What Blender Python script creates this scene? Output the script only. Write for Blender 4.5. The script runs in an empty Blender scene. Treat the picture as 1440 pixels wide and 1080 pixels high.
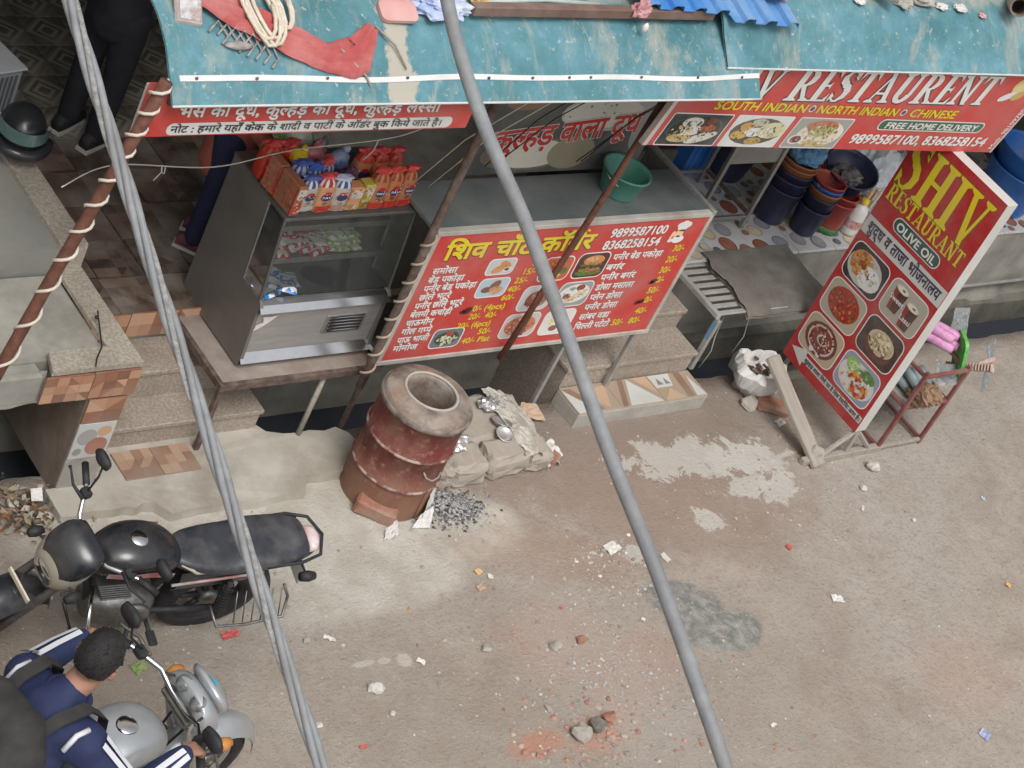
import bpy, bmesh, math, random, re
from mathutils import Vector, Matrix, Euler, noise
R_ = math.radians
random.seed(7)
scene = bpy.context.scene
COL = scene.collection

# ------------------------------------------------------------------ camera
cam = bpy.data.objects.new('camera', bpy.data.cameras.new('camera'))
COL.objects.link(cam)
CR = Matrix(((0.7522977, -0.5315927, 0.3891751), (-0.1030720, -0.6784052, -0.7274218), (0.6507106, 0.5071248, -0.5651550)))
m3 = Matrix((CR[0], -CR[1], -CR[2])).transposed()
cam.matrix_world = Matrix.Translation((-5.25, -6.18, 7.25)) @ m3.to_4x4()
cam.data.sensor_width = 36
cam.data.lens = 72.5
cam.data.clip_start = 0.1
cam.data.clip_end = 500
scene.camera = cam

# ------------------------------------------------------------------ daylight, overcast
SUN_EL, SUN_AZ = 58, 205        # azimuth measured from +Y towards +X
world = bpy.data.worlds.new('World'); scene.world = world; world.use_nodes = True
wn = world.node_tree.nodes; wl = world.node_tree.links
sky = wn.new('ShaderNodeTexSky'); sky.sky_type = 'NISHITA'; sky.sun_disc = False
sky.sun_elevation = R_(SUN_EL); sky.sun_rotation = R_(SUN_AZ)
sky.dust_density = 6.0; sky.air_density = 1.2; sky.ozone_density = 1.0
hs = wn.new('ShaderNodeHueSaturation'); hs.inputs['Saturation'].default_value = 0.32
wl.new(sky.outputs[0], hs.inputs['Color'])
wl.new(hs.outputs[0], wn['Background'].inputs['Color'])
wn['Background'].inputs['Strength'].default_value = 0.15
sl = bpy.data.lights.new('sun', 'SUN'); sl.energy = 1.1; sl.angle = R_(24); sl.color = (1.0, 0.985, 0.965)
sun = bpy.data.objects.new('sun', sl); COL.objects.link(sun)
sd = Vector((math.sin(R_(SUN_AZ)) * math.cos(R_(SUN_EL)), math.cos(R_(SUN_AZ)) * math.cos(R_(SUN_EL)), math.sin(R_(SUN_EL))))
sun.rotation_euler = sd.to_track_quat('Z', 'Y').to_euler()
sun.location = (0, -5, 12)
scene.view_settings.view_transform = 'Standard'
scene.view_settings.look = 'None'
scene.view_settings.gamma = 1.0
scene.view_settings.exposure = -0.07

# ------------------------------------------------------------------ helpers
def lin(c):
    return tuple(((v / 255) / 12.92 if v / 255 <= .04045 else (((v / 255) + .055) / 1.055) ** 2.4) for v in c)

MATS = {}
def nset(n, **kw):
    for k, v in kw.items(): n.inputs[k.replace('_', ' ')].default_value = v

def mat(name, c1, c2=None, scale=6.0, rough=.75, metal=0.0, bump=0.0, bscale=40.0, dirt=None, dscale=3.0, damt=.5, spec=.4, detail=6.0, stretch=None, lo=.35, hi=.68):
    """procedural material: two tones by noise, optional dirt tone, optional fine relief"""
    if name in MATS: return MATS[name]
    m = bpy.data.materials.new(name); m.use_nodes = True; MATS[name] = m
    nt = m.node_tree; N = nt.nodes; L = nt.links; b = N['Principled BSDF']
    tc = N.new('ShaderNodeTexCoord'); src = tc.outputs['Object']
    if stretch:
        mp = N.new('ShaderNodeMapping'); mp.inputs['Scale'].default_value = stretch; L.new(src, mp.inputs[0]); src = mp.outputs[0]
    def nz(s, d=detail):
        t = N.new('ShaderNodeTexNoise'); t.inputs['Scale'].default_value = s; t.inputs['Detail'].default_value = d; t.inputs['Roughness'].default_value = .62
        L.new(src, t.inputs['Vector']); return t.outputs['Fac']
    def rng(o, a, z):
        r = N.new('ShaderNodeMapRange'); r.inputs[1].default_value = a; r.inputs[2].default_value = z; r.clamp = True; L.new(o, r.inputs[0]); return r.outputs[0]
    def mixc(f, a, bb):
        x = N.new('ShaderNodeMix'); x.data_type = 'RGBA'
        if f is not None: L.new(f, x.inputs[0])
        for i, s in ((6, a), (7, bb)):
            if isinstance(s, tuple): x.inputs[i].default_value = (*s[:3], 1)
            else: L.new(s, x.inputs[i])
        return x.outputs[2]
    col = (*c1[:3], 1)
    if c2 is not None:
        o = mixc(rng(nz(scale), lo, hi), c1, c2); L.new(o, b.inputs['Base Color'])
        if dirt is not None:
            mm = N.new('ShaderNodeMath'); mm.operation = 'MULTIPLY'; mm.inputs[1].default_value = damt
            L.new(rng(nz(dscale, 8), .45, .7), mm.inputs[0])
            o2 = mixc(mm.outputs[0], o, dirt); L.new(o2, b.inputs['Base Color'])
    else:
        b.inputs['Base Color'].default_value = col
    b.inputs['Roughness'].default_value = rough; b.inputs['Metallic'].default_value = metal
    b.inputs['Specular IOR Level'].default_value = spec
    if bump:
        bp = N.new('ShaderNodeBump'); bp.inputs['Strength'].default_value = bump; bp.inputs['Distance'].default_value = .01
        L.new(nz(bscale, 8), bp.inputs['Height']); L.new(bp.outputs[0], b.inputs['Normal'])
    return m

def print_mat(name='printed_vinyl', rough=.45, dirtamt=.36, bump=.05):
    """flat print: colours come from the printed artwork (mesh colour attribute), plus dust"""
    if name in MATS: return MATS[name]
    m = bpy.data.materials.new(name); m.use_nodes = True; MATS[name] = m
    nt = m.node_tree; N = nt.nodes; L = nt.links; b = N['Principled BSDF']
    a = N.new('ShaderNodeAttribute'); a.attribute_name = 'Col'
    tc = N.new('ShaderNodeTexCoord')
    t = N.new('ShaderNodeTexNoise'); t.inputs['Scale'].default_value = 2.3; t.inputs['Detail'].default_value = 9; t.inputs['Roughness'].default_value = .65
    L.new(tc.outputs['Object'], t.inputs['Vector'])
    r = N.new('ShaderNodeMapRange'); r.inputs[1].default_value = .42; r.inputs[2].default_value = .75; r.inputs[4].default_value = dirtamt; L.new(t.outputs['Fac'], r.inputs[0])
    x = N.new('ShaderNodeMix'); x.data_type = 'RGBA'; L.new(r.outputs[0], x.inputs[0]); L.new(a.outputs['Color'], x.inputs[6]); x.inputs[7].default_value = (.40, .36, .32, 1)
    L.new(x.outputs[2], b.inputs['Base Color']); b.inputs['Roughness'].default_value = rough; b.inputs['Specular IOR Level'].default_value = .35
    bp = N.new('ShaderNodeBump'); bp.inputs['Strength'].default_value = bump; bp.inputs['Distance'].default_value = .02; L.new(t.outputs['Fac'], bp.inputs['Height']); L.new(bp.outputs[0], b.inputs['Normal'])
    return m

class MB:
    """collects shapes of ONE piece and links them as one mesh object"""
    def __init__(s): s.v = []; s.f = []; s.c = []; s.sm = []; s.col = (1, 1, 1)
    def add(s, vs, fs, M=None, smooth=False, col=None):
        n = len(s.v)
        s.v += [tuple(M @ Vector(p)) if M is not None else tuple(p) for p in vs]
        s.f += [tuple(i + n for i in f) for f in fs]
        s.c += [col or s.col] * len(fs); s.sm += [smooth] * len(fs); return s
    def box(s, c, d, b=0.0, M=None, col=None):
        x, y, z = d[0] / 2, d[1] / 2, d[2] / 2
        T = Matrix.Translation(c); T = (M @ T) if M is not None else T
        if b <= 0:
            vs = [(sx * x, sy * y, sz * z) for sx in (-1, 1) for sy in (-1, 1) for sz in (-1, 1)]
            fs = [(0, 1, 3, 2), (4, 6, 7, 5), (0, 4, 5, 1), (2, 3, 7, 6), (0, 2, 6, 4), (1, 5, 7, 3)]
            return s.add(vs, fs, T, False, col)
        b = min(b, x * .95, y * .95, z * .95); vs = []; ix = {}
        for sx in (-1, 1):
            for sy in (-1, 1):
                for sz in (-1, 1):
                    for k in range(3):
                        p = [sx * (x - b), sy * (y - b), sz * (z - b)]; p[k] += (sx, sy, sz)[k] * b
                        ix[sx, sy, sz, k] = len(vs); vs.append(tuple(p))
        fs = []
        for k in range(3):
            i, j = [(1, 2), (0, 2), (0, 1)][k]
            for q in (-1, 1):
                def key(a, bb):
                    t = [0, 0, 0]; t[k] = q; t[i] = a; t[j] = bb; return ix[t[0], t[1], t[2], k]
                fs.append((key(-1, -1), key(1, -1), key(1, 1), key(-1, 1)))
        for k in range(3):           # edges along axis k
            i, j = [(1, 2), (0, 2), (0, 1)][k]
            for a in (-1, 1):
                for bb in (-1, 1):
                    def key(q, w):
                        t = [0, 0, 0]; t[k] = q; t[i] = a; t[j] = bb; return ix[t[0], t[1], t[2], w]
                    fs.append((key(-1, i), key(1, i), key(1, j), key(-1, j)))
        for sx in (-1, 1):
            for sy in (-1, 1):
                for sz in (-1, 1): fs.append(tuple(ix[sx, sy, sz, k] for k in range(3)))
        return s.add(vs, fs, T, False, col)
    def tube(s, pts, r, n=8, caps=True, smooth=True, col=None, twist=0):
        pts = [Vector(p) for p in pts]; rs = r if isinstance(r, (list, tuple)) else [r] * len(pts)
        t0 = (pts[1] - pts[0]).normalized(); up = Vector((0, 0, 1)) if abs(t0.z) < .9 else Vector((1, 0, 0))
        a = t0.cross(up).normalized(); vs = []; fs = []
        for k, p in enumerate(pts):
            if k == 0: t = pts[1] - p
            elif k == len(pts) - 1: t = p - pts[k - 1]
            else: t = (pts[k + 1] - p).normalized() + (p - pts[k - 1]).normalized()
            t.normalize(); a = (a - t * a.dot(t))
            if a.length < 1e-6: a = t.orthogonal()
            a.normalize(); b = t.cross(a)
            for i in range(n):
                th = 2 * math.pi * i / n + twist; vs.append(p + (a * math.cos(th) + b * math.sin(th)) * rs[k])
        for k in range(len(pts) - 1):
            for i in range(n):
                j = (i + 1) % n; fs.append((k * n + i, k * n + j, (k + 1) * n + j, (k + 1) * n + i))
        if caps: fs.append(tuple(range(n - 1, -1, -1))); fs.append(tuple((len(pts) - 1) * n + i for i in range(n)))
        return s.add(vs, fs, None, smooth, col)
    def lathe(s, prof, n=24, M=None, smooth=True, col=None, close=False):
        vs = []; fs = []
        for r, z in prof:
            for i in range(n):
                th = 2 * math.pi * i / n; vs.append((r * math.cos(th), r * math.sin(th), z))
        K = len(prof)
        for k in range(K - 1 + (1 if close else 0)):
            k2 = (k + 1) % K
            for i in range(n):
                j = (i + 1) % n; fs.append((k * n + i, k * n + j, k2 * n + j, k2 * n + i))
        return s.add(vs, fs, M, smooth, col)
    def disc(s, c, rx, ry, n=16, M=None, col=None, rot=0):
        ca, sa = math.cos(rot), math.sin(rot)
        vs = [(c[0] + rx * math.cos(2 * math.pi * i / n) * ca - ry * math.sin(2 * math.pi * i / n) * sa, c[1] + rx * math.cos(2 * math.pi * i / n) * sa + ry * math.sin(2 * math.pi * i / n) * ca, c[2]) for i in range(n)]
        return s.add(vs, [tuple(range(n))], M, False, col)
    def loft(s, secs, n=16, smooth=True, M=None, col=None, axis='x'):
        """secs: (x, yc, zc, half width, half height, power)"""
        if smooth and len(secs) > 3:
            q = []; S = [Vector(t) if False else list(t) for t in secs]
            for i in range(len(S) - 1):
                p0, p1, p2, p3 = S[max(i - 1, 0)], S[i], S[i + 1], S[min(i + 2, len(S) - 1)]
                for k in range(4):
                    f = k / 4; q.append([.5 * (2 * b + (c - a) * f + (2 * a - 5 * b + 4 * c - d) * f * f + (3 * b - a - 3 * c + d) * f ** 3) for a, b, c, d in zip(p0, p1, p2, p3)])
            q.append(S[-1]); secs = [[r[0], r[1], r[2], max(r[3], .004), max(r[4], .004), max(r[5], 1.8)] for r in q]
        vs = []; fs = []
        for x, yc, zc, hw, hh, p in secs:
            for i in range(n):
                th = 2 * math.pi * i / n; c, q = math.cos(th), math.sin(th)
                vs.append((x, yc + hw * math.copysign(abs(c) ** (2 / p), c), zc + hh * math.copysign(abs(q) ** (2 / p), q)))
        for k in range(len(secs) - 1):
            for i in range(n):
                j = (i + 1) % n; fs.append((k * n + i, k * n + j, (k + 1) * n + j, (k + 1) * n + i))
        fs.append(tuple(range(n - 1, -1, -1))); fs.append(tuple((len(secs) - 1) * n + i for i in range(n)))
        if axis == 'z': vs = [(b, c, a) for a, b, c in vs]
        return s.add(vs, fs, M, smooth, col)
    def prism(s, poly, z0, z1, M=None, col=None):
        n = len(poly); vs = [(x, y, z0) for x, y in poly] + [(x, y, z1) for x, y in poly]
        fs = [tuple(range(n - 1, -1, -1)), tuple(range(n, 2 * n))] + [(i, (i + 1) % n, n + (i + 1) % n, n + i) for i in range(n)]
        return s.add(vs, fs, M, False, col)
    def grid(s, fn, nu, nv, smooth=True, col=None, colfn=None):
        n0 = len(s.v)
        s.v += [tuple(fn(i / nu, j / nv)) for j in range(nv + 1) for i in range(nu + 1)]
        for j in range(nv):
            for i in range(nu):
                a = n0 + j * (nu + 1) + i; s.f.append((a, a + 1, a + nu + 2, a + nu + 1))
                s.c.append(colfn((i + .5) / nu, (j + .5) / nv) if colfn else (col or s.col)); s.sm.append(smooth)
        return s
    def blob(s, c, r, seed=0, amp=.25, freq=1.6, sub=2, smooth=True, col=None, M=None, flat=None):
        bm = bmesh.new(); bmesh.ops.create_icosphere(bm, subdivisions=sub, radius=1.0)
        vs = []
        for v in bm.verts:
            d = v.co.normalized(); k = 1 + amp * noise.noise(d * freq + Vector((seed * 3.7, seed * 1.3, seed * .7))) + amp * .5 * noise.noise(d * freq * 2.7 + Vector((seed, 5, 9)))
            p = Vector((d.x * r[0] * k, d.y * r[1] * k, d.z * r[2] * k))
            if flat is not None and p.z < flat: p.z = flat
            vs.append(p + Vector(c))
        bm.faces.ensure_lookup_table(); bm.verts.index_update()
        fs = [tuple(v.index for v in f.verts) for f in bm.faces]; bm.free()
        return s.add(vs, fs, M, smooth, col)
    def mesh(s, name, m):
        me = bpy.data.meshes.new(name); me.from_pydata(s.v, [], s.f)
        me.polygons.foreach_set('use_smooth', s.sm)
        if any(c != (1, 1, 1) for c in s.c):
            at = me.color_attributes.new('Col', 'FLOAT_COLOR', 'CORNER'); d = []
            for p in me.polygons: d += list((*s.c[p.index][:3], 1.0)) * p.loop_total
            at.data.foreach_set('color', d)
        if m is not None: me.materials.append(m)
        me.update(); return me
    def build(s, name, m, parent=None, loc=None, rot=None):
        me = s.mesh(name, m); o = bpy.data.objects.new(name, me); COL.objects.link(o)
        if parent is not None: o.parent = parent
        if loc is not None: o.location = loc
        if rot is not None: o.rotation_euler = rot
        return o

def tag(o, label=None, cat=None, group=None, kind=None):
    if label: o['label'] = label
    if cat: o['category'] = cat
    if group: o['group'] = group
    if kind: o['kind'] = kind
    return o
def thing(name, label, cat, loc=(0, 0, 0), rot=(0, 0, 0), group=None):
    o = bpy.data.objects.new(name, None); COL.objects.link(o); o.location = loc; o.rotation_euler = rot
    o.empty_display_size = .05
    return tag(o, label, cat, group)
def struct(o): return tag(o, kind='structure')
def copy_tree(o, parent=None):
    c = o.copy(); COL.objects.link(c); c.parent = parent
    for ch in list(o.children): copy_tree(ch, c)
    return c
def inst(me, name, parent=None, loc=(0, 0, 0), rot=(0, 0, 0), scale=(1, 1, 1)):
    o = bpy.data.objects.new(name, me); COL.objects.link(o); o.parent = parent; o.location = loc; o.rotation_euler = rot; o.scale = scale; return o
def fbm(x, y, z=0.0, o=4):
    v = 0; a = .5; p = Vector((x, y, z))
    for _ in range(o): v += a * noise.noise(p); p = p * 2.03 + Vector((3.1, 1.7, .3)); a *= .5
    return v
rnd = random.random
def ru(a, b): return a + (b - a) * random.random()

# ------------------------------------------------------------------ palette
RED = lin((194, 66, 60)); WHITE = (.78, .78, .76); YEL = lin((225, 205, 45)); BLACK = (.02, .02, .022)
M_print = print_mat()
M_steel = mat('brushed_steel', (.40, .385, .37), (.5, .49, .475), 14, .27, 1.0, .04, 90, stretch=(1, 1, 12))
M_steel_dull = mat('dull_steel', (.33, .325, .31), (.42, .41, .39), 10, .48, .8, .08, 60)
M_rust = mat('rusty_pipe', (.11, .045, .032), (.19, .085, .055), 22, .8, .1, .3, 90)
M_rustdark = mat('dark_rusty_angle', (.09, .06, .05), (.2, .15, .125), 16, .82, .1, .3, 90)
M_galv = mat('galvanised', (.36, .35, .33), (.47, .46, .44), 18, .55, .4, .1, 80, dirt=(.25, .2, .16), damt=.4)
M_black = mat('black_rubber', (.018, .018, .02), (.035, .035, .036), 20, .62, 0, .1, 80)
M_blackp = mat('black_gloss_paint', (.012, .014, .018), (.03, .032, .038), 5, .22, 0, .03, 40, dirt=(.2, .18, .15), dscale=4, damt=.22, spec=.6)
M_chrome = mat('chrome', (.75, .75, .74), (.6, .6, .6), 9, .12, 1.0)
M_alu = mat('cast_alloy', (.26, .26, .255), (.16, .155, .15), 25, .45, .8, .15, 60, dirt=(.15, .12, .09), damt=.6)
M_wood = mat('weathered_plank', (.31, .275, .235), (.40, .365, .315), 5, .85, 0, .25, 60, stretch=(8, 1, 8))
M_darkwood = mat('painted_wood_brown', (.14, .06, .045), (.2, .1, .075), 9, .7, 0, .2, 60)
M_brick = mat('old_brick', (.30, .13, .085), (.38, .21, .15), 12, .92, 0, .5, 50, dirt=(.36, .32, .27), damt=.6)
M_cloth_red = mat('faded_red_cloth', (.40, .085, .085), (.50, .14, .135), 6, .95, 0, .2, 120, dirt=(.5, .36, .33), damt=.45)
M_granite = mat('granite', (.33, .29, .235), (.47, .43, .36), 55, .45, 0, .08, 70, dirt=(.22, .19, .15), dscale=2.5, damt=.55, lo=.42, hi=.58)
M_granite_step = mat('worn_granite', (.30, .25, .205), (.42, .37, .31), 60, .62, 0, .12, 70, dirt=(.20, .165, .13), dscale=2.2, damt=.6, lo=.42, hi=.58)
M_cement = mat('cement_plaster', (.31, .30, .265), (.42, .40, .355), 3.5, .88, 0, .4, 24, dirt=(.19, .175, .145), dscale=2.6, damt=.85)
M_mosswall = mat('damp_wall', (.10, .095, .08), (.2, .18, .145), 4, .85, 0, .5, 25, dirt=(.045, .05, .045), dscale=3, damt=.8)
M_foil = mat('crumpled_foil', (.78, .78, .77), (.62, .62, .61), 9, .36, .75, .25, 45)
M_paper = mat('white_paper', (.62, .6, .57), (.74, .73, .70), 8, .9, 0, .3, 30, dirt=(.42, .37, .31), damt=.5)
M_plasticwhite = mat('white_plastic_sheet', (.60, .59, .57), (.72, .71, .69), 5, .42, 0, .3, 25, dirt=(.4, .36, .31), damt=.5)
M_sack = mat('woven_sack_plastic', (.46, .44, .39), (.57, .545, .49), 4, .6, 0, .35, 22, dirt=(.3, .26, .21), damt=.6)
M_rope = mat('jute_rope', (.58, .52, .41), (.70, .65, .55), 30, .95, 0, .4, 120)
M_stone = mat('grey_stone', (.34, .31, .27), (.46, .43, .38), 8, .9, 0, .5, 40)
# ------------------------------------------------------------------ ground
def gz(x, y):
    v = .022 * fbm(x * .55, y * .55, 1.3) + .012 * fbm(x * 2.3, y * 2.3, 4.0)
    v += .010 * fbm(x * 6, y * 6, 7.0, 3) * (1 if y < -.8 else .5)
    return v * (1 if -3 < x < 12 and -6 < y < .5 else .6)
def lip(x): return .14 + .05 * fbm(x * 1.7, 3.3) + .03 * fbm(x * 6, 1.1)

def nodes_ground():
    m = bpy.data.materials.new('dirt_street'); m.use_nodes = True; nt = m.node_tree; N = nt.nodes; L = nt.links; b = N['Principled BSDF']
    g = N.new('ShaderNodeNewGeometry'); P = g.outputs['Position']
    def nz(s, d=8, r=.62, dist=0):
        t = N.new('ShaderNodeTexNoise'); nset(t, Scale=s, Detail=d, Roughness=r, Distortion=dist); L.new(P, t.inputs['Vector']); return t.outputs['Fac']
    def rng(o, a, z, lo=0., hi=1.):
        r = N.new('ShaderNodeMapRange'); r.interpolation_type = 'SMOOTHSTEP'
        for i, v in ((1, a), (2, z), (3, lo), (4, hi)): r.inputs[i].default_value = v
        L.new(o, r.inputs[0]); return r.outputs[0]
    def ma(op, a, c):
        x = N.new('ShaderNodeMath'); x.operation = op
        for i, s in enumerate((a, c)):
            if isinstance(s, (int, float)): x.inputs[i].default_value = s
            else: L.new(s, x.inputs[i])
        return x.outputs[0]
    def mix(f, a, c):
        x = N.new('ShaderNodeMix'); x.data_type = 'RGBA'
        if isinstance(f, (int, float)): x.inputs[0].default_value = f
        else: L.new(f, x.inputs[0])
        for i, s in ((6, a), (7, c)):
            if isinstance(s, tuple): x.inputs[i].default_value = (*s, 1)
            else: L.new(s, x.inputs[i])
        return x.outputs[2]
    nmed = nz(2.6, 9, .66, .4); nfine = nz(38, 4, .7); nbig = nz(.55, 5); nrag = nz(5.5, 9, .72)
    def ell(cx, cy, rx, ry, rot=0, rag=.9, soft=.25, src=None):
        mp = N.new('ShaderNodeMapping'); mp.vector_type = 'TEXTURE'
        mp.inputs['Location'].default_value = (cx, cy, 0); mp.inputs['Rotation'].default_value = (0, 0, R_(rot)); mp.inputs['Scale'].default_value = (rx, ry, 1000)
        L.new(P, mp.inputs[0]); ln = N.new('ShaderNodeVectorMath'); ln.operation = 'LENGTH'; L.new(mp.outputs[0], ln.inputs[0])
        d = ma('ADD', ln.outputs['Value'], ma('MULTIPLY', ma('SUBTRACT', src or nrag, .5), rag * 2))
        return rng(d, 1 + soft, 1 - soft)
    base = mix(rng(nmed, .32, .7), (.335, .285, .238), (.43, .378, .325))
    base = mix(rng(nbig, .42, .66), base, (.42, .383, .340))
    base = mix(ma('MULTIPLY', rng(nz(14, 10, .75), .48, .66), .34), base, (.25, .205, .165))
    base = mix(ma('MULTIPLY', rng(nfine, .50, .70), .6), base, (.235, .19, .15))
    base = mix(ma('MULTIPLY', rng(nz(70, 3), .62, .72), .5), base, (.58, .53, .46))
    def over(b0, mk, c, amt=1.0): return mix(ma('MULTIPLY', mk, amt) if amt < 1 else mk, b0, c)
    # darker brown earth along the drain and under the stall
    base = over(base, ell(3.0, -.05, 3.4, .55, 0, .9, .5), (.25, .20, .165), .75)
    base = over(base, ell(3.6, -.75, 1.2, .5, -8, 1.2, .5), (.31, .235, .185), .7)
    # poured cement skin: forecourt near the drum and the motorcycle
    conc = mix(rng(nz(3.4, 9), .35, .7), (.46, .43, .37), (.60, .57, .51))
    for e in ((.75, -.72, 1.25, .42, 4), (1.4, -.55, .75, .42, -10), (1.25, -.95, .55, .22, 0), (.2, -.35, .75, .3, 0), (2.05, -.72, .35, .25, 0)):
        base = over(base, ell(*e, .55, .22), conc, .92)
    # dried cement splashes right of the centre
    nsp = nz(5.5, 11, .74, .5)
    for e in ((4.05, -.50, .58, .16, -6), (4.55, -.88, .20, .10, 20), (4.45, -.58, .36, .14, -12), (3.75, -1.0, .09, .10, 0), (4.28, -.80, .2, .08, 10), (3.05, -1.12, .10, .08, 0)):
        base = over(base, ell(*e, 2.3, .08, nsp), (.54, .525, .48), .8)
    for e in ((.86, -1.43, .07, .02, 0), (.98, -1.44, .04, .018, 0), (1.1, -1.46, .045, .04, 40)): base = over(base, ell(*e, 1.1, .15, nsp), (.58, .55, .50), .85)
    base = over(base, ell(1.2, -2.2, 2.6, 1.1, -8, .5, .7), (.29, .245, .20), .42)
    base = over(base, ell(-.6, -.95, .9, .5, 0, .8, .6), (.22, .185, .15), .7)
    # grey mortar slick
    mort = mix(rng(nz(11, 8, .7, .6), .4, .62), (.195, .195, .182), (.345, .34, .315))
    for e in ((3.12, -1.52, .27, .16, -28), (3.30, -1.80, .22, .14, 10), (3.10, -1.68, .25, .2, -50)):
        base = over(base, ell(*e, .28, .12), mort, .95)
    # brick dust
    for e, a in (((1.52, -2.16, .17, .08, 0), .8), ((1.9, -2.2, .18, .1, 20), .7), ((2.1, -1.6, .35, .3, 0), .35), ((2.35, -1.95, .5, .2, 30), .3), ((4.75, -2.5, .4, .3, 0), .2)):
        base = over(base, ell(*e, 1.0, .4), (.46, .235, .165), a)
    # rusty brown patch and grey gravel
    base = over(base, ell(2.4, -1.0, .5, .22, -20, 1.1, .5), (.34, .24, .175), .5)
    base = over(base, ell(2.2, -1.85, .35, .6, 10, 1.1, .6), (.40, .375, .34), .45)
    L.new(base, b.inputs['Base Color']); b.inputs['Roughness'].default_value = .93; b.inputs['Specular IOR Level'].default_value = .2
    h = ma('ADD', ma('MULTIPLY', nz(9, 9, .7), .5), ma('MULTIPLY', nfine, .35)); h = ma('ADD', h, ma('MULTIPLY', nz(95, 3), .25))
    bp = N.new('ShaderNodeBump'); nset(bp, Strength=.8, Distance=.035); L.new(h, bp.inputs['Height']); L.new(bp.outputs[0], b.inputs['Normal'])
    return m
M_ground = nodes_ground()
mb = MB()
xs = [-60, -30, -15, -8, -5] + [-3 + .045 * i for i in range(290)] + [12, 18, 30, 60]
ys = [-60, -30, -15, -9] + [-5 + .045 * i for i in range(112)]
NX = len(xs); NY = len(ys) + 3
for j in range(NY):
    for i, x in enumerate(xs):
        if j < len(ys): y = min(ys[j], lip(x)); z = gz(x, y)
        elif j == len(ys): y = lip(x); z = gz(x, y)
        elif j == len(ys) + 1: y = lip(x) + .012; z = -.05
        else: y = lip(x) + .03; z = -.62
        mb.v.append((x, y, z))
for j in range(NY - 1):
    for i in range(NX - 1):
        a = j * NX + i; mb.f.append((a, a + 1, a + NX + 1, a + NX)); mb.c.append((1, 1, 1)); mb.sm.append(True)
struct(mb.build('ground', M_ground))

# raised cement apron with a broken edge in front of the left steps
def apron():
    top = [(x, -.20 + .05 * fbm(x * 3, 2.2) + .03 * fbm(x * 11, .2) - (.10 if .25 < x < 1.2 else 0)) for x in [(-.30 + .06 * i) for i in range(33)]]
    back = [(1.66 + .05 * fbm(k * 1.7, 9), -.12 + .05 * k) for k in range(5)] + [(1.60 - .09 * k, .13 + .05 * fbm(k * 1.3, 4)) for k in range(5)] + [(1.15, .18), (1.1, .26), (0, .26), (0, -.004), (-.30, -.004)]
    b = MB(); poly = top + back; n = len(poly)
    vs = [(x, y, .055 + .012 * fbm(x * 4, y * 4, 9)) for x, y in poly] + [(x, y - (.012 if k < 33 else 0), -.05) for k, (x, y) in enumerate(poly)]
    b.add(vs, [tuple(range(n))] + [(i, n + i, n + (i + 1) % n, (i + 1) % n) for i in range(n)])
    return b.build('cement_apron', mat('forecourt_cement', (.40, .375, .32), (.52, .49, .43), 3.2, .9, 0, .35, 26, dirt=(.25, .215, .17), dscale=2.4, damt=.75))
struct(apron())

# ------------------------------------------------------------------ drain
def water_mat():
    m = bpy.data.materials.new('drain_water'); m.use_nodes = True; N = m.node_tree.nodes; L = m.node_tree.links; b = N['Principled BSDF']
    b.inputs['Base Color'].default_value = (.036, .042, .054, 1); b.inputs['Roughness'].default_value = .22
    t = N.new('ShaderNodeTexNoise'); nset(t, Scale=5, Detail=3); bp = N.new('ShaderNodeBump'); nset(bp, Strength=.06, Distance=.05)
    L.new(t.outputs['Fac'], bp.inputs['Height']); L.new(bp.outputs[0], b.inputs['Normal']); return m
mb = MB(); mb.grid(lambda u, v: (-30 + 90 * u, .0 + .75 * v, -.35), 30, 2); struct(mb.build('drain_water', water_mat()))

# ------------------------------------------------------------------ plinth and shop shell
FZ = .60
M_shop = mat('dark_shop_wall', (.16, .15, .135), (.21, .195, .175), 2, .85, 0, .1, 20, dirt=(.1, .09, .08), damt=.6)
mb = MB()
def plinth_front(u, v):
    x = -30 + 90 * u; z = -.6 + (.02 if v > .99 else 0) + (FZ - .03 + .6) * v
    y = .66 + .012 * fbm(x * 2, z * 5) + (.05 if z < -.02 + .06 * fbm(x * 2.2, 4.4) else 0) * 1.0
    return (x, y - (.06 if z < -.1 + .05 * fbm(x * 2.2, 4.4) else 0), z)
mb.grid(plinth_front, 700, 16, True)
struct(mb.build('plinth_wall', mat('stained_plinth_cement', (.27, .26, .225), (.36, .345, .30), 2.4, .88, 0, .35, 22, dirt=(.10, .095, .08), dscale=1.6, damt=.8)))
# ledge along the foot of the plinth wall
mb = MB(); mb.grid(lambda u, v: (4.6 + 30 * u, (.61 + .03 * fbm(u * 60, 2) if v < .6 else .68), (-.62 if v < .2 else -.14 + .03 * fbm(u * 70, 8)) if v < .6 else -.12), 160, 3, False)
struct(mb.build('drain_ledge', M_mosswall))
mb = MB(); mb.box((15, 4.67, FZ - .14), (90, 8, .2)); struct(mb.build('shop_floor_slab', M_cement))
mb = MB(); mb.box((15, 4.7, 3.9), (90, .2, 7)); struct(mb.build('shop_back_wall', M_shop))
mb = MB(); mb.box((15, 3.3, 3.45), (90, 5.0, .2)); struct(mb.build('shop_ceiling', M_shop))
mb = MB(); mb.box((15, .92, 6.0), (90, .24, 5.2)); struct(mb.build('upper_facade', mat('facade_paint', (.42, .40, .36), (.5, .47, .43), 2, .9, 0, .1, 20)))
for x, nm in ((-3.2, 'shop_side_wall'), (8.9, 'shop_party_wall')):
    mb = MB(); mb.box((x, 2.9, 2.05), (.2, 3.6, 2.9)); struct(mb.build(nm, M_shop))

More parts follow.
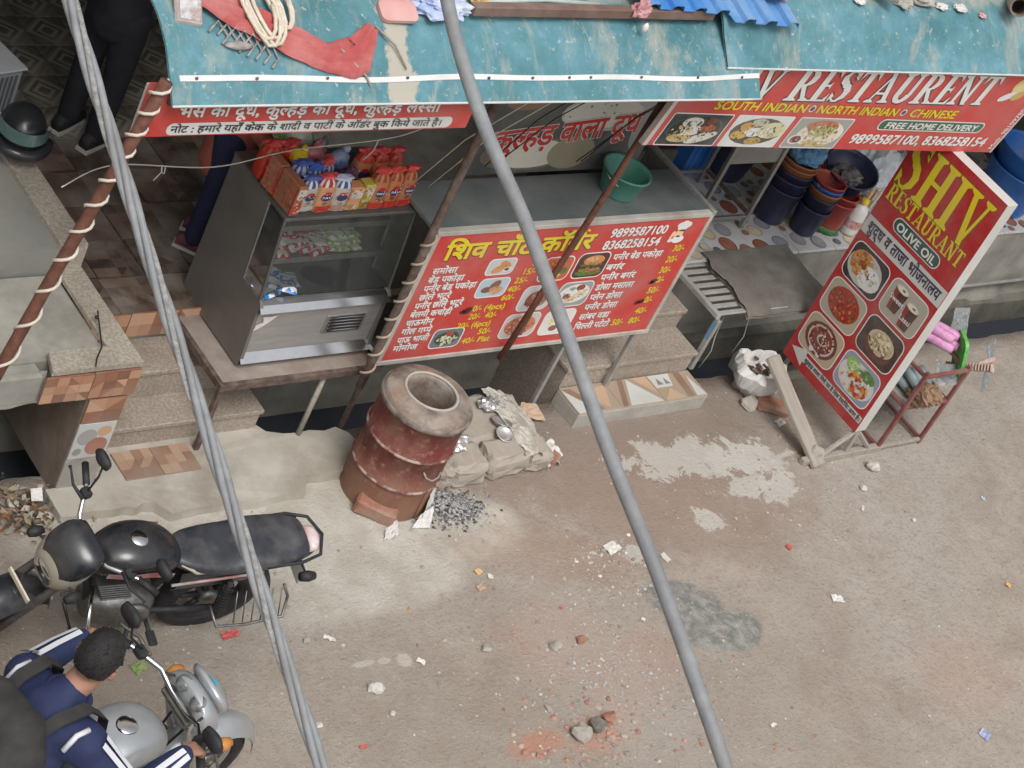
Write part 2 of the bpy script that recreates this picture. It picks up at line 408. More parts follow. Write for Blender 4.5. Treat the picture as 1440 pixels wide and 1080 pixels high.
# floor tiles of the shop (left bay): each tile a piece of its own
def tile_mesh(name, w, d, base, prints=(), h=.022, m=None, gap=.006):
    b = MB(); b.col = base; b.box((0, 0, h / 2), (w - gap, d - gap, h), .003, col=base)
    for k, p in enumerate(prints):
        kind = p[0]; z = h + .0006 + .0003 * k
        if kind == 'disc': b.disc((p[1], p[2], z), p[3], p[4], 20, col=p[5], rot=p[6] if len(p) > 6 else 0)
        else: b.add([(x, y, z) for x, y in p[1]], [tuple(range(len(p[1])))], col=p[2])
    return b.mesh(name, m or M_tileprint)
M_tileprint = print_mat('glazed_tile', .3, .45, .03)
M_tileworn = print_mat('worn_floor_tile', .42, .7, .05)
floor_root = tag(thing('tiled_floor', None, None), kind='structure')
brn = [lin(c) for c in ((84, 70, 62), (104, 86, 74), (72, 61, 54), (94, 79, 70), (116, 97, 84))]
gry = [lin(c) for c in ((112, 108, 98), (150, 146, 132), (88, 84, 76))]
T = .3
def zig(cA, cB):
    out = []
    for k, r in enumerate((.20, .155, .11, .065)):
        c = (cA, cB)[k % 2]; out.append(('poly', [(-r * .7, 0), (0, -r * .7), (r * .7, 0), (0, r * .7)], c))
    h = .145
    for sx in (-1, 1):
        for sy in (-1, 1):
            out.append(('poly', [(sx * h, sy * h), (sx * (h - .075), sy * h), (sx * h, sy * (h - .075))], cB))
            out.append(('poly', [(sx * (h - .10), sy * h), (sx * (h - .125), sy * h), (sx * h, sy * (h - .125)), (sx * h, sy * (h - .10))], cB))
    return out
def parquet(seed, n=4, w=.3, d=.3, pal=brn):
    r = random.Random(seed); out = []
    for i in range(n):
        for j in range(n):
            x0 = -w / 2 + .004 + i * (w - .008) / n; y0 = -d / 2 + .004 + j * (d - .008) / n; dx = (w - .008) / n; dy = (d - .008) / n; t = r.random()
            if t < .55: out.append(('poly', [(x0, y0), (x0 + dx, y0), (x0 + dx, y0 + dy), (x0, y0 + dy)], pal[r.randrange(len(pal))]))
            else:
                out.append(('poly', [(x0, y0), (x0 + dx, y0), (x0 + dx, y0 + dy)], pal[r.randrange(len(pal))]))
                out.append(('poly', [(x0, y0), (x0 + dx, y0 + dy), (x0, y0 + dy)], pal[r.randrange(len(pal))]))
    return out
plain = [tile_mesh('tile', T, T, brn[k], (), m=M_tileworn) for k in (0, 1, 2, 3)]
parq = [tile_mesh('tile', T, T, brn[2], parquet(s), m=M_tileworn) for s in range(5)]
zigs = [tile_mesh('tile', T, T, gry[0], zig(gry[1], gry[2]), m=M_tileworn)]
for i in range(7):
    for j in range(11):
        x = .15 + i * T; y = .80 + j * T
        if x > 1.75 and j < 1: continue
        me = zigs[0] if j >= 5 else (parq[(i * 3 + j) % 5] if (j in (0, 1) or (i + 2 * j) % 3 == 0) else plain[(i + j * 2) % 4])
        inst(me, 'tile', floor_root, (x, y, FZ - .04), (0, 0, (i * 7 + j * 3) % 4 * math.pi / 2 if j < 5 else 0))

# right bay: white tiles printed with pebble-like circles
floor2 = tag(thing('circle_tiled_floor', None, None), kind='structure')
cr, cb, cc, cg = lin((150, 92, 72)), lin((150, 150, 160)), lin((205, 190, 160)), lin((96, 100, 112))
pats = []
def circle_tile(seed):
    r = random.Random(seed); w = .40; out = []; pl = []
    opts = [(.074, cr), (.068, cb), (.062, cc), (.066, cb), (.058, cr), (.046, cc), (.034, cg), (.04, cc), (.026, cg), (.03, cr)]
    for rad, c in opts:
        for _ in range(60):
            x = r.uniform(-w / 2 + rad + .008, w / 2 - rad - .008); y = r.uniform(-w / 2 + rad + .008, w / 2 - rad - .008)
            if all((x - a) ** 2 + (y - bb) ** 2 > (rad + q + .016) ** 2 for a, bb, q in pl):
                pl.append((x, y, rad)); rim = tuple(v * .45 for v in c)
                out.append(('disc', x, y, rad, rad * .96, rim)); out.append(('disc', x + .002, y + .002, rad * .9, rad * .86, c))
                out.append(('disc', x - rad * .15, y + rad * .2, rad * .5, rad * .35, tuple(min(1, v * 1.12) for v in c), r.random() * 3)); break
    return out
ctm = [tile_mesh('tile', .4, .4, (.56, .57, .57), circle_tile(s)) for s in range(4)]
for i in range(11):
    for j in range(4):
        inst(ctm[(i * 3 + j * 5 + (i * j) % 3) % 4], 'tile', floor2, (4.66 + i * .4, .84 + j * .4, FZ - .018 + .0005 * ((i + j) % 2)), (0, 0, ((i * 5 + j * 3) % 4) * math.pi / 2))

# ------------------------------------------------------------------ left platform
pl = thing('entrance_platform', 'cement platform with granite coping and brown tile front left of the steps', 'platform')
mb = MB(); mb.box((-1.2, .42, .765), (2.12, .60, .17)); mb.box((-.07, .08, .765), (.13, .15, .166)); mb.build('deck', M_cement, pl)
mb = MB(); mb.box((-1.2, 1.72, .90), (2.12, 1.96, .21)); mb.build('upper_deck', mat('darker_cement', (.25, .25, .225), (.32, .315, .285), 3, .85, 0, .2, 30, dirt=(.18, .17, .15), damt=.7), pl)
mb = MB(); mb.prism([(-.50, .0), (.0, .0), (.0, .135), (-.46, .135)], .862, .893); mb.build('coping', M_granite, pl)
mb = MB(); mb.box((-.07, .433, .8775), (.14, .594, .031), .003); mb.build('coping', M_granite, pl)
mb = MB(); mb.box((-.07, .735, .955), (.14, .02, .15), .002); mb.build('coping_riser', M_granite, pl)
mb = MB(); mb.box((-.07, 1.7, 1.018), (.15, 1.93, .032), .003); mb.build('coping', M_granite, pl)
# cement lip with a broken edge over the hole
def lipfn(u, v):
    x = -2.2 + 1.7 * u; lowz = .66 + .05 * fbm(x * 4, .5) - (.14 if x < -.85 else .0) - max(0, (-.75 - x)) * .5
    return (x, .02 + .02 * v - .012 * fbm(x * 5, v * 3), max(.1, lowz) + (.862 - max(.1, lowz)) * v)
mb = MB(); mb.grid(lipfn, 60, 6); mb.build('front_plaster', M_cement, pl)
mb = MB(); mb.box((-1.38, .066, .765), (1.70, .10, .16)); mb.build('edge_beam', M_cement, pl)
par2 = [lin(c) for c in ((176, 132, 104), (150, 104, 80), (196, 156, 128), (134, 92, 72), (186, 144, 116))]
def ptile(w, d, seed, n=(4, 3), pal=par2):
    r = random.Random(seed); pr = []
    for i in range(n[0]):
        for j in range(n[1]):
            x0 = -w / 2 + .003 + i * (w - .006) / n[0]; y0 = -d / 2 + .003 + j * (d - .006) / n[1]; dx = (w - .006) / n[0]; dy = (d - .006) / n[1]
            if r.random() < .7: pr.append(('poly', [(x0, y0), (x0 + dx, y0), (x0 + dx, y0 + dy), (x0, y0 + dy)], pal[r.randrange(5)]))
            else:
                q = [(x0, y0), (x0 + dx, y0), (x0 + dx, y0 + dy), (x0, y0 + dy)]; k = r.randrange(2)
                pr.append(('poly', [q[k], q[k + 1], q[(k + 2) % 4]], pal[r.randrange(5)])); pr.append(('poly', [q[k], q[(k + 2) % 4], q[(k + 3) % 4]], pal[r.randrange(5)]))
    return tile_mesh('tile', w, d, pal[3], pr, .012, M_tileprint, .002)
for k in range(2):
    o = inst(ptile(.262, .172, 30 + k, (4, 3)), 'tile', pl, (-.396 + .264 * k, .0, .775), (R_(90), 0, 0))
# pier under the platform
mb = MB(); mb.box((-.135, .33, .335), (.215, .66, .68), .006); mb.build('pier', mat('brown_render', (.17, .13, .10), (.25, .20, .16), 6, .9, 0, .4, 25), pl)
inst(ptile(.215, .17, 41, (2, 2)), 'tile', pl, (-.135, -.001, .595), (R_(90), 0, 0))
ct = tile_mesh('tile', .215, .25, (.55, .56, .54), [('disc', .05, .06, .04, .035, lin((200, 160, 125))), ('disc', -.04, .03, .055, .055, (.36, .36, .35)), ('disc', .03, -.04, .062, .06, lin((168, 110, 92))), ('disc', -.07, -.07, .025, .025, (.27, .28, .26)), ('disc', -.02, -.12, .05, .004, (.3, .3, .27))], .012, M_tileprint, .002)
inst(ct, 'tile', pl, (-.135, -.001, .384), (R_(90), 0, 0))
mb = MB(); mb.box((-.135, -.004, .128), (.215, .012, .25), .003); mb.build('pier_plaster', M_cement, pl)
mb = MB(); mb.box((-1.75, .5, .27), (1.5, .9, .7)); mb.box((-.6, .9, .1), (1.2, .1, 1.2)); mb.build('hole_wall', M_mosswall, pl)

# ------------------------------------------------------------------ steps
def steps(name, label, x0, x1, prof, mtread, mriser):
    """prof: list of (nose y, back y, z)"""
    r = thing(name, label, 'steps'); zp = 0
    for y0, y1, z in prof:
        mb = MB(); mb.box(((x0 + x1) / 2, (y0 + .66) / 2 + .008, (zp + z - .03) / 2 - (.2 if zp == 0 else 0)), (x1 - x0 - .02, .66 - y0 - .016, z - .03 - zp + (.4 if zp == 0 else 0))); mb.build('riser', mriser, r)
        mb = MB(); mb.box(((x0 + x1) / 2, (y0 + y1 + .03) / 2, z - .015), (x1 - x0, y1 - y0 + .03, .03), .004); mb.build('tread', mtread, r)
        zp = z - .0
    return r
stl = steps('granite_steps', 'worn granite steps between the left platform and the fridge table', .004, 1.10, [(.20, .43, .20), (.40, .63, .40)], M_granite_step, M_granite_step)
for k in range(3):
    inst(ptile(.30, .17, 60 + k, (4, 2)), 'tile', stl, (.2 + k * .302, .655, .515), (R_(90), 0, 0))
for k in range(2):
    inst(ptile(.23, .20, 70 + k, (4, 3), [lin(c) for c in ((168, 138, 116), (150, 120, 100), (182, 154, 132), (140, 112, 94), (174, 146, 124))]), 'tile', stl, (.27 + k * .232, .07, .052), (0, 0, 0))
str_ = steps('granite_steps', 'granite steps with a patterned tile slab at the foot, right of the menu board', 3.29, 4.44, [(.13, .36, .27), (.37, .60, .43)], M_granite_step, M_granite_step)
mb = MB(); mb.box((3.865, .02, .045), (1.15, .24, .11), .004); mb.build('base_slab', mat('slab_marble', (.40, .38, .34), (.48, .46, .42), 20, .5, 0, .05, 60, dirt=(.24, .2, .16), damt=.6), str_)
mk, tb, tt = (.60, .61, .59), lin((140, 112, 94)), lin((196, 166, 138))
def slabtile(x0, x1, polys):
    w = x1 - x0; b = tile_mesh('tile', w, .24, lin((168, 150, 130)), [('poly', [(px * w - w / 2, py * .236 - .118) for px, py in p], c) for p, c in polys], .012, M_tileprint, .003)
    inst(b, 'tile', str_, ((x0 + x1) / 2, .02, .1))
slabtile(3.29, 3.67, [([(.02, .02), (.02, .9), (.45, .02)], mk), ([(.3, .75), (.75, .05), (.98, .9)], tt), ([(.02, .92), (.2, .92), (.62, .05), (.48, .05)], tb)])
slabtile(3.67, 4.05, [([(.2, .02), (.5, .97), (.97, .02)], mk), ([(.02, .02), (.3, .97), (.42, .97), (.14, .02)], tb), ([(.62, .97), (.97, .97), (.97, .3)], tt)])
slabtile(4.05, 4.44, [([(.02, .5), (.02, .97), (.5, .97), (.4, .5)], mk), ([(.1, .6), (.16, .86), (.24, .6)], (.2, .2, .2)), ([(.28, .6), (.33, .86), (.4, .6)], (.22, .22, .22)), ([(.02, .02), (.3, .45), (.5, .02)], tt), ([(.55, .02), (.6, .97), (.76, .97), (.7, .02)], tb), ([(.74, .02), (.85, .8), (.98, .02)], mk)])
# ------------------------------------------------------------------ lettering
GC = {}
def glyph_raw(s, off):
    c = bpy.data.curves.new('g', 'FONT'); c.body = s; c.offset = off; c.resolution_u = 3; c.fill_mode = 'FRONT'
    o = bpy.data.objects.new('g', c); m = bpy.data.meshes.new_from_object(o)
    V = [(v.co.x, v.co.y) for v in m.vertices]; Fs = [tuple(p.vertices) for p in m.polygons]
    ar = sum(p.area for p in m.polygons)
    bpy.data.objects.remove(o); bpy.data.curves.remove(c); bpy.data.meshes.remove(m)
    return V, Fs, ar
def glyph(ch, off):
    k = (ch, round(off, 4))
    if k in GC: return GC[k]
    V0, F0, a0 = glyph_raw(ch, 0)
    mx = lambda q: max(v[0] for v in glyph_raw(q, 0)[0])
    if 'bar' not in GC: GC['bar'] = mx('कक')
    adv = mx(ch + 'कक') - GC['bar']
    reps = [(V0, F0)]
    if off > 0 and V0: reps = [([(x + dx, y + dy) for x, y in V0], F0) for dx, dy in ((-off, -off), (off, off), (off, -off), (-off, off))]
    GC[k] = (reps, adv); return GC[k]
def clip_right(V, F, xm):
    bm = bmesh.new(); vs = [bm.verts.new((x, y, 0)) for x, y in V]
    for f in F:
        try: bm.faces.new([vs[i] for i in f])
        except ValueError: pass
    bmesh.ops.bisect_plane(bm, geom=bm.verts[:] + bm.edges[:] + bm.faces[:], plane_co=(xm, 0, 0), plane_no=(1, 0, 0), clear_outer=True)
    bm.verts.index_update(); r = [(v.co.x, v.co.y) for v in bm.verts], [tuple(v.index for v in f.verts) for f in bm.faces]; bm.free(); return r
CONS = '[\u0915-\u0939\u0958-\u095f]'
def shape(s):
    s = re.sub('(' + CONS + '(?:\u094d' + CONS + ')*)\u093f', lambda m: '\u093f' + m.group(1), s)
    out = []; i = 0
    while i < len(s):
        ch = s[i]
        if i + 2 < len(s) and s[i + 1] == '\u094d' and ch != 'द':
            if ch == 'र':
                m = re.match(CONS + '[\u093e-\u094c]*', s[i + 2:]); cl = m.group(0)
                out += [('t', q) for q in cl] + [('reph', '')]; i += 2 + len(cl); continue
            if s[i + 2] == 'र': out += [('t', ch), ('rak', '')]; i += 3; continue
            out.append(('h', ch)); i += 2; continue
        out.append(('t', ch)); i += 1
    return out
def text_polys(s, off=.012, track=0.0):
    """list of (verts2d, faces) one per glyph, plus total advance; em-height units"""
    res = []; x = 0
    for kind, ch in shape(s):
        if kind == 't':
            reps, adv = glyph(ch, off)
            for V, F in reps:
                if V: res.append(([(a + x, b) for a, b in V], F))
            x += adv + (track if adv > .05 else 0)
        elif kind == 'h':
            reps, adv = glyph(ch, off); xm = adv * {'ल': .66, 'स': .70, 'प': .60}.get(ch, .66)
            for V, F in reps:
                V, F = clip_right(V, F, xm); res.append(([(a + x, b) for a, b in V], F))
            x += xm - .01
        elif kind == 'reph':
            pts = [(-.06, .62), (-.10, .74), (-.06, .84), (.02, .84), (.05, .78)]; v = []; f = []; h = .03 + off * .6
            for i, (a, b) in enumerate(pts):
                v += [(a - h, b - h * .3), (a + h, b + h * .3)] if i not in (2, 3) else [(a, b - h), (a, b + h)]
                if i: f.append((2 * i - 2, 2 * i - 1, 2 * i + 1, 2 * i))
            res.append(([(a + x, b) for a, b in v], f))
        else:
            h = .05 + off; res.append(([(a + x, b) for a, b in [(-.16, .06), (-.16, .06 + h), (-.34, -.10 + h), (-.34, -.10)]], [(0, 1, 2, 3)]))
    return res, x
def lettering(parent, s, u, v, size, col, off=.012, z=.002, width=None, shear=0.0, name='lettering', outline=None, track=0.0, M=None):
    """one printed line of writing on a sign: left end u, baseline v"""
    b = MB(); P, adv = text_polys(s, off, track); sx = size if width is None else width / adv
    if outline:
        PO, _ = text_polys(s, off + outline[1], track)
        for k, (V, F) in enumerate(PO): b.add([(u + (x + y * shear) * sx + outline[2] * size, v + y * size - outline[2] * size, z - .0014 + .00011 * (k % 9)) for x, y in V], F, M, col=outline[0])
    for k, (V, F) in enumerate(P): b.add([(u + (x + y * shear) * sx, v + y * size, z + .00011 * (k % 9)) for x, y in V], F, M, col=col)
    return b.build(name, M_print, parent)

# serif capitals drawn from strokes (unit height)
def serif_polys(ch):
    P = []
    def bar(x0, y0, x1, y1): P.append([(x0, y0), (x1, y0), (x1, y1), (x0, y1)])
    def line(a, b, w): # horizontal-width stroke
        P.append([(a[0] - w / 2, a[1]), (a[0] + w / 2, a[1]), (b[0] + w / 2, b[1]), (b[0] - w / 2, b[1])])
    def ser(x, y, w): 
        if y > .5: P.append([(x - w / 2, 1), (x + w / 2, 1), (x + w / 2, .955), (x + w * .22, .90), (x - w * .22, .90), (x - w / 2, .955)])
        else: P.append([(x - w / 2, 0), (x + w / 2, 0), (x + w / 2, .045), (x + w * .22, .10), (x - w * .22, .10), (x - w / 2, .045)])
    def arc(cx, cy, rx, ry, a0, a1, w0, w1, n=10):
        for i in range(n):
            t0 = R_(a0 + (a1 - a0) * i / n); t1 = R_(a0 + (a1 - a0) * (i + 1) / n)
            def pr(t): 
                k = abs(math.cos(t)); w = w0 * (1 - k) + w1 * k
                return (cx + rx * math.cos(t), cy + ry * math.sin(t)), (cx + (rx - w) * math.cos(t), cy + (ry - w) * math.sin(t))
            o0, i0 = pr(t0); o1, i1 = pr(t1); P.append([o0, o1, i1, i0])
    W = .17; th = .07
    if ch == 'I': line((.2, .0), (.2, 1), W); ser(.2, 1, .4); ser(.2, 0, .4); return P, .42
    if ch == 'H':
        for x in (.2, .68): line((x, 0), (x, 1), W); ser(x, 1, .38); ser(x, 0, .38)
        bar(.25, .46, .63, .55); return P, .90
    if ch == 'V': line((.16, 1), (.43, 0), W); line((.66, 1), (.45, 0), .085); ser(.16, 1, .36); ser(.67, 1, .3); return P, .84
    if ch == 'R':
        line((.2, 0), (.2, 1), W); ser(.2, 0, .38); P.append([(.0, 1), (.3, 1), (.3, .93), (0, .955)])
        bar(.27, .93, .42, 1.0); bar(.27, .46, .42, .53); arc(.40, .73, .29, .27, -90, 90, th, W); line((.40, .5), (.68, 0), .17); ser(.70, 0, .26); return P, .84
    if ch == 'E':
        line((.2, 0), (.2, 1), W); P.append([(0, 1), (.6, 1), (.6, .93), (0, .955)]); P.append([(0, 0), (.63, 0), (.63, .07), (0, .045)]); bar(.27, .47, .48, .54)
        P.append([(.60, 1), (.60, .76), (.55, .93)]); P.append([(.63, 0), (.63, .27), (.57, .07)]); P.append([(.48, .38), (.48, .63), (.44, .505)]); return P, .68
    if ch == 'T':
        line((.36, 0), (.36, 1), W); ser(.36, 0, .38); bar(.04, .92, .68, 1.0); P.append([(.04, 1), (.03, .70), (.10, .92)]); P.append([(.68, 1), (.69, .70), (.62, .92)]); return P, .74
    if ch == 'A': line((.14, 0), (.42, 1), .08); line((.70, 0), (.42, 1), .18); bar(.25, .27, .62, .34); ser(.13, 0, .28); ser(.71, 0, .34); return P, .86
    if ch == 'U':
        line((.2, .28), (.2, 1), W); line((.68, .28), (.68, 1), .09); arc(.42, .30, .305, .31, 180, 360, .11, .15, 14); ser(.2, 1, .38); ser(.68, 1, .3); return P, .88
    if ch == 'N': line((.16, 0), (.16, 1), .08); line((.68, 0), (.68, 1), .08); line((.17, 1), (.66, 0), .19); ser(.13, 1, .28); ser(.16, 0, .3); ser(.68, 1, .3); return P, .88
    if ch == 'S':
        pts = [(.55, .80), (.50, .92), (.36, .985), (.20, .95), (.12, .80), (.16, .66), (.30, .56), (.44, .47), (.52, .34), (.49, .16), (.36, .03), (.20, .02), (.10, .12), (.06, .24)]
        ws = [.03, .05, .06, .09, .15, .18, .19, .19, .18, .15, .08, .06, .05, .03]
        for i in range(len(pts) - 1):
            a, b = Vector(pts[i]), Vector(pts[i + 1]); q = []
            for k in (i, i + 1):
                t = (Vector(pts[min(k + 1, 13)]) - Vector(pts[max(k - 1, 0)])).normalized(); n = Vector((-t.y, t.x)) * ws[k] / 2; q.append((Vector(pts[k]) - n, Vector(pts[k]) + n))
            P.append([tuple(q[0][0]), tuple(q[1][0]), tuple(q[1][1]), tuple(q[0][1])])
        P.append([(.55, .98), (.58, .98), (.58, .70), (.50, .80)]); P.append([(.03, .02), (.06, .02), (.12, .18), (.03, .30)]); return P, .66
    return P, .38
def serif_lettering(parent, s, u, v, size, width, col, z=.002, shear=0, outline=None, bold=0.0):
    b = MB(); x = 0; G = []
    for ch in s:
        P, a = serif_polys(ch); G.append((P, x)); x += a + .05
    sx = width / x; k = 0
    for P, x0 in G:
        for p in P:
            cx = sum(q[0] for q in p) / len(p)
            if outline:
                for dx, dy in ((-1, -1), (1, -1), (1, 1), (-1, 1), (1.4, -1.4)):
                    k += 1; b.add([(u + (x0 + q[0] + q[1] * shear) * sx + dx * outline[1], v + q[1] * size + dy * outline[1], z - .0016 + .00006 * (k % 19)) for q in p], [tuple(range(len(p)))], col=outline[0])
            k += 1; b.add([(u + (x0 + q[0] + (bold if q[0] > cx else -bold) + q[1] * shear) * sx, v + q[1] * size, z + .00008 * (k % 13)) for q in p], [tuple(range(len(p)))], col=col)
    return b.build('lettering', M_print, parent)
def rrect(w, h, r, n=5):
    out = []
    for cx, cy, a0 in ((w / 2 - r, h / 2 - r, 0), (-w / 2 + r, h / 2 - r, 90), (-w / 2 + r, -h / 2 + r, 180), (w / 2 - r, -h / 2 + r, 270)):
        for i in range(n + 1): t = R_(a0 + 90 * i / n); out.append((cx + r * math.cos(t), cy + r * math.sin(t)))
    return out
def picture(parent, u, v, w, h, bg, items, r=.3, seed=0, border=(.8, .8, .78), bw=.006, scatter=None, name='food_picture', mottle=True):
    """printed food picture: rounded panel, then printed shapes. items: (x, y, rx, ry, colour[, rot]) in units of half size"""
    b = MB(); rr = r * min(w, h) / 2
    z = .0015
    b.add([(x + u, y + v, z) for x, y in rrect(w + 2 * bw, h + 2 * bw, rr + bw)], [tuple(range(24))], col=border)
    b.add([(x + u, y + v, z + .0005) for x, y in rrect(w, h, rr)], [tuple(range(24))], col=bg)
    k = 0; g = random.Random(seed)
    for it in items:
        if max(it[2], it[3]) > .28:
            pass
        k += 1; x, y, rx, ry, c = it[:5]; b.disc((u + x * w / 2, v + y * h / 2, z + .0008 + .00015 * k), rx * w / 2, ry * h / 2, 18, col=c, rot=it[5] if len(it) > 5 else 0)
    for it in (items if mottle else ()):                    # mottling inside every printed shape, as in a food photograph
        x, y, rx, ry, c = it[:5]; ro = it[5] if len(it) > 5 else 0
        for _ in range(int(10 + 34 * rx * ry)):
            t = g.random() * 6.283; q = .86 * math.sqrt(g.random()); ex, ey = rx * q * math.cos(t), ry * q * math.sin(t); sz = g.uniform(.035, .12) * min(w, h) / 2 * min(1, 2 * max(rx, ry)); k += 1
            X = x * w / 2 + (ex * w / 2) * math.cos(ro) - (ey * h / 2) * math.sin(ro); Y = y * h / 2 + (ex * w / 2) * math.sin(ro) + (ey * h / 2) * math.cos(ro)
            f = g.choice((.55, .7, .8, .9, 1.1, 1.25)); b.disc((u + X, v + Y, z + .0026 + .00001 * k), sz, sz * g.uniform(.35, .9), 7, col=tuple(min(.85, v_ * f * g.uniform(.9, 1.1)) for v_ in c), rot=g.random() * 3)
    if scatter:
        n, x, y, rx, ry, s, pal = scatter
        for _ in range(n):
            t = g.random() * 6.283; q = math.sqrt(g.random()); k += 1; sz = s * g.uniform(.5, 1.3) * min(w, h) / 2
            b.disc((u + (x + rx * q * math.cos(t)) * w / 2, v + (y + ry * q * math.sin(t)) * h / 2, z + .0032 + .00001 * k), sz, sz * g.uniform(.4, .9), 7, col=pal[g.randrange(len(pal))], rot=g.random() * 3)
    return b.build(name, M_print, parent)

def board(name, label, cat, w, h, t, loc, rot, face, frame_m, frame_w=.025, sag=0.0):
    """flat sign: local x right, y up, z towards the reader"""
    r = thing(name, label, cat, loc, rot)
    b = MB(); b.col = face; b.grid(lambda p, q: ((p - .5) * w, (q - .5) * h, .0 + sag * fbm(p * 4, q * 3, 2)), 12, 8, True, col=face); b.build('printed_face', M_print, r)
    b = MB()
    b.box((0, 0, -t / 2 - .012), (w, h, t)); b.build('backing', frame_m, r)
    if frame_w:
        b = MB()
        for y in (-h / 2, h / 2): b.box((0, y, -t / 2 + .002), (w + frame_w, frame_w, t + .012), .003)
        for x in (-w / 2, w / 2): b.box((x, 0, -t / 2 + .001), (frame_w, h - frame_w - .002, t + .011), .003)
        b.build('frame', frame_m, r)
    return r
FACE_S = (R_(90), 0, 0)      # facing the street (-Y)
M_signframe = mat('sign_frame_white', (.58, .58, .55), (.66, .66, .63), 6, .5, 0, .05, 40, dirt=(.4, .37, .32), damt=.5)
M_boardframe = mat('board_edge', (.42, .40, .36), (.52, .5, .46), 8, .7, 0, .15, 40, dirt=(.28, .24, .2), damt=.7)

# ------------------------------------------------------------------ menu board on the stall front
W = lambda k=1.0: (.80 * k, .80 * k, .78 * k)
mn = board('menu_board', 'red menu board with Hindi dishes and prices on the front of the stall counter', 'menu board', 2.09, .93, .03, (2.66, .07, 1.07), FACE_S, RED, M_boardframe, .03)
wl_, hl_ = 2.09, .93
def mu(a, b): return (-wl_ / 2 + a * wl_, hl_ / 2 - b * hl_)      # fractions from the top-left corner
dk = (BLACK, .012, .012)
lettering(mn, 'शिव चाँट कॉर्नर', -.94, .275, .165, YEL, .026, width=1.09, outline=((.1, .02, .01), .02, .03))
lettering(mn, '9899587100', .26, .345, .092, W(), .022, width=.46, outline=dk)
lettering(mn, '8368258154', .25, .255, .092, W(), .022, width=.46, outline=dk)
left = ['समोसा', 'ब्रेड पकोड़ा', 'पनीर ब्रेड पकोड़ा', 'छोले भटूरे', 'पनीर छोले भटूरे', 'बेलमी कचोड़ी', 'चाऊमीन', 'गोल गप्पे', 'पाऊ भाजी', 'मोमोज']
wds = [.17, .25, .37, .22, .34, .29, .19, .21, .22, .17]
lv = lambda k: .178 - .0625 * k
for k, s in enumerate(left): lettering(mn, s, -.965 - .002 * k, lv(k), .062, W(), .026, width=wds[k], outline=(BLACK, .01, .015))
pr = [('10/-', -.25, .09), ('15/-', -.29, .10), ('25/-', -.315, .10), ('40/-', -.335, .10), ('60/-', -.35, .10), ('0/- (4pcs)', -.53, .24), ('20/-  40/-', -.53, .21), ('20/- (6pcs)', -.585, .25), ('50/-', -.40, .10), ('40/- Plat', -.49, .21)]
for k, (s, x, w) in enumerate(pr): lettering(mn, s, x, lv(k), .060, YEL, .020, width=w)
right = [('पनीर ब्रेड पकोड़ा', .40), ('बर्गर', .14), ('पनीर बर्गर', .28), ('डोसा मसाला', .31), ('प्लेन डोसा', .26), ('पनीर डोसा', .265), ('सांबर वडा', .245), ('चिल्ली पटेटो', .285)]
rv = lambda k: .165 - .0775 * k
for k, (s, w) in enumerate(right): lettering(mn, s, .375 + .012 * (k == 0), rv(k), .068, W(), .026, width=w, outline=(BLACK, .01, .015))
prr = [('30/-', .86, .03), ('20/-', .855, .02), ('30/-', .85, .015), ('0/-', .87, .015), ('50/-', .845, .01), ('0/-', .865, .01), ('40/-', .84, .0), ('50/-', .685, .0), ('80/-', .83, .0)]
for k, (s, x, d) in enumerate(prr): lettering(mn, s, x, rv(min(k, 7)) + d, .068, YEL, .020, width=.10 if len(s) == 4 else .07)
for x, y, q in ((-.565, -.125, .035), (-.60, -.13, .02), (.855, -.04, .028), (.835, -.045, .02), (.845, -.20, .025), (.815, -.205, .024)):
    b = MB(); b.disc((x, y, .0035), q, q * .62, 10, col=(.06, .015, .012), rot=.5); b.build('painted_out_price', M_print, mn)
br, og, cr_, gn, tan_ = lin((150, 96, 60)), lin((214, 150, 84)), lin((236, 226, 205)), lin((88, 128, 62)), lin((196, 160, 112))
def mpic(x, y, w, h, bg, items, **k): picture(mn, x, y, w, h, bg, items, .45, bw=.008, **k)
mpic(-.475, .19, .19, .105, lin((196, 200, 200)), [(-.1, -.3, .55, .5, og, .4), (.3, .2, .5, .5, lin((205, 140, 86)), -.5), (.55, -.4, .35, .35, WHITE), (.55, -.4, .2, .2, lin((60, 56, 70)))], seed=1)
mpic(-.46, .035, .21, .13, lin((178, 200, 214)), [(-.4, -.2, .35, .35, lin((120, 70, 50))), (.1, .3, .4, .45, lin((136, 84, 56)), .7), (.3, -.3, .5, .45, lin((206, 160, 128)))], seed=2, scatter=(14, .3, -.3, .45, .4, .13, [cr_, og, tan_]))
mpic(-.62, -.325, .21, .135, lin((110, 118, 124)), [(0, .0, .85, .75, lin((70, 76, 70))), (.1, .45, .3, .3, lin((170, 84, 66)))], seed=3, scatter=(34, 0, -.2, .7, .55, .17, [cr_, lin((206, 210, 180)), lin((180, 190, 150))]))
mpic(-.035, .135, .22, .17, lin((190, 100, 70)), [(-.1, .2, .7, .6, lin((196, 96, 64))), (.2, -.5, .3, .25, lin((230, 200, 90))), (.55, -.2, .3, .3, gn)], seed=4, scatter=(20, -.1, .2, .6, .5, .12, [br, og, lin((150, 60, 40))]))
mpic(.235, .14, .24, .18, lin((84, 52, 46)), [(0, -.62, .85, .25, gn), (0, -.35, .7, .22, lin((214, 120, 100))), (0, -.1, .75, .2, lin((92, 60, 42))), (0, .05, .75, .12, gn), (.05, .42, .68, .42, lin((206, 140, 88))), (-.1, .52, .4, .22, lin((226, 176, 128)))], seed=5, scatter=(16, 0, -.5, .75, .3, .12, [gn, lin((110, 150, 76)), lin((190, 70, 50))]))
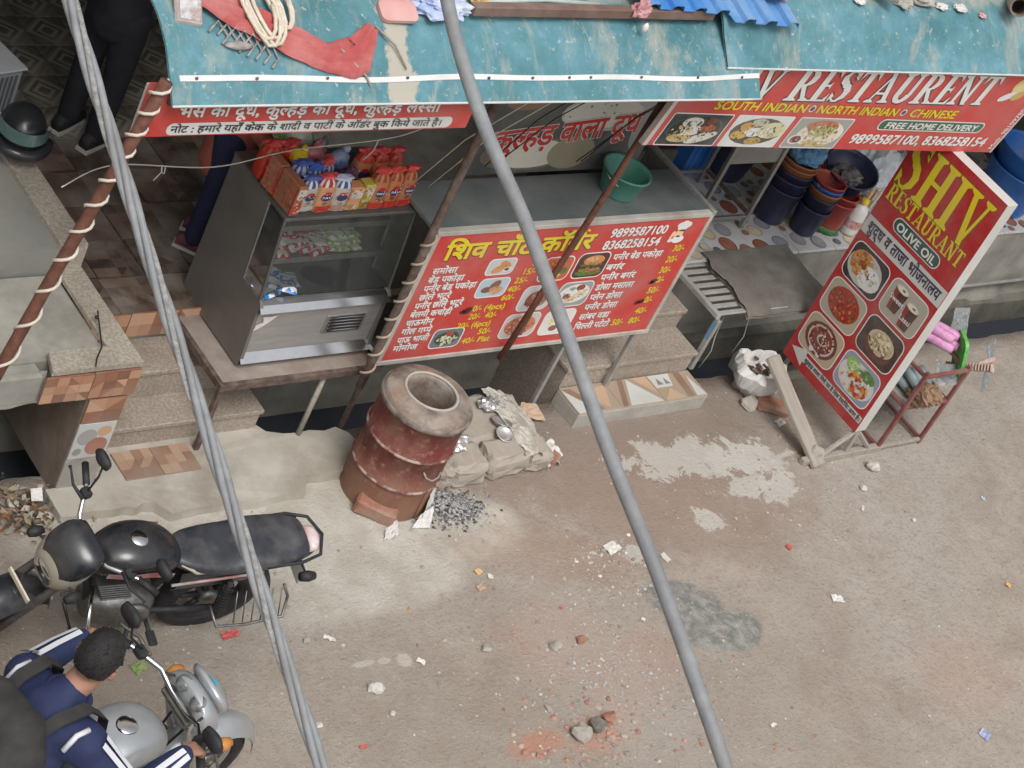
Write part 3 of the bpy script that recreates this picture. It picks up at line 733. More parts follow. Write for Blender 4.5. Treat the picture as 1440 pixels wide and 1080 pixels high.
mpic(-.075, -.08, .23, .18, lin((204, 206, 206)), [(.1, -.1, .75, .75, lin((150, 84, 72)))], seed=6, scatter=(40, .1, -.1, .7, .7, .15, [lin((120, 52, 44)), lin((176, 110, 90)), br, lin((206, 160, 140))]))
mpic(.22, -.08, .25, .18, lin((150, 156, 156)), [(.0, .05, .95, .8, WHITE), (-.4, -.15, .25, .25, lin((140, 70, 56))), (.25, .55, .28, .25, lin((150, 80, 60))), (-.25, .5, .2, .16, lin((150, 160, 150))), (.15, -.2, .75, .22, lin((222, 190, 138)), .55), (.1, -.26, .6, .1, lin((240, 214, 168)), .55)], seed=7)
mpic(-.09, -.29, .26, .175, lin((205, 196, 190)), [(.0, .0, .9, .85, lin((196, 120, 88)))], seed=8, scatter=(60, 0, 0, .8, .75, .12, [lin((214, 140, 104)), lin((176, 90, 62)), lin((232, 176, 140)), lin((150, 70, 50))]))
mpic(.205, -.295, .23, .185, lin((226, 226, 222)), [(-.4, .1, .3, .3, lin((240, 225, 170))), (-.1, -.5, .3, .25, lin((150, 96, 80))), (.35, .1, .35, .12, lin((70, 80, 66)), .5), (.3, .6, .25, .2, lin((240, 215, 180)))], seed=9)
# small cook figure printed in the corner
u, v = .84, .335; b = MB(); sk = lin((240, 200, 160))
for k, (x, y, rx, ry, c) in enumerate([(0, .05, .035, .045, sk), (.012, .015, .05, .03, WHITE), (.005, .10, .042, .016, WHITE), (-.02, .125, .03, .022, WHITE), (.035, .125, .032, .024, WHITE), (.008, .135, .03, .024, WHITE), (-.05, .06, .016, .022, sk), (-.058, .035, .012, .02, sk), (-.052, .01, .02, .014, WHITE), (.0, .04, .018, .006, BLACK), (.01, .085, .03, .006, BLACK)]):
    b.disc((u + x, v + y - .06, .002 + .0003 * k), rx, ry, 14, col=c)
b.build('cook_picture', M_print, mn)

# ------------------------------------------------------------------ standing sign, perpendicular to the street
SW, SH = .79, 1.92
sg = thing('standing_sign', 'tall red restaurant sign with yellow serif capitals in a white frame, standing in the street', 'sign', (5.22, -.33, 1.20), (R_(90), 0, R_(-90)))
DR = lin((178, 48, 50))
b = MB(); b.col = DR; b.grid(lambda p, q: ((p - .5) * SW, (q - .5) * SH, 0), 2, 4, col=DR); b.build('printed_face', M_print, sg)
b = MB(); b.box((0, 0, -.056), (SW - .004, SH - .004, .108), .003); b.build('light_box', M_signframe, sg)
serif_lettering(sg, 'SHIV', -.375, .535, .36, .735, YEL, outline=((.25, .1, .02), .005), bold=.02)
serif_lettering(sg, 'RESTAURANT', -.365, .415, .115, .72, YEL, outline=((.3, .12, .03), .003), bold=.015)
b = MB(); b.add([(x + .01, y + .34, .0015) for x, y in rrect(.44, .105, .05)], [tuple(range(24))], col=WHITE); b.add([(x + .01, y + .34, .002) for x, y in rrect(.425, .092, .044)], [tuple(range(24))], col=lin((58, 92, 84))); b.build('badge', M_print, sg)
lettering(sg, 'OLIVE OIL', -.175, .31, .082, W(), .026, z=.0045, width=.37)
b = MB(); b.add([(-SW / 2 + .004, .125, .0015), (SW / 2 - .004, .125, .0015), (SW / 2 - .004, .255, .0015), (-SW / 2 + .004, .255, .0015)], [(0, 1, 2, 3)], col=(.62, .62, .6)); b.build('band', M_print, sg)
lettering(sg, 'शुद्ध व ताजा भोजनालय', -.355, .158, .108, (.05, .05, .09), .024, z=.003, width=.71)
def spic(x, y, bg, items, **k): picture(sg, x, y, .335, .268, bg, items, .42, bw=.008, **k)
spic(-.19, -.06, lin((60, 54, 56)), [(-.05, -.05, .92, .88, lin((196, 196, 190))), (-.3, .1, .6, .7, lin((206, 140, 70))), (.3, -.25, .6, .6, lin((232, 232, 226))), (-.25, .1, .25, .2, lin((150, 76, 44))), (.25, -.15, .06, .2, (.05, .05, .05), .4)], seed=11, scatter=(14, -.35, .15, .4, .5, .12, [lin((170, 96, 52)), lin((220, 160, 90))]))
spic(-.19, -.365, lin((180, 172, 154)), [(.0, .05, .85, .85, lin((170, 60, 46)))], seed=12, scatter=(70, 0, .05, .75, .75, .09, [lin((200, 90, 60)), lin((214, 140, 90)), lin((150, 44, 36)), lin((120, 110, 60))]))
spic(-.19, -.67, lin((186, 168, 142)), [(0, 0, .88, .9, lin((120, 66, 56))), (0, 0, .72, .75, lin((206, 190, 180))), (0, 0, .62, .65, lin((140, 70, 58))), (.05, .05, .3, .28, lin((210, 200, 190))), (.05, .02, .2, .2, lin((130, 64, 52))), (.05, .05, .1, .1, lin((120, 140, 80))), (-.2, -.72, .12, .14, lin((226, 220, 210))), (.2, -.75, .12, .1, lin((226, 220, 210)))], seed=13)
pp = (.19, -.05); spic(.19, -.05, lin((176, 172, 160)), [], seed=14)
b = MB()
for cx, cy in ((-.07, .02), (.06, -.02)):
    X, Y = pp[0] + cx, pp[1] + cy
    b.add([(X - .058, Y + .07, .0035), (X + .058, Y + .07, .0035), (X + .042, Y - .10, .0035), (X - .042, Y - .10, .0035)], [(0, 3, 2, 1)], col=lin((84, 46, 44)))
    b.add([(X - .058, Y + .07, .0037), (X - .02, Y + .07, .0037), (X - .015, Y - .10, .0037), (X - .042, Y - .10, .0037)], [(0, 3, 2, 1)], col=lin((140, 56, 48)))
    b.disc((X, Y + .07, .004), .058, .026, 16, col=lin((200, 196, 176))); b.disc((X, Y + .068, .0043), .048, .02, 16, col=lin((226, 222, 206))); b.disc((X + .01, Y + .07, .0046), .016, .008, 8, col=lin((120, 110, 80)))
b.build('cup_picture', M_print, sg)
lettering(sg, 'Sweet', pp[0] - .135, pp[1] - .01, .052, W(), .014, z=.005); lettering(sg, 'Lassi', pp[0] + .005, pp[1] - .07, .052, W(), .014, z=.005)
spic(.19, -.36, lin((70, 52, 50)), [(.05, -.2, .75, .7, lin((104, 64, 52))), (.05, .05, .7, .62, lin((206, 190, 156))), (.0, .1, .5, .45, lin((190, 172, 136)))], seed=15, scatter=(30, .05, .05, .5, .45, .12, [lin((222, 208, 176)), lin((170, 150, 112)), lin((234, 222, 196))]))
spic(.19, -.67, lin((150, 156, 176)), [(0, -.05, .98, .88, lin((214, 214, 208))), (-.45, .45, .36, .38, lin((150, 196, 96))), (-.45, .45, .22, .24, lin((196, 222, 150))), (.35, .5, .45, .3, lin((96, 140, 70)))], seed=16, scatter=(44, .05, -.25, .75, .5, .14, [lin((214, 140, 66)), lin((196, 90, 50)), lin((232, 176, 96)), lin((170, 70, 44))]))
b = MB(); u, v = 0, -.865
b.add([(u - .23, v - .026, .0015), (u + SW / 2 - .01, v - .026, .0015), (u + SW / 2 - .01, v + .026, .0015), (u - .23, v + .026, .0015)], [(0, 1, 2, 3)], col=(.6, .6, .57))
b.add([(u - .36, v + .005, .0017), (u - .225, v - .065, .0017), (u - .225, v + .07, .0017)], [(0, 1, 2)], col=(.6, .6, .57)); b.build('arrow', M_print, sg)
lettering(sg, 'कुल्हड़ वाला निचे पर है शिव रेस्टोरेंट ऊपर है।', u - .215, v - .014, .042, (.04, .04, .06), .024, z=.003, width=.59)
for y_ in (.385, -.36):
    b = MB(); b.box((y_, -SH / 2 - .215, -.035), (.045, .05, .80), .004); b.build('foot_bar', M_wood, sg)
for zz in (-.30, .21):
    b = MB(); b.tube([(.385, -SH / 2 - .20, zz), (.37, -SH / 2 - .005, -.055)], .018, 6, smooth=False); b.build('brace', M_wood, sg)
b = MB(); b.tube([(.385, -SH / 2 - .20, -.06), (.38, -SH / 2 - .005, -.056)], .02, 6, smooth=False); b.build('post', M_wood, sg)
b = MB(); b.tube([(-.36, -SH / 2 - .20, -.06), (-.36, -SH / 2 - .005, -.056)], .02, 6, smooth=False); b.build('post', M_wood, sg)

# ------------------------------------------------------------------ hanging sign over the right bay
sr = thing('hanging_sign', 'long red restaurant sign with white serif capitals hanging below the right awning', 'sign', (4.03, -.20, 2.225))
sr.rotation_euler = (Matrix.Rotation(R_(3.05), 4, 'Y') @ Matrix.Rotation(R_(97), 4, 'X')).to_euler()
RW, RH = 3.20, .68
HR = lin((200, 76, 72))
b = MB(); b.col = HR; b.grid(lambda p, q: ((p - .5) * RW, q * (.585 + .09 * p), .003 * fbm(p * 6, q * 2)), 16, 4, col=HR); b.build('printed_face', M_print, sr)
b = MB(); b.prism([(-RW / 2, 0), (RW / 2, 0), (RW / 2, .67), (-RW / 2, .58)], -.028, -.008); b.build('backing', M_boardframe, sr)
for x in (-RW / 2 + .02, RW / 2 - .008): b = MB(); b.box((x, .29, -.01), (.03 if x < 0 else .012, .58, .03), .003); b.build('frame_side', M_signframe, sr)
serif_lettering(sr, 'SHIV RESTAURENT', -1.53, .372, .232, 2.64, W(), outline=((.05, .04, .04), .008), shear=0, bold=.03).rotation_euler = (0, 0, R_(1.1))
for s_, u_, w_ in (('SOUTH INDIAN', -1.26, .76), ('NORTH INDIAN', -.41, .74), ('CHINESE', .45, .46)): lettering(sr, s_, u_, .275, .088, YEL, .024, width=w_, outline=((.12, .04, .02), .014, .014))
for x in (-.455, .385):
    b = MB(); b.disc((x, .305, .0015), .026, .026, 14, col=WHITE); b.disc((x, .305, .002), .018, .018, 14, col=(.05, .05, .06)); b.build('bullet', M_print, sr)
b = MB(); b.add([(x + .77, y + .205, .0015) for x, y in rrect(1.05, .088, .042)], [tuple(range(24))], col=WHITE); b.add([(x + .77, y + .205, .002) for x, y in rrect(1.03, .072, .035)], [tuple(range(24))], col=lin((62, 108, 88))); b.build('badge', M_print, sr)
lettering(sr, 'FREE HOME DELIVERY', .31, .18, .068, W(), .024, z=.0045, width=.92)
lettering(sr, '9899587100, 8368258154', .09, .052, .105, W(), .024, width=1.36, outline=(BLACK, .012, .012))
lettering(sr, 'Mob. 9810978584', 0, 0, .055, W(), .014, M=Matrix.Translation((RW / 2 - .03, .03, 0)) @ Matrix.Rotation(R_(90), 4, 'Z'))
def rpic(x, w, bg, items, **k): picture(sr, x, .122, w, .222, bg, items, .06, bw=.008, **k)
rpic(-1.285, .46, lin((46, 56, 54)), [(0, 0, .92, .95, lin((70, 88, 84))), (0, 0, .86, .88, lin((38, 48, 46))), (-.2, .45, .35, .35, lin((214, 214, 206))), (-.05, -.05, .3, .33, lin((224, 222, 214))), (.42, .1, .26, .28, lin((186, 96, 56))), (.35, .6, .25, .22, lin((120, 60, 46))), (.4, -.5, .5, .3, lin((224, 222, 214)), .3), (-.35, -.55, .4, .28, lin((206, 184, 136)))], seed=21, scatter=(26, -.45, -.15, .35, .4, .1, [lin((214, 196, 150)), lin((196, 160, 100)), cr_]))
rpic(-.775, .46, lin((222, 224, 224)), [(0, 0, .95, .9, lin((90, 84, 70))), (-.4, .3, .3, .3, lin((206, 160, 80))), (-.55, -.25, .3, .3, lin((214, 176, 96))), (-.1, .6, .3, .25, lin((190, 196, 176))), (.1, -.65, .3, .25, lin((186, 160, 96))), (-.1, -.05, .32, .32, WHITE), (.5, .1, .5, .55, lin((214, 212, 176)))], seed=22, scatter=(18, .5, .1, .4, .45, .1, [WHITE, lin((206, 200, 150))]))
rpic(-.245, .47, lin((160, 166, 160)), [(.1, -.05, .85, .9, lin((226, 222, 206))), (.0, .5, .6, .4, lin((190, 120, 84))), (.1, .15, .5, .4, lin((176, 184, 120))), (-.65, -.45, .28, .34, WHITE), (-.65, -.45, .2, .25, lin((120, 52, 44))), (.1, -.6, .5, .12, lin((214, 196, 146))), (.15, -.8, .55, .1, lin((206, 184, 130)))], seed=23, scatter=(44, .1, .15, .7, .6, .1, [lin((206, 140, 96)), lin((186, 190, 120)), lin((214, 206, 160)), lin((170, 90, 62))]))
b = MB()
for k, (x, y, rx, ry, c) in enumerate([(1.36, .58, .12, .07, lin((214, 196, 120))), (1.32, .53, .06, .05, lin((226, 206, 150))), (1.40, .60, .05, .03, lin((240, 226, 170))), (1.26, .47, .08, .03, WHITE), (1.36, .48, .06, .035, lin((196, 170, 96)))]): b.disc((x, y, .002 + .0003 * k), rx, ry, 16, col=c, rot=.4)
b.build('dish_picture', M_print, sr)

# ------------------------------------------------------------------ banner under the left awning
bl = thing('dairy_banner', 'red and white Hindi banner strip under the left awning', 'banner', (.10, -.345, 2.71), (R_(90), 0, 0))
BW = 1.80
b = MB(); b.col = RED; b.grid(lambda p, q: ((p - .5) * BW - (.10 if p < .5 else -.06) * 0 , -.135 + q * .28, .004 * fbm(p * 7, q)), 14, 4, colfn=lambda p, q: RED); b.build('printed_face', M_print, bl)
b = MB(); b.box((0, .0, -.012), (BW, .26, .012)); b.build('backing', M_boardframe, bl)
b = MB(); b.add([(x + .03, y - .098, .0015) for x, y in rrect(BW - .26, .062, .03)], [tuple(range(24))], col=(.66, .66, .64)); b.build('band', M_print, bl)
lettering(bl, 'नोट : हमारे यहाँ केक के शादी व पार्टी के ऑर्डर बुक किये जाते है।', -.72, -.115, .052, (.04, .04, .05), .018, z=.003, width=1.46)
lettering(bl, 'भैंस का दूध, कुल्हड़ का दूध, कुल्हड़ लस्सी', -.71, -.035, .088, W(), .022, width=1.40, outline=(BLACK, .01, .02))
lettering(bl, 'शिव डेयरी', -.68, .032, .13, YEL, .03, width=.95)

# ------------------------------------------------------------------ milk banner behind the counter
b2 = board('milk_banner', 'grey picture banner with red Hindi lettering behind the stall counter', 'banner', 1.30, .58, .012, (2.72, .505, 1.85), FACE_S, lin((84, 86, 84)), M_boardframe, 0)
picture(b2, .02, .0, 1.26, .56, lin((78, 82, 80)), [(.35, .45, .62, .48, lin((176, 186, 184))), (.25, .42, .5, .38, lin((214, 216, 208))), (-.45, -.55, .55, .42, lin((120, 104, 92))), (-.42, -.55, .46, .36, lin((218, 214, 200))), (.08, -.55, .28, .42, lin((150, 142, 116))), (-.72, .75, .25, .2, lin((140, 110, 86))), (.85, -.05, .12, .5, lin((150, 158, 160)))], .02, bw=0, scatter=(22, .1, .45, .4, .3, .03, [lin((150, 130, 90)), lin((120, 120, 84))]), seed=31, name='bowl_picture', mottle=False)
lettering(b2, 'कुल्हड़ वाला दूध', -.57, -.07, .215, lin((196, 52, 46)), .022, z=.007, width=1.08, outline=(WHITE, .022, 0), M=Matrix.Rotation(R_(6), 4, 'Z'))
b = MB()
for k in range(9): b.add([(-.63 + .14 * k, .25, .006), (-.55 + .14 * k, .25, .006), (-.50 + .14 * k, .288, .006), (-.58 + .14 * k, .288, .006)], [(0, 1, 2, 3)], col=[lin((130, 96, 76)), lin((110, 76, 62)), lin((96, 140, 60))][k % 3])
b.build('printed_border', M_print, b2)
# ------------------------------------------------------------------ awnings
def awning_mat(name):
    m = bpy.data.materials.new(name); m.use_nodes = True; nt = m.node_tree; N = nt.nodes; L = nt.links; b = N['Principled BSDF']
    tc = N.new('ShaderNodeTexCoord'); P = tc.outputs['Object']
    def nz(s, d=8, r=.65, st=None, dist=0):
        src = P
        if st:
            mp = N.new('ShaderNodeMapping'); mp.inputs['Scale'].default_value = st; L.new(P, mp.inputs[0]); src = mp.outputs[0]
        t = N.new('ShaderNodeTexNoise'); nset(t, Scale=s, Detail=d, Roughness=r, Distortion=dist); L.new(src, t.inputs['Vector']); return t.outputs['Fac']
    def rng(o, a, z, hi=1.):
        r = N.new('ShaderNodeMapRange'); r.inputs[1].default_value = a; r.inputs[2].default_value = z; r.inputs[4].default_value = hi; L.new(o, r.inputs[0]); return r.outputs[0]
    def mix(f, a, c):
        x = N.new('ShaderNodeMix'); x.data_type = 'RGBA'; L.new(f, x.inputs[0])
        for i, s in ((6, a), (7, c)):
            if isinstance(s, tuple): x.inputs[i].default_value = (*s, 1)
            else: L.new(s, x.inputs[i])
        return x.outputs[2]
    c = mix(rng(nz(2.2, 9, .7), .35, .65), lin((66, 116, 124)), lin((108, 154, 168)))
    c = mix(rng(nz(8, 10, .72), .45, .62, .6), c, lin((80, 124, 128)))
    c = mix(rng(nz(2.6, 11, .72, (1, .5, .5), .5), .535, .68, .8), c, lin((172, 168, 154)))
    c = mix(rng(nz(13, 9, .72, (1, .45, .45), .6), .585, .70, .6), c, lin((186, 182, 168)))
    c = mix(rng(nz(30, 6, .7), .60, .70, .75), c, lin((200, 196, 184)))
    # broad band of dried mud that ran down the sheet
    g = N.new('ShaderNodeSeparateXYZ'); L.new(P, g.inputs[0])
    d = N.new('ShaderNodeMath'); d.operation = 'SUBTRACT'; L.new(g.outputs[0], d.inputs[0]); d.inputs[1].default_value = .50
    a = N.new('ShaderNodeMath'); a.operation = 'ABSOLUTE'; L.new(d.outputs[0], a.inputs[0])
    s = N.new('ShaderNodeMath'); s.operation = 'MULTIPLY_ADD'; L.new(nz(3.5, 9, .7), s.inputs[0]); s.inputs[1].default_value = -.36; L.new(a.outputs[0], s.inputs[2])
    c = mix(rng(s.outputs[0], -.105, -.125, .93), c, lin((182, 176, 162)))
    # loose dirt gathered on the flat back part
    q = N.new('ShaderNodeMath'); q.operation = 'MULTIPLY_ADD'; L.new(nz(5, 9, .7), q.inputs[0]); q.inputs[1].default_value = .55; L.new(g.outputs[1], q.inputs[2])
    c = mix(rng(q.outputs[0], .24, .38, .85), c, lin((172, 164, 148)))
    L.new(c, b.inputs['Base Color']); b.inputs['Roughness'].default_value = .55; b.inputs['Specular IOR Level'].default_value = .35
    bp = N.new('ShaderNodeBump'); nset(bp, Strength=.2, Distance=.02); L.new(nz(9, 6), bp.inputs['Height']); L.new(bp.outputs[0], b.inputs['Normal'])
    return m
M_awn = awning_mat('teal_vinyl')
PROF_L = [(y - .12, z + .10) for y, z in [(-.300, 2.690), (-.265, 2.728), (-.225, 2.772), (-.180, 2.820), (-.13, 2.865), (-.07, 2.905), (.0, 2.94), (.10, 2.97), (.25, 3.0), (.42, 3.035), (.62, 3.075), (.78, 3.10)]]
PROF_R = [(y - .025, z + .02) for y, z in [(-.300, 2.88), (-.255, 2.925), (-.215, 2.965), (-.175, 3.01), (-.13, 3.06), (-.08, 3.10), (.0, 3.135), (.1, 3.165), (.25, 3.2), (.42, 3.235), (.62, 3.27), (.78, 3.30)]]
def pint(prof, t):
    t = max(0, min(.9999, t)) * (len(prof) - 1); i = int(t); f = t - i
    return prof[i][0] * (1 - f) + prof[i + 1][0] * f, prof[i][1] * (1 - f) + prof[i + 1][1] * f
def awn_surf(prof, x0, x1, droop, ph):
    def fn(u, v):
        x = x0 + (x1 - x0) * u; y, z = pint(prof, v)
        w = .010 * math.sin(x * 5.1 + ph) * (1 - v) + .012 * fbm(x * 2.2, v * 3, ph) + .006 * fbm(x * 7, v * 9, ph)
        sagg = -.02 * v * (1 - abs(math.sin(x * 2.4 + ph)))
        return (x, y - w * .7, z + w * .5 + droop * u + sagg)
    return fn
def surf_z(fn, x0, x1, x, y):
    u = (x - x0) / (x1 - x0); best = None
    for k in range(81):
        p = fn(u, k / 80)
        if best is None or abs(p[1] - y) < abs(best[1] - y): best = p
    return best[2]
aw = thing('teal_awning', 'teal vinyl awning with a white stripe over the menu stall, littered with cloth and rope', 'awning')
fL = awn_surf(PROF_L, -.71, 2.85, -.02, .4)
mb = MB(); mb.grid(fL, 110, 30); mb.grid(lambda u, v: tuple(Vector(fL(1 - u, v)) + Vector((0, .008, -.008))), 110, 30); mb.build('sheet', M_awn, aw)
mb = MB(); mb.grid(lambda u, v: tuple(Vector(fL(.012 + .988 * u, .165 + .036 * v + .012 * math.sin(u * 17) * math.sin(u * 5))) + Vector((0, -.003, .002))), 90, 2); mb.build('stripe', mat('white_tape', (.66, .68, .68), (.74, .75, .75), 5, .5, 0, .05, 30, dirt=(.45, .42, .36), damt=.35), aw)
mb = MB(); mb.tube([Vector(fL(u / 40, 0)) + Vector((0, .0, -.003)) for u in range(41)], .006, 6); mb.build('hem', mat('pale_hem', (.55, .58, .57), (.62, .64, .63), 9, .6), aw)
for u in (.035, .12, .22, .345, .48, .555, .62, .66, .76, .87, .96):
    mb = MB(); p = Vector(fL(u, .183)); mb.blob(p + Vector((0, -.006, .005)), (.009, .006, .009), int(u * 90), .1, sub=1); mb.build('rivet', M_rustdark, aw)
fR = awn_surf(PROF_R, 2.6, 9.5, -.17, 2.2)
ar = thing('teal_awning', 'teal vinyl awning without a stripe above the hanging red sign on the right', 'awning')
mb = MB(); mb.grid(fR, 130, 30); mb.grid(lambda u, v: tuple(Vector(fR(1 - u, v)) + Vector((0, .008, -.008))), 130, 30); mb.build('sheet', M_awn, ar)
mb = MB(); mb.tube([Vector(fR(u / 60, 0)) + Vector((0, 0, -.003)) for u in range(61)], .006, 6); mb.build('hem', MATS['pale_hem'], ar)
for k, (x, zz) in enumerate(((-.4, 2.78), (1.4, 2.77), (2.75, 2.76))):
    mb = MB(); mb.tube([(x, -.38, zz), (x, .8, zz + .30)], .016, 6); mb.build('support_arm', M_rustdark, aw)
mb = MB(); mb.tube([(-.7, -.375, 2.775), (2.83, -.375, 2.745)], .014, 6); mb.build('front_rail', M_rustdark, aw)
for x in (3.2, 5.0, 6.8):
    mb = MB(); mb.tube([(x, -.25, 2.85), (x, .8, 3.15)], .016, 6); mb.build('support_arm', M_rustdark, ar)

def onL(x, y, dz=0.0):
    x = x * .985 - .10; y -= .12
    return Vector((x, y, surf_z(fL, -.71, 2.85, x, y) + dz))
def onR(x, y, dz=0.0): return Vector((x, y, surf_z(fR, 2.6, 9.5, x, y) + dz))

# things lying on the awnings
def drape(name, label, cat, path, width, m, amp=.012, dz=.012, nu=30, nv=8, seed=0):
    pts = [Vector((x, y, 0)) for x, y in path]
    def fn(u, v):
        t = u * (len(pts) - 1); i = min(int(t), len(pts) - 2); f = t - i
        c = pts[i].lerp(pts[i + 1], f); d = (pts[i + 1] - pts[i]).normalized(); n = Vector((-d.y, d.x, 0))
        w = width[i] * (1 - f) + width[i + 1] * f
        p = c + n * (v - .5) * w; q0 = onL(p.x, p.y); p = Vector((p.x, p.y, 0))
        z = q0.z + dz + amp * (1 + math.sin(v * 19 + u * 7 + seed) + .8 * fbm(u * 9, v * 5, seed))
        return (q0.x, q0.y - amp * .6 * (1 + math.sin(v * 19 + u * 7 + seed)), z)
    b = MB(); b.grid(fn, nu, nv); return tag(b.build(name, m), label, cat)
drape('red_cloth', 'faded red cloth strip trailing across the teal awning', 'cloth', [(-.42, .10), (-.25, .0), (-.02, -.10), (.18, -.175), (.35, -.17), (.46, -.06)], [.13, .17, .13, .09, .15, .05], M_cloth_red)
def coil(seed, c, rx, ry, n):
    r = random.Random(seed); pts = []
    for k in range(n * 14 + 1):
        t = k / 14 * 2 * math.pi; q = 1 + .12 * math.sin(t * .37 + seed)
        x = c[0] + rx * q * math.cos(t) + .35 * rx * math.sin(t * .21); y = c[1] + ry * q * math.sin(t)
        pts.append(onL(x, y, .03 + .004 * (k / 14)) + Vector((0, -.008, 0)))
    return pts
mb = MB(); mb.tube(coil(1, (-.10, .02), .075, .15, 4), .0095, 6); mb.tube(coil(5, (-.02, .06), .05, .13, 2), .0085, 6); tag(mb.build('rope_coil', M_rope), 'loose coil of cream jute rope on the red cloth', 'rope')
p = onL(-.47, .02, .02); r0 = thing('old_box', 'dirty flattened metal box lying at the left corner of the awning', 'box', p, (R_(38), R_(4), R_(-8)))
mb = MB(); mb.box((0, 0, 0), (.13, .17, .025), .008); mb.build('shell', mat('dirty_tin', (.34, .28, .25), (.46, .42, .4), 9, .6, .3, .3, 30), r0)
mb = MB(); mb.box((.005, -.02, .0145), (.10, .09, .004), .001); mb.build('label_plate', mat('peeling_label', (.62, .64, .68), (.3, .2, .17), 22, .7), r0)
mb = MB()
for k in range(7):
    x, y = -.40 + .04 * k, -.08 - .012 * k; mb.tube([onL(x, y, .01), onL(x + .05, y + .03, .03), onL(x + .09, y - .02, .012), onL(x + .05, y - .05, .02)], .006, 5)
mb.blob(onL(-.27, -.13, .012), (.07, .025, .015), 3, .4); tag(mb.build('tangled_strap', mat('grey_strap', (.22, .21, .2), (.45, .4, .38), 18, .7, 0, .2)), 'tangled grey strap and cord beside the red cloth', 'strap')
pr_ = thing('pink_tray', 'broken pink plastic tray lying in two halves on the awning', 'tray', onL(.62, .07, .018), (R_(22), 0, R_(-14)))
M_pink = mat('faded_pink_plastic', (.58, .27, .26), (.66, .36, .34), 5, .5, 0, .08, 30, dirt=(.6, .5, .46), damt=.4)
mb = MB(); mb.prism(rrect(.17, .13, .02), 0, .015, Matrix.Translation((0, .075, 0))); mb.build('half', M_pink, pr_)
mb = MB(); mb.prism(rrect(.19, .11, .03), 0, .02, Matrix.Translation((.03, -.06, 0)) @ Matrix.Rotation(.15, 4, 'Z')); mb.build('half', M_pink, pr_)
M_bluebag = mat('pale_blue_film', (.36, .45, .68), (.62, .68, .80), 9, .35, 0, .5, 22)
def crumple(name, label, cat, c, r, m, seed, amp=.55, freq=2.4, sub=4, group=None, flat=-.35):
    b = MB(); b.blob((0, 0, 0), r, seed, amp, freq, sub, False, flat=r[2] * flat)
    o = b.build(name, m, loc=c); return tag(o, label, cat, group)
crumple('plastic_bag', 'crumpled pale blue plastic bag on the awning next to the pink tray', 'bag', onL(.90, .06, .02), (.16, .10, .05), M_bluebag, 4)
crumple('plastic_bag', 'small ochre plastic bag on the awning behind the thick cable', 'bag', onL(1.17, .07, .02), (.04, .07, .035), mat('ochre_film', (.55, .38, .14), (.68, .52, .25), 8, .4, 0, .4, 25), 9)
crumple('dark_rag', 'dark grey rag lying above the blue bag at the top edge', 'rag', onL(.80, .16, .02), (.07, .05, .03), mat('dark_rag', (.06, .065, .09), (.12, .12, .15), 8, .9), 12)
for k, (x0, y0, x1, y1, h) in enumerate(((.24, -.14, .47, -.37, .03), (.48, -.06, .62, -.21, .02))):
    a = onL(x0, y0, .02); e = onL(min(x1, 2.9), max(y1, -.28), .02)
    if y1 < -.3: e = e + Vector((.03, -.03, -.10))
    mb = MB(); mb.tube([a, a.lerp(e, .5) + Vector((.01, -.01, h)), e], [.006, .006, .004], 5); tag(mb.build('dry_twig', M_wood), ['long dry stick hanging over the awning edge below the red cloth', 'thin dry twig lying right of the red cloth'][k], 'twig')
mb = MB(); mb.tube([onL(1.22, .09, .02), onL(1.6, .10, .02), onL(1.95, .085, .015)], .012, 6); tag(mb.build('pale_pipe', mat('pale_teal_pipe', (.42, .52, .5), (.55, .6, .57), 9, .6)), 'pale teal plastic pipe lying along the awning behind the cable', 'pipe')
# corrugated blue sheet, timber and pipes above the awnings
bs = thing('corrugated_sheet', 'bright blue corrugated metal sheet resting over the awnings', 'roof sheet', (2.66, .02, 3.15), (R_(12), R_(1.0), R_(-3.0)))
M_blue = mat('blue_colour_sheet', (.05, .20, .52), (.10, .30, .62), 3, .35, 0, .05, 30, dirt=(.35, .42, .5), damt=.45)
def corr(u, v):
    x = -.62 + 1.08 * u; t = (x / .16) % 1.0; h = .03 * (1 if .35 < t < .65 else max(0, 1 - abs(t - .5) / .22 + .66) if .27 < t < .73 else 0)
    return (x, -.19 + .6 * v - (.05 if u > .55 else 0) * (1 - v), h)
mb = MB(); mb.grid(corr, 132, 3, False); mb.grid(lambda u, v: tuple(Vector(corr(1 - u, v)) - Vector((0, 0, .004))), 132, 3, False); mb.build('sheet', M_blue, bs)
mb = MB(); mb.box((1.75, -.115, 3.082), (1.60, .05, .055), .006); tag(mb.build('timber_batten', mat('brown_timber', (.16, .10, .08), (.24, .17, .14), 6, .85, 0, .3, 50)), 'brown timber batten under the edge of the blue sheet', 'batten')
crumple('pink_rag', 'faded pink rag hanging from the brown timber batten', 'rag', Vector((2.0, -.14, 3.105)), (.05, .03, .06), mat('pink_rag', (.5, .24, .25), (.6, .36, .36), 9, .9, 0, .3), 22)
mb = MB(); mb.blob((2.02, -.20, 3.05), (.018, .014, .028), 2, .2); tag(mb.build('white_scrap', M_paper), 'small white scrap below the pink rag', 'litter')
b = MB(); b.add([(x, y, .0) for x, y in rrect(.21, .15, .03)], [tuple(range(24))], col=lin((196, 84, 96))); b.add([(x, y, .0012) for x, y in rrect(.18, .12, .02)], [tuple(range(24))], col=(.62, .58, .54))
for k in range(22): b.disc((ru(-.07, .07), ru(-.045, .045), .002 + .0001 * k), .008, .006, 6, col=(.25, .2, .2))
tag(b.build('printed_card', M_print, loc=(2.98, -.04, 3.20), rot=(R_(12), R_(2), R_(-12))), 'pink edged printed card lying on the blue sheet', 'card')
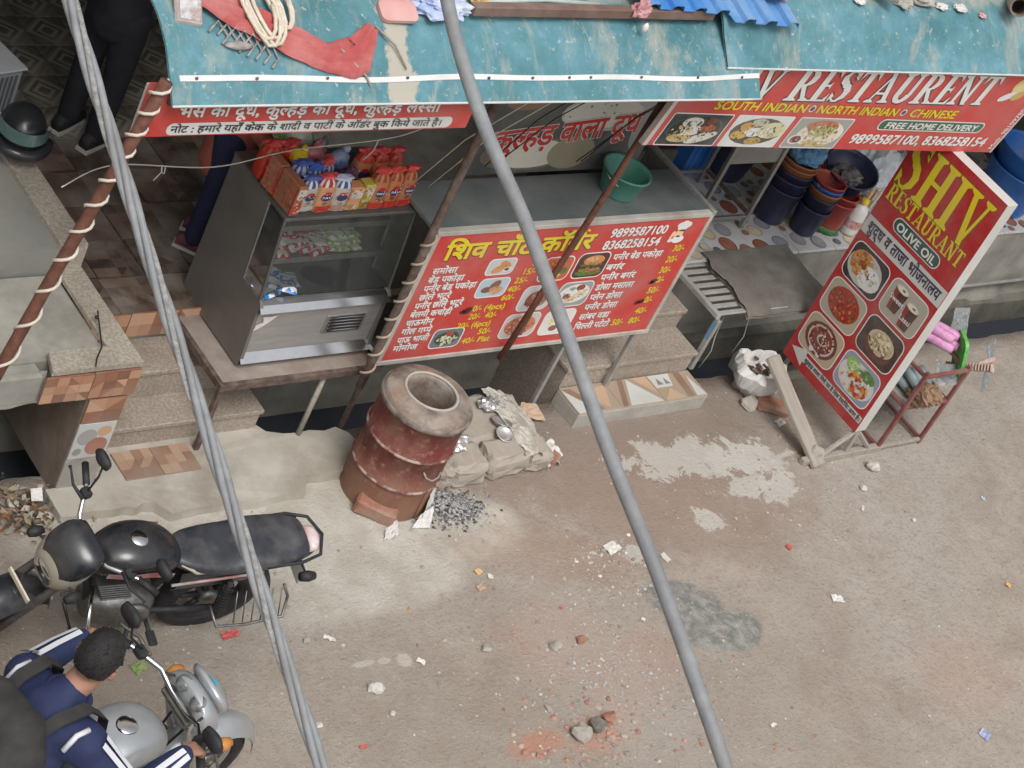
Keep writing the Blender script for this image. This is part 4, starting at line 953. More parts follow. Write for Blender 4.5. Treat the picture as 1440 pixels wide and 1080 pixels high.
mb = MB(); mb.lathe([(.045, -.09), (.05, -.085), (.05, .09), (.045, .085), (.038, .08), (.038, -.08)], 18, close=True); tag(mb.build('pipe_elbow', M_galv, loc=(3.93, -.03, 3.20), rot=(R_(80), 0, R_(35))), 'short grey pipe end on top of the right awning', 'pipe')
mb = MB(); mb.lathe([(.05, -.2), (.055, -.19), (.055, .2), (.05, .19), (.044, .18), (.044, -.18)], 18, close=True); tag(mb.build('waste_pipe', mat('brown_pvc', (.2, .16, .13), (.3, .25, .2), 8, .7), loc=(5.2, -.03, 3.14), rot=(R_(75), 0, R_(-50))), 'brown grey pipe lying at the right end of the awning top', 'pipe')
for k, (x, y, s, c) in enumerate(((3.74, -.05, .04, M_paper), (4.50, -.04, .045, M_paper), (4.66, -.05, .05, M_plasticwhite), (4.85, -.09, .03, M_pink), (4.15, -.02, .08, M_stone), (4.35, .0, .09, M_stone))):
    crumple('awning_litter', ['white paper scrap beside the pipe end on the awning', 'white paper scrap right of centre on the right awning', 'white plastic scrap right of centre on the right awning', 'pink scrap near the right end of the awning', 'grey rubble lump behind the hanging sign lettering', 'larger grey rubble lump on the right awning'][k], 'litter', onR(x, y, .015), (s, s * .7, s * .4), c, 40 + k, .4, 2, 3)

# ------------------------------------------------------------------ poles
def wrap_pole(name, label, a, b, r, wraps, m, mw, amp=.004, s0=.0, s1=1.0, tight=1.0):
    root = thing(name, label, 'pole', a); a = Vector(a); b = Vector(b); d = b - a
    mb = MB(); mb.tube([d * (k / 8) + Vector((.006 * math.sin(k), 0, 0)) for k in range(9)], r, 12); mb.build('shaft', m, root)
    t = d.normalized(); e = t.orthogonal().normalized(); f = t.cross(e); pts = []
    n = int(wraps * 16)
    for k in range(n + 1):
        q = k / n; th = 2 * math.pi * wraps * (q ** tight); pts.append(d * (s0 + (s1 - s0) * q) + (e * math.cos(th) + f * math.sin(th)) * (r + .006))
    mb = MB(); mb.tube(pts, .0075, 6); mb.build('wound_cord', mw, root); return root
M_cord = mat('cream_cord', (.55, .50, .42), (.66, .61, .53), 12, .8)
wrap_pole('awning_pole', 'leaning rusty pole wound with cream cord at the left end of the awning', (-1.44, -.50, .0), (-.77, -.40, 2.90), .028, 13, M_rust, M_cord, s0=.02, s1=1.0, tight=2.3)
M_bluepole = M_rust
wrap_pole('stall_pole', 'rusty pole tied with loose cord between the fridge and the menu board', (1.50, .01, .50), (1.49, .0, 2.62), .024, 8, M_rustdark, mat('tan_cord', (.36, .29, .22), (.45, .38, .3), 12, .9), s0=.03, s1=.52)
root = thing('stall_pole', 'slanting red brown pole crossing in front of the menu board', 'pole', (2.46, -.005, .60))
mb = MB(); mb.tube([(0, 0, .0), (.04, -.02, .55), (.08, -.06, 1.3), (.10, -.10, 2.14)], .019, 10); mb.build('shaft', M_rust, root)
mb = MB(); mb.box((.03, -.022, .36), (.028, .012, .32), .003); mb.build('splint', M_darkwood, root)

# ------------------------------------------------------------------ stall counter (open metal stand behind the menu board)
st = thing('stall_counter', 'slate topped stall counter on thin metal legs behind the menu board', 'counter')
mb = MB(); mb.box((2.66, .30, 1.525), (2.10, .40, .03), .004); mb.build('slate_top', mat('dark_slate', (.115, .135, .135), (.17, .19, .185), 3, .45, 0, .1, 25, dirt=(.24, .24, .22), damt=.4), st)
mb = MB(); mb.box((3.705, .42, 1.36), (.02, .62, .36)); mb.build('end_panel', M_steel_dull, st)
mb = MB(); mb.box((3.705, .48, 1.55), (.03, .84, .03), .003); mb.build('end_rail', M_galv, st)
mb = MB(); mb.box((2.66, .34, .62), (2.06, .44, .03)); mb.build('lower_shelf', M_steel_dull, st)
mb = MB(); mb.box((2.66, .115, .585), (2.1, .04, .03), .003); mb.build('bottom_rail', M_rustdark, st)
for x, y0 in ((3.12, .10), (3.66, .07), (1.66, .12)):
    z0 = .11 if x > 3.3 else 0
    mb = MB(); mb.box((x, y0 + .035, (.57 + z0) / 2), (.028, .028, .57 - z0), .003); mb.build('leg', M_galv if x > 3 else M_rustdark, st)
for x in (2.1, 3.5):
    mb = MB(); mb.box((x, .5, .61), (.03, .03, .03), .003); mb.box((x, .52, 1.06), (.03, .03, .86), .003); mb.build('rear_post', M_rustdark, st)

# fridge table
ft = thing('angle_iron_table', 'rusty angle iron table with a cement slab top carrying the display fridge', 'table')
mb = MB(); mb.box((1.16, .43, .535), (1.02, .62, .03), .004); mb.build('slab', mat('slab_dusty', (.27, .22, .19), (.36, .31, .27), 9, .8, 0, .2, 40, dirt=(.2, .13, .1), damt=.6), ft)
mb = MB(); mb.box((1.16, .105, .53), (1.07, .03, .045), .003); mb.box((.64, .44, .529), (.03, .64, .043), .003); mb.box((1.16, .76, .53), (1.07, .03, .045), .003); mb.box((1.68, .44, .529), (.03, .64, .043), .003); mb.build('angle_frame', M_rustdark, ft)
for x, y, z in ((.66, .125, .055), (.66, .74, .58), (1.66, .74, .58)):
    if z < .5: mb = MB(); mb.box((x, y, (z + .51) / 2), (.032, .032, .51 - z), .003); mb.build('leg', M_rustdark, ft)
mb = MB(); mb.tube([(1.33, .12, .0), (1.34, .13, .51)], .016, 8); mb.build('leg', M_wood, ft)

# ------------------------------------------------------------------ display fridge
def glass(name, tint, a=.12, rough=.05):
    if name in MATS: return MATS[name]
    m = bpy.data.materials.new(name); m.use_nodes = True; N = m.node_tree.nodes; L = m.node_tree.links; MATS[name] = m
    for n in list(N):
        if n.type == 'BSDF_PRINCIPLED': N.remove(n)
    tr = N.new('ShaderNodeBsdfTransparent'); tr.inputs[0].default_value = (*tint, 1); gl = N.new('ShaderNodeBsdfGlossy'); gl.inputs['Roughness'].default_value = rough
    df = N.new('ShaderNodeBsdfDiffuse'); df.inputs[0].default_value = (.42, .45, .44, 1)
    fr = N.new('ShaderNodeFresnel'); fr.inputs[0].default_value = 1.5
    x = N.new('ShaderNodeMixShader'); L.new(fr.outputs[0], x.inputs[0]); L.new(tr.outputs[0], x.inputs[1]); L.new(gl.outputs[0], x.inputs[2])
    y = N.new('ShaderNodeMixShader'); y.inputs[0].default_value = a; L.new(x.outputs[0], y.inputs[1]); L.new(df.outputs[0], y.inputs[2])
    L.new(y.outputs[0], N['Material Output'].inputs[0]); return m
M_glass = glass('dusty_glass', (.90, .94, .92), .07)
M_trim = mat('polished_trim', (.72, .72, .71), (.8, .8, .79), 9, .24, 1.0, .02, 60)
M_sheet = mat('satin_steel_front', (.46, .45, .44), (.56, .55, .54), 5, .5, .65, .05, 60, stretch=(1, 1, 8))
FX0, FX1 = .78, 1.64
fr = thing('display_fridge', 'stainless steel display fridge with glass front under stacked bread packets', 'fridge')
side = [(.22, .565), (.205, .62), (.23, .93), (.215, .97), (.245, 1.0), (.43, 1.0), (.47, 1.495), (.85, 1.495), (.85, .565)]
for x, nm in ((FX0, 'side_panel'), (FX1 - .02, 'side_panel')):
    mb = MB(); n = len(side); mb.add([(x, y, z) for y, z in side] + [(x + .02, y, z) for y, z in side], [tuple(range(n)), tuple(range(2 * n - 1, n - 1, -1))] + [(i, n + i, n + (i + 1) % n, (i + 1) % n) for i in range(n)]); mb.build(nm, mat('grey_sheet_steel', (.19, .175, .16), (.235, .215, .195), 5, .5, .35, .04, 40), fr)
mid = (FX0 + FX1) / 2; fw = FX1 - FX0
mb = MB(); mb.box((mid, .26, .765), (fw - .044, .06, .34)); mb.box((mid, .54, .60), (fw - .042, .58, .07)); mb.build('lower_front', M_sheet, fr)
mb = MB(); mb.add([(FX0, .215, .566), (FX1, .215, .566), (FX1, .186, .60), (FX0, .186, .60), (FX1, .228, .645), (FX0, .228, .645)], [(0, 1, 2, 3), (3, 2, 4, 5)]); mb.build('kick_plate', M_trim, fr)
mb = MB(); mb.add([(FX0, .228, .915), (FX1, .228, .915), (FX1, .194, .945), (FX0, .194, .945), (FX1, .224, .978), (FX0, .224, .978), (FX1, .26, 1.0), (FX0, .26, 1.0)], [(0, 1, 2, 3), (3, 2, 4, 5), (5, 4, 6, 7)]); mb.build('nose_trim', M_trim, fr)
vt = MB(); vt.box((1.40, .226, .795), (.27, .012, .13), .004); vent = vt.build('vent_frame', M_steel_dull, fr)
for k in range(5):
    mb = MB(); mb.box((1.40, .218, .75 + .0225 * k), (.225, .008, .009), .002); mb.build('louvre', M_chrome, vent)
mb = MB(); mb.box((1.40, .2195, .795), (.228, .003, .108)); mb.build('vent_recess', M_black, vent)
mb = MB(); mb.add([(.80, .222, .80), (.85, .2215, .83), (.90, .222, .875), (.93, .222, .905), (.88, .222, .895), (.83, .222, .90), (.845, .222, .86), (.805, .222, .845)], [(0, 1, 2, 3, 4, 5, 6, 7)]); mb.build('torn_sticker', M_paper, fr)
M_slim = mat('dark_trim', (.13, .13, .125), (.18, .18, .17), 6, .4, .5)
for x in (FX0 + .008, FX1 - .008):
    mb = MB(); mb.tube([(x, .252, 1.0), (x, .312, 1.48)], .010, 6, smooth=False); mb.build('corner_post', M_slim, fr)
    mb = MB(); mb.tube([(x, .43, 1.0), (x, .47, 1.485)], .010, 6, smooth=False); mb.build('corner_post', M_steel_dull, fr)
mb = MB(); mb.add([(FX0 + .015, .254, 1.005), (FX1 - .015, .254, 1.005), (FX1 - .015, .312, 1.47), (FX0 + .015, .312, 1.47)], [(0, 1, 2, 3)]); mb.build('front_pane', M_glass, fr)
mb = MB(); mb.add([(FX0 + .004, .262, 1.005), (FX0 + .004, .428, 1.005), (FX0 + .004, .465, 1.47), (FX0 + .004, .318, 1.47)], [(0, 1, 2, 3)]); mb.build('side_pane', M_glass, fr)
mb = MB(); mb.box((mid, .58, 1.49), (fw, .56, .022), .004); mb.build('top_plate', M_slim, fr)
mb = MB(); mb.box((mid, .53, .985), (fw - .05, .56, .02)); mb.build('cabinet_floor', mat('cabinet_dark', (.10, .115, .12), (.14, .15, .155), 4, .35, .3), fr)
mb = MB(); mb.box((mid, .83, 1.24), (fw - .05, .03, .5)); mb.build('cabinet_back', M_steel_dull, fr)
for z, y0 in ((1.155, .37), (1.33, .42)):
    mb = MB(); mb.box((mid, (y0 + .81) / 2, z), (fw - .05, .81 - y0, .012)); mb.box((mid, y0 - .004, z + .0), (fw - .05, .008, .035), .002); mb.build('shelf', M_steel_dull, fr)

# pouches in the cabinet
def pouch_mesh(name, w, d, h, cols, seed):
    b = MB(); r = random.Random(seed)
    def fn(s):
        def q(u, v):
            e = min(1, 5.5 * min(u, 1 - u), 5.5 * min(v, 1 - v)); e = math.sin(e * math.pi / 2) if e < 1 else 1
            return ((u - .5) * w, (v - .5) * d, h / 2 + s * h / 2 * e * (.85 + .5 * fbm(u * 3, v * 3, seed)))
        return q
    def cf(u, v):
        k = fbm(u * 2.5 + seed, v * 2.5, seed) + .25 * math.sin(v * 9 + u * 3)
        return cols[0] if k < .02 else cols[1 if k < .3 else -1]
    b.grid(fn(1), 26, 18, colfn=cf); b.grid(lambda u, v: fn(-1)(1 - u, v), 12, 8, colfn=cf); return b.mesh(name, print_mat('glossy_pack', .22, .08, .05))
M_pack = print_mat('glossy_pack', .22, .08, .05)
PW = (.74, .74, .72)
def pouches(n, label, group, spots, cols, w, d, h):
    me = [pouch_mesh('pouch', w, d, h, cols, 3 + s) for s in range(3)]
    for k, (x, y, z, rz) in enumerate(spots): tag(inst(me[k % 3], 'food_pouch', None, (x, y, z), (0, 0, rz)), label, 'pouch', group)
pouches(9, 'red and white food pouch lying on the fridge shelf', 'red and white pouches in the fridge', [(.90 + .085 * (k % 4), .43 + .03 * (k % 3), 1.163 + .022 * (k // 4) + .002 * k, ru(-.4, .4)) for k in range(10)], (PW, lin((186, 44, 50)), PW), .17, .13, .03)
pouches(6, 'green and white food pouch stacked on the right of the fridge shelf', 'green and white pouches in the fridge', [(1.30 + .09 * (k % 2), .43 + .025 * (k // 2), 1.163 + .024 * (k // 2), ru(-.25, .25)) for k in range(6)], (PW, lin((140, 180, 70)), PW), .14, .10, .028)
pouches(4, 'blue and white milk pouch on the fridge floor', 'blue and white pouches in the fridge', [(.88, .32, .997, .3), (.98, .36, 1.01, -.2), (.89, .42, 1.02, .6), (.93, .31, 1.03, -.5)], (PW, lin((40, 120, 196)), PW), .18, .13, .034)

# bread packets on top of the fridge
def loaf(name, label, loc, rz, w, d, h, base, accent, badge, kind='stand', group=None, word=None, tie=None, stripes=None):
    """a packet standing on end: box-like body, gathered neck, printed front"""
    r = thing(name, label, 'bread', loc, (0, 0, rz), group); b = MB(); n = 16; secs = []
    tot = h = h * .88
    for k, (t, s) in enumerate(((0, .93), (.02, 1.0), (.5, 1.0), (.74, .99), (.84, .86), (.90, .62), (.94, .36))):
        secs.append((t, s))
    vs = []; fs = []; cs = []
    for t, s in secs:
        for i in range(n):
            th = 2 * math.pi * (i + .5) / n; c, q = math.cos(th), math.sin(th); p = 4.5 if t < .7 else 2.6
            wr = 1 + (.05 * math.sin(i * 5.1 + rz * 9) if t > .6 else .015 * math.sin(i * 3 + t * 9))
            vs.append((w / 2 * s * wr * math.copysign(abs(c) ** (2 / p), c), d / 2 * s * wr * math.copysign(abs(q) ** (2 / p), q), t * tot))
    for k in range(len(secs) - 1):
        for i in range(n):
            j = (i + 1) % n; fs.append((k * n + i, k * n + j, (k + 1) * n + j, (k + 1) * n + i))
            t = secs[k][0]; cs.append(accent if t < .02 else (base if t < .6 else ((stripes or (base, accent))[i % 2])))
    fs.append(tuple(range(n - 1, -1, -1))); cs.append(accent)
    b.v = [tuple(v) for v in vs]; b.f = fs; b.c = cs; b.sm = [True] * len(fs); b.build('wrapper', M_pack, r)
    b = MB(); zz = -d / 2 * 1.015 - .001
    b.add([(-w * .46, zz, .01), (w * .46, zz, .01), (w * .46, zz, h * .20), (-w * .46, zz, h * .20)], [(0, 1, 2, 3)], col=accent)
    Mx = Matrix.Rotation(R_(90), 4, 'X')
    b.disc((0, h * .46, d / 2 * 1.015 + .002), w * .34, h * .11, 16, Mx, col=badge); b.disc((0, h * .57, d / 2 * 1.015 + .003), w * .22, h * .05, 14, Mx, col=lin((196, 40, 52)))
    b.disc((0, h * .28, d / 2 * 1.015 + .002), w * .16, h * .05, 12, Mx, col=tuple(v * .45 for v in base))
    for k in range(22): b.disc((ru(-.42, .42) * w, ru(.03, .68) * h, d / 2 * 1.015 + .0032 + .00003 * k), ru(.002, .007), ru(.002, .006), 6, Mx, col=random.choice([accent, base, tuple(v * .5 for v in base), tuple(min(.8, v * 1.4) for v in base), (.6, .58, .55)]))
    b.build('printed_front', M_pack, r)
    if word: lettering(r, word, -w * .28, h * .43, h * .085, W(), .02, M=Matrix.Translation((0, -d / 2 * 1.015 - .004, 0)) @ Mx, width=w * .55, z=0)
    b = MB(); b.blob((0, 0, h * .96), (w * .56, d * .32, h * .075), int(abs(rz) * 50) + int(loc[0] * 100), .6, 2.5, 2, False); b.build('gathered_neck', mat('film_' + name + str(len(MATS)), tie or accent, tuple(min(1, v * 1.5 + .1) for v in (tie or accent)), 12, .3), r)
    return r
TZ = 1.502
OR, RD, NV, BW_ = lin((188, 122, 84)), lin((188, 48, 44)), lin((54, 60, 104)), lin((196, 190, 180))
for k in range(3): loaf('bread_loaf', ['orange bread packet at the right front corner of the fridge top', 'orange bread packet second from the right front corner of the fridge top', 'orange bread packet beside the yellow biscuit pack on the fridge top'][2 - k], (1.355 + .098 * k, .375 + .006 * k, TZ), -.02 + .05 * k, .095, .085, .27, OR, RD, NV, word='PAV', stripes=(OR, lin((150, 70, 36))))
for k in range(3): loaf('bread_loaf', ['red necked orange bread packet in the second row, left', 'red necked orange bread packet in the second row, middle', 'red necked orange bread packet in the second row, right'][k], (1.34 + .10 * k, .53, TZ), .1 * k - .1, .10, .09, .28, OR, RD, NV, stripes=(RD, lin((176, 80, 60))), tie=lin((176, 40, 44)))
loaf('bun_packet', 'white bread packet with blue stripes behind the flat red packs', (.915, .385, TZ), .05, .10, .08, .23, BW_, BW_, NV, stripes=(PW, lin((60, 90, 150))), tie=lin((60, 80, 150)))
loaf('bun_packet', 'red striped bread packet between two blue striped ones', (1.01, .375, TZ), .02, .105, .085, .25, lin((214, 160, 120)), RD, NV, word='PAV', stripes=(PW, RD), tie=lin((200, 60, 60)))
loaf('bun_packet', 'white bread packet with blue stripes next to the yellow biscuit pack', (1.115, .375, TZ), -.06, .10, .08, .23, BW_, lin((176, 130, 110)), NV, stripes=(PW, lin((60, 90, 150))), tie=lin((160, 170, 190)))
for k, (x, y, s) in enumerate(((.90, .48, 1.0), (.99, .47, .9), (1.08, .50, .95))): loaf('bun_packet', ['dark blue striped packet behind the left white packet', 'bright blue tied packet behind the red striped one', 'red tied packet in the middle of the fridge top'][k], (x, y, TZ), .3 * k, .10, .09, .26 * s, lin((120, 120, 140)), NV, RD, stripes=(lin((60, 84, 150)), lin((170, 176, 190))), tie=[lin((50, 70, 140)), lin((40, 80, 170)), lin((190, 60, 60))][k])
def flatpack(label, loc, rot, w, d, h, base, edge, word=None):
    r = thing('biscuit_pack', label, 'pack', loc, rot); b = MB(); b.box((0, 0, h / 2), (w, d, h), .006, col=base); b.build('wrapper', M_pack, r)
    b = MB()
    b.add([(-w * .45, -d / 2 - .001, .01), (w * .45, -d / 2 - .001, .01), (w * .45, -d / 2 - .001, h * .35), (-w * .45, -d / 2 - .001, h * .35)], [(0, 1, 2, 3)], col=edge)
    b.add([(-w * .45, -d / 2 - .0012, h * .55), (w * .45, -d / 2 - .0012, h * .55), (w * .45, -d / 2 - .0012, h * .92), (-w * .45, -d / 2 - .0012, h * .92)], [(0, 1, 2, 3)], col=(.66, .6, .54))
    for k in range(26): b.disc((ru(-.44, .44) * w, ru(.05, .95) * h, d / 2 + .0018 + .00003 * k), ru(.004, .012), ru(.003, .009), 7, Matrix.Rotation(R_(90), 4, 'X'), col=random.choice([edge, base, tuple(v * .6 for v in base), (.6, .55, .5)]))
    Ms = Matrix(((0, 0, -1, 0), (-1, 0, 0, 0), (0, 1, 0, 0), (0, 0, 0, 1)))
    for k in range(40): b.disc((ru(-.44, .44) * d, ru(.08, .92) * h, w / 2 + .0012 + .00003 * k), ru(.006, .018), ru(.006, .016), 9, Ms, col=tuple(v * ru(.55, 1.35) for v in base))
    for q in (-.46, .42): b.add([(-w / 2 - .003, q * d, .004), (-w / 2 - .003, (q + .05) * d, .004), (-w / 2 - .003, (q + .05) * d, h * .98), (-w / 2 - .003, q * d, h * .98)], [(0, 1, 2, 3)], col=edge)
    b.build('printed_front', M_pack, r)
    if word: lettering(r, word, -w * .4, h * .52, h * .28, W(), .02, M=Matrix.Translation((0, -d / 2 - .003, 0)) @ Matrix.Rotation(R_(90), 4, 'X'), width=w * .42, z=0, outline=(NV, .03, 0))
    return r
flatpack('red edged clear pack of rusks at the left front corner of the fridge top', (.825, .40, TZ), (0, 0, R_(4)), .055, .17, .19, lin((170, 110, 84)), RD)
flatpack('red edged clear pack of rusks second from the left edge of the fridge top', (.815, .54, TZ), (0, 0, R_(8)), .06, .10, .19, lin((176, 112, 88)), RD)
for k, (x, y) in enumerate(((.84, .66), (.95, .66))): loaf('bun_packet', ['bright red bun packet at the back left of the fridge top', 'glossy red bun packet behind the blue tied packets'][k], (x, y, TZ), .4 * k, .12, .10, .24, lin((190, 60, 46)), RD, lin((170, 120, 90)), stripes=(RD, lin((206, 90, 66))))
flatpack('orange pack of flour biscuits in the middle front of the fridge top', (1.205, .37, TZ), (0, 0, 0), .085, .07, .15, lin((214, 150, 104)), lin((200, 170, 130)), 'ATTA')
flatpack('yellow green biscuit pack beside the orange bread packets', (1.285, .375, TZ), (0, 0, .05), .07, .07, .16, lin((196, 180, 84)), lin((150, 110, 50)))
def bagball(label, loc, r, cols, seed, tie=True):
    o = thing('snack_bag', label, 'bag', loc); b = MB(); b.blob((0, 0, r[2] * .9), r, seed, .18, 2, 3, True); m = mat('film_snack_%d' % seed, cols[0], cols[1], 14, .25, 0, .4, 30); b.build('bag', m, o)
    if tie: b = MB(); b.blob((.02, .0, r[2] * 1.95), (r[0] * .4, r[1] * .4, r[2] * .35), seed + 3, .6, 2.6, 2, False); b.build('tied_top', m, o)
bagball('green snack bag at the back left of the fridge top', (.93, .77, TZ), (.06, .06, .07), (lin((90, 160, 50)), lin((150, 190, 100))), 51)
bagball('pale clear bag of buns at the very back of the fridge top', (1.08, .80, TZ + .03), (.10, .09, .10), (lin((170, 176, 160)), lin((206, 208, 196))), 52)
bagball('yellow bun bag tied at the top on the fridge', (.97, .60, TZ + .10), (.05, .05, .055), (lin((226, 190, 30)), lin((240, 214, 70))), 53)
bagball('crimson foil bag on the fridge behind the striped packets', (1.08, .63, TZ + .05), (.075, .06, .08), (lin((150, 40, 60)), lin((210, 150, 150))), 54)
bagball('dark purple snack bag behind the flour biscuits', (1.22, .48, TZ), (.075, .06, .075), (lin((70, 36, 62)), lin((120, 84, 110))), 55)
bagball('blue grey snack bag in the middle of the fridge top', (1.24, .60, TZ + .04), (.06, .05, .08), (lin((84, 100, 150)), lin((170, 176, 190))), 56)
bagball('dark teal snack bag behind the crimson foil bag', (1.17, .70, TZ + .02), (.06, .05, .08), (lin((60, 84, 84)), lin((120, 130, 130))), 57)

# green bucket on the counter
M_greenp = mat('sea_green_plastic', (.075, .26, .20), (.10, .32, .25), 4, .4, 0, .04, 30, dirt=(.3, .35, .3), damt=.25)
def bucket(name, label, cat, loc, r0, r1, h, m, rot=(0, 0, 0), rim=.008, parts=True, group=None, handle=None):
    o = thing(name, label, cat, loc, rot, group); b = MB()
    b.lathe([(.001, .004), (r0, .0), (r0 + .004, .01), (r1, h), (r1 + rim, h + .002), (r1 + rim, h + .014), (r1 - .002, h + .014), (r1 - .008, h - .01), (r0 - .006, .012), (.001, .012)], 28); b.build('shell', m, o)
    if handle:
        b = MB(); b.tube([((r1 + rim) * math.cos(t), (r1 + rim) * math.sin(t) * .25 - (r1 + .005) * .97 * math.sin(t), h - .01 - .05 * math.sin(t)) for t in [math.pi * k / 14 for k in range(15)]], .004, 6); b.build('handle', handle, o)
    return o
bucket('green_bucket', 'sea green plastic bucket standing on the slate counter top', 'bucket', (3.10, .32, 1.542), .105, .145, .15, M_greenp, handle=M_galv)
# ------------------------------------------------------------------ tandoor drum
dr = thing('tandoor_drum', 'rusty red oil drum oven with a clay mouth standing in front of the stall', 'drum oven', (1.66, -.335, gz(1.66, -.335)))
def drum_mat():
    m = bpy.data.materials.new('drum_paint'); m.use_nodes = True; nt = m.node_tree; N = nt.nodes; L = nt.links; b = N['Principled BSDF']
    tc = N.new('ShaderNodeTexCoord'); P = tc.outputs['Object']
    def nz(s, d=9, st=(1, 1, 1)):
        mp = N.new('ShaderNodeMapping'); mp.inputs['Scale'].default_value = st; L.new(P, mp.inputs[0])
        t = N.new('ShaderNodeTexNoise'); nset(t, Scale=s, Detail=d, Roughness=.68); L.new(mp.outputs[0], t.inputs['Vector']); return t.outputs['Fac']
    def rng(o, a, z, hi=1.):
        r = N.new('ShaderNodeMapRange'); r.inputs[1].default_value = a; r.inputs[2].default_value = z; r.inputs[4].default_value = hi; L.new(o, r.inputs[0]); return r.outputs[0]
    def mix(f, a, c):
        x = N.new('ShaderNodeMix'); x.data_type = 'RGBA'; L.new(f, x.inputs[0])
        for i, s in ((6, a), (7, c)):
            if isinstance(s, tuple): x.inputs[i].default_value = (*s, 1)
            else: L.new(s, x.inputs[i])
        return x.outputs[2]
    c = mix(rng(nz(5), .35, .65), lin((112, 42, 38)), lin((104, 56, 48)))
    c = mix(rng(nz(9, 10, (1, 1, .5)), .44, .62, .75), c, lin((126, 88, 74)))
    c = mix(rng(nz(22), .55, .68, .7), c, lin((158, 132, 118)))
    s = N.new('ShaderNodeSeparateXYZ'); L.new(P, s.inputs[0]); q = N.new('ShaderNodeMath'); q.operation = 'MULTIPLY_ADD'; L.new(nz(4), q.inputs[0]); q.inputs[1].default_value = .55; L.new(s.outputs[2], q.inputs[2])
    c = mix(rng(q.outputs[0], .66, .34, .85), c, lin((136, 104, 84)))
    L.new(c, b.inputs['Base Color']); b.inputs['Roughness'].default_value = .72
    bp = N.new('ShaderNodeBump'); nset(bp, Strength=.3, Distance=.01); L.new(nz(30), bp.inputs['Height']); L.new(bp.outputs[0], b.inputs['Normal']); return m
mb = MB(); R0 = .25
mb.lathe([(R0, 0), (R0 + .002, .2), (R0 + .002, .226), (R0 + .009, .230), (R0 + .009, .238), (R0 + .002, .242), (R0, .456), (R0 + .008, .460), (R0 + .008, .468), (R0, .472), (R0 - .001, .67), (R0 + .005, .674), (R0 + .006, .70), (R0 - .01, .70)], 48); mb.build('drum_shell', drum_mat(), dr)
M_clay = mat('scorched_clay', (.36, .33, .29), (.30, .20, .145), 6, .92, 0, .7, 22, dirt=(.06, .055, .05), dscale=7, damt=.85)
mb = MB(); prof = [(R0 + .002, .70), (R0 - .004, .735), (.235, .742), (.19, .752), (.160, .765), (.142, .757), (.135, .74), (.150, .6), (.19, .4), (.2, .2), (.001, .16)]
mb.lathe(prof, 40); 
mb.v = [(x * (1 + .03 * fbm(x * 9, y * 9, z * 6)), y * (1 + .03 * fbm(x * 9, y * 9, z * 6)), z + .014 * fbm(x * 8, y * 8, 3)) for x, y, z in mb.v]; mb.build('clay_mouth', M_clay, dr)
mb = MB(); mb.lathe([(.160, .768), (.150, .774), (.141, .766), (.145, .758), (.157, .76)], 36, close=True); mb.build('mouth_ring', mat('ash_ring', (.42, .39, .35), (.5, .46, .42), 14, .9, 0, .3, 40), dr)
for z in (.234, .464):
    mb = MB(); mb.lathe([(R0 + .004, z - .009), (R0 + .013, z - .004), (R0 + .013, z + .004), (R0 + .004, z + .009)], 48); mb.build('hoop', mat('worn_hoop', (.16, .055, .045), (.42, .32, .27), 16, .7, 0, .3, 40, lo=.42, hi=.6), dr)
mb = MB(); mb.lathe([(R0 + .003, .672), (R0 + .014, .68), (R0 + .016, .70), (R0 + .010, .712), (R0 - .004, .708)], 48); mb.build('rim', mat('burnt_rim', (.12, .10, .09), (.33, .28, .24), 14, .8, 0, .4, 40), dr)
mb = MB(); mb.tube([(-.05, -.252, .40), (-.03, -.27, .37), (.02, -.275, .345), (.07, -.26, .35), (.09, -.24, .37)], .005, 6); mb.build('wire_handle', M_galv, dr)
mb = MB(); mb.tube([(-.245, .06, .52), (-.28, .05, .46), (-.275, .04, .38), (-.245, .03, .36)], .003, 5); mb.build('wire_loop', M_black, dr)
mb = MB()
for k in range(9): a0 = R_(-78 + 6.5 * k); mb.v += [((R0 + .006) * math.cos(a0), (R0 + .006) * math.sin(a0), .002), ((R0 + .004) * math.cos(a0), (R0 + .004) * math.sin(a0), .23 - .02 * (k % 3) + .015 * k / 3)]
for k in range(8): mb.f.append((2 * k, 2 * k + 2, 2 * k + 3, 2 * k + 1)); mb.c.append((1, 1, 1)); mb.sm.append(True)
mb.build('fire_door', mat('rust_brown_door', (.2, .09, .05), (.3, .17, .11), 9, .85, 0, .3), dr)
def slab(name, label, cat, loc, rot, d, m, seed=0, bev=.012, amp=.006, group=None, parent=None):
    b = MB(); b.box((0, 0, 0), d, bev)
    # subdivide a little for chipped edges
    bm = bmesh.new(); vs = [bm.verts.new(v) for v in b.v]
    for f in b.f: bm.faces.new([vs[i] for i in f])
    bmesh.ops.subdivide_edges(bm, edges=bm.edges[:], cuts=3, use_grid_fill=True)
    for v in bm.verts: v.co += Vector((fbm(v.co.x * 14, v.co.y * 14, v.co.z * 14 + seed), fbm(v.co.y * 14, v.co.z * 14, v.co.x * 14 + seed), fbm(v.co.z * 14, v.co.x * 14, seed))) * amp * 1.5
    me = bpy.data.meshes.new(name); bm.to_mesh(me); bm.free(); me.materials.append(m)
    for p in me.polygons: p.use_smooth = False
    o = bpy.data.objects.new(name, me); COL.objects.link(o); o.location = loc; o.rotation_euler = rot
    if parent: o.parent = parent; return o
    return tag(o, label, cat, group)
slab('brick', 'red brick propped against the foot of the drum on the left', 'brick', (1.49, -.50, .06), (R_(6), R_(4), R_(-42)), (.24, .11, .10), M_brick, 1)
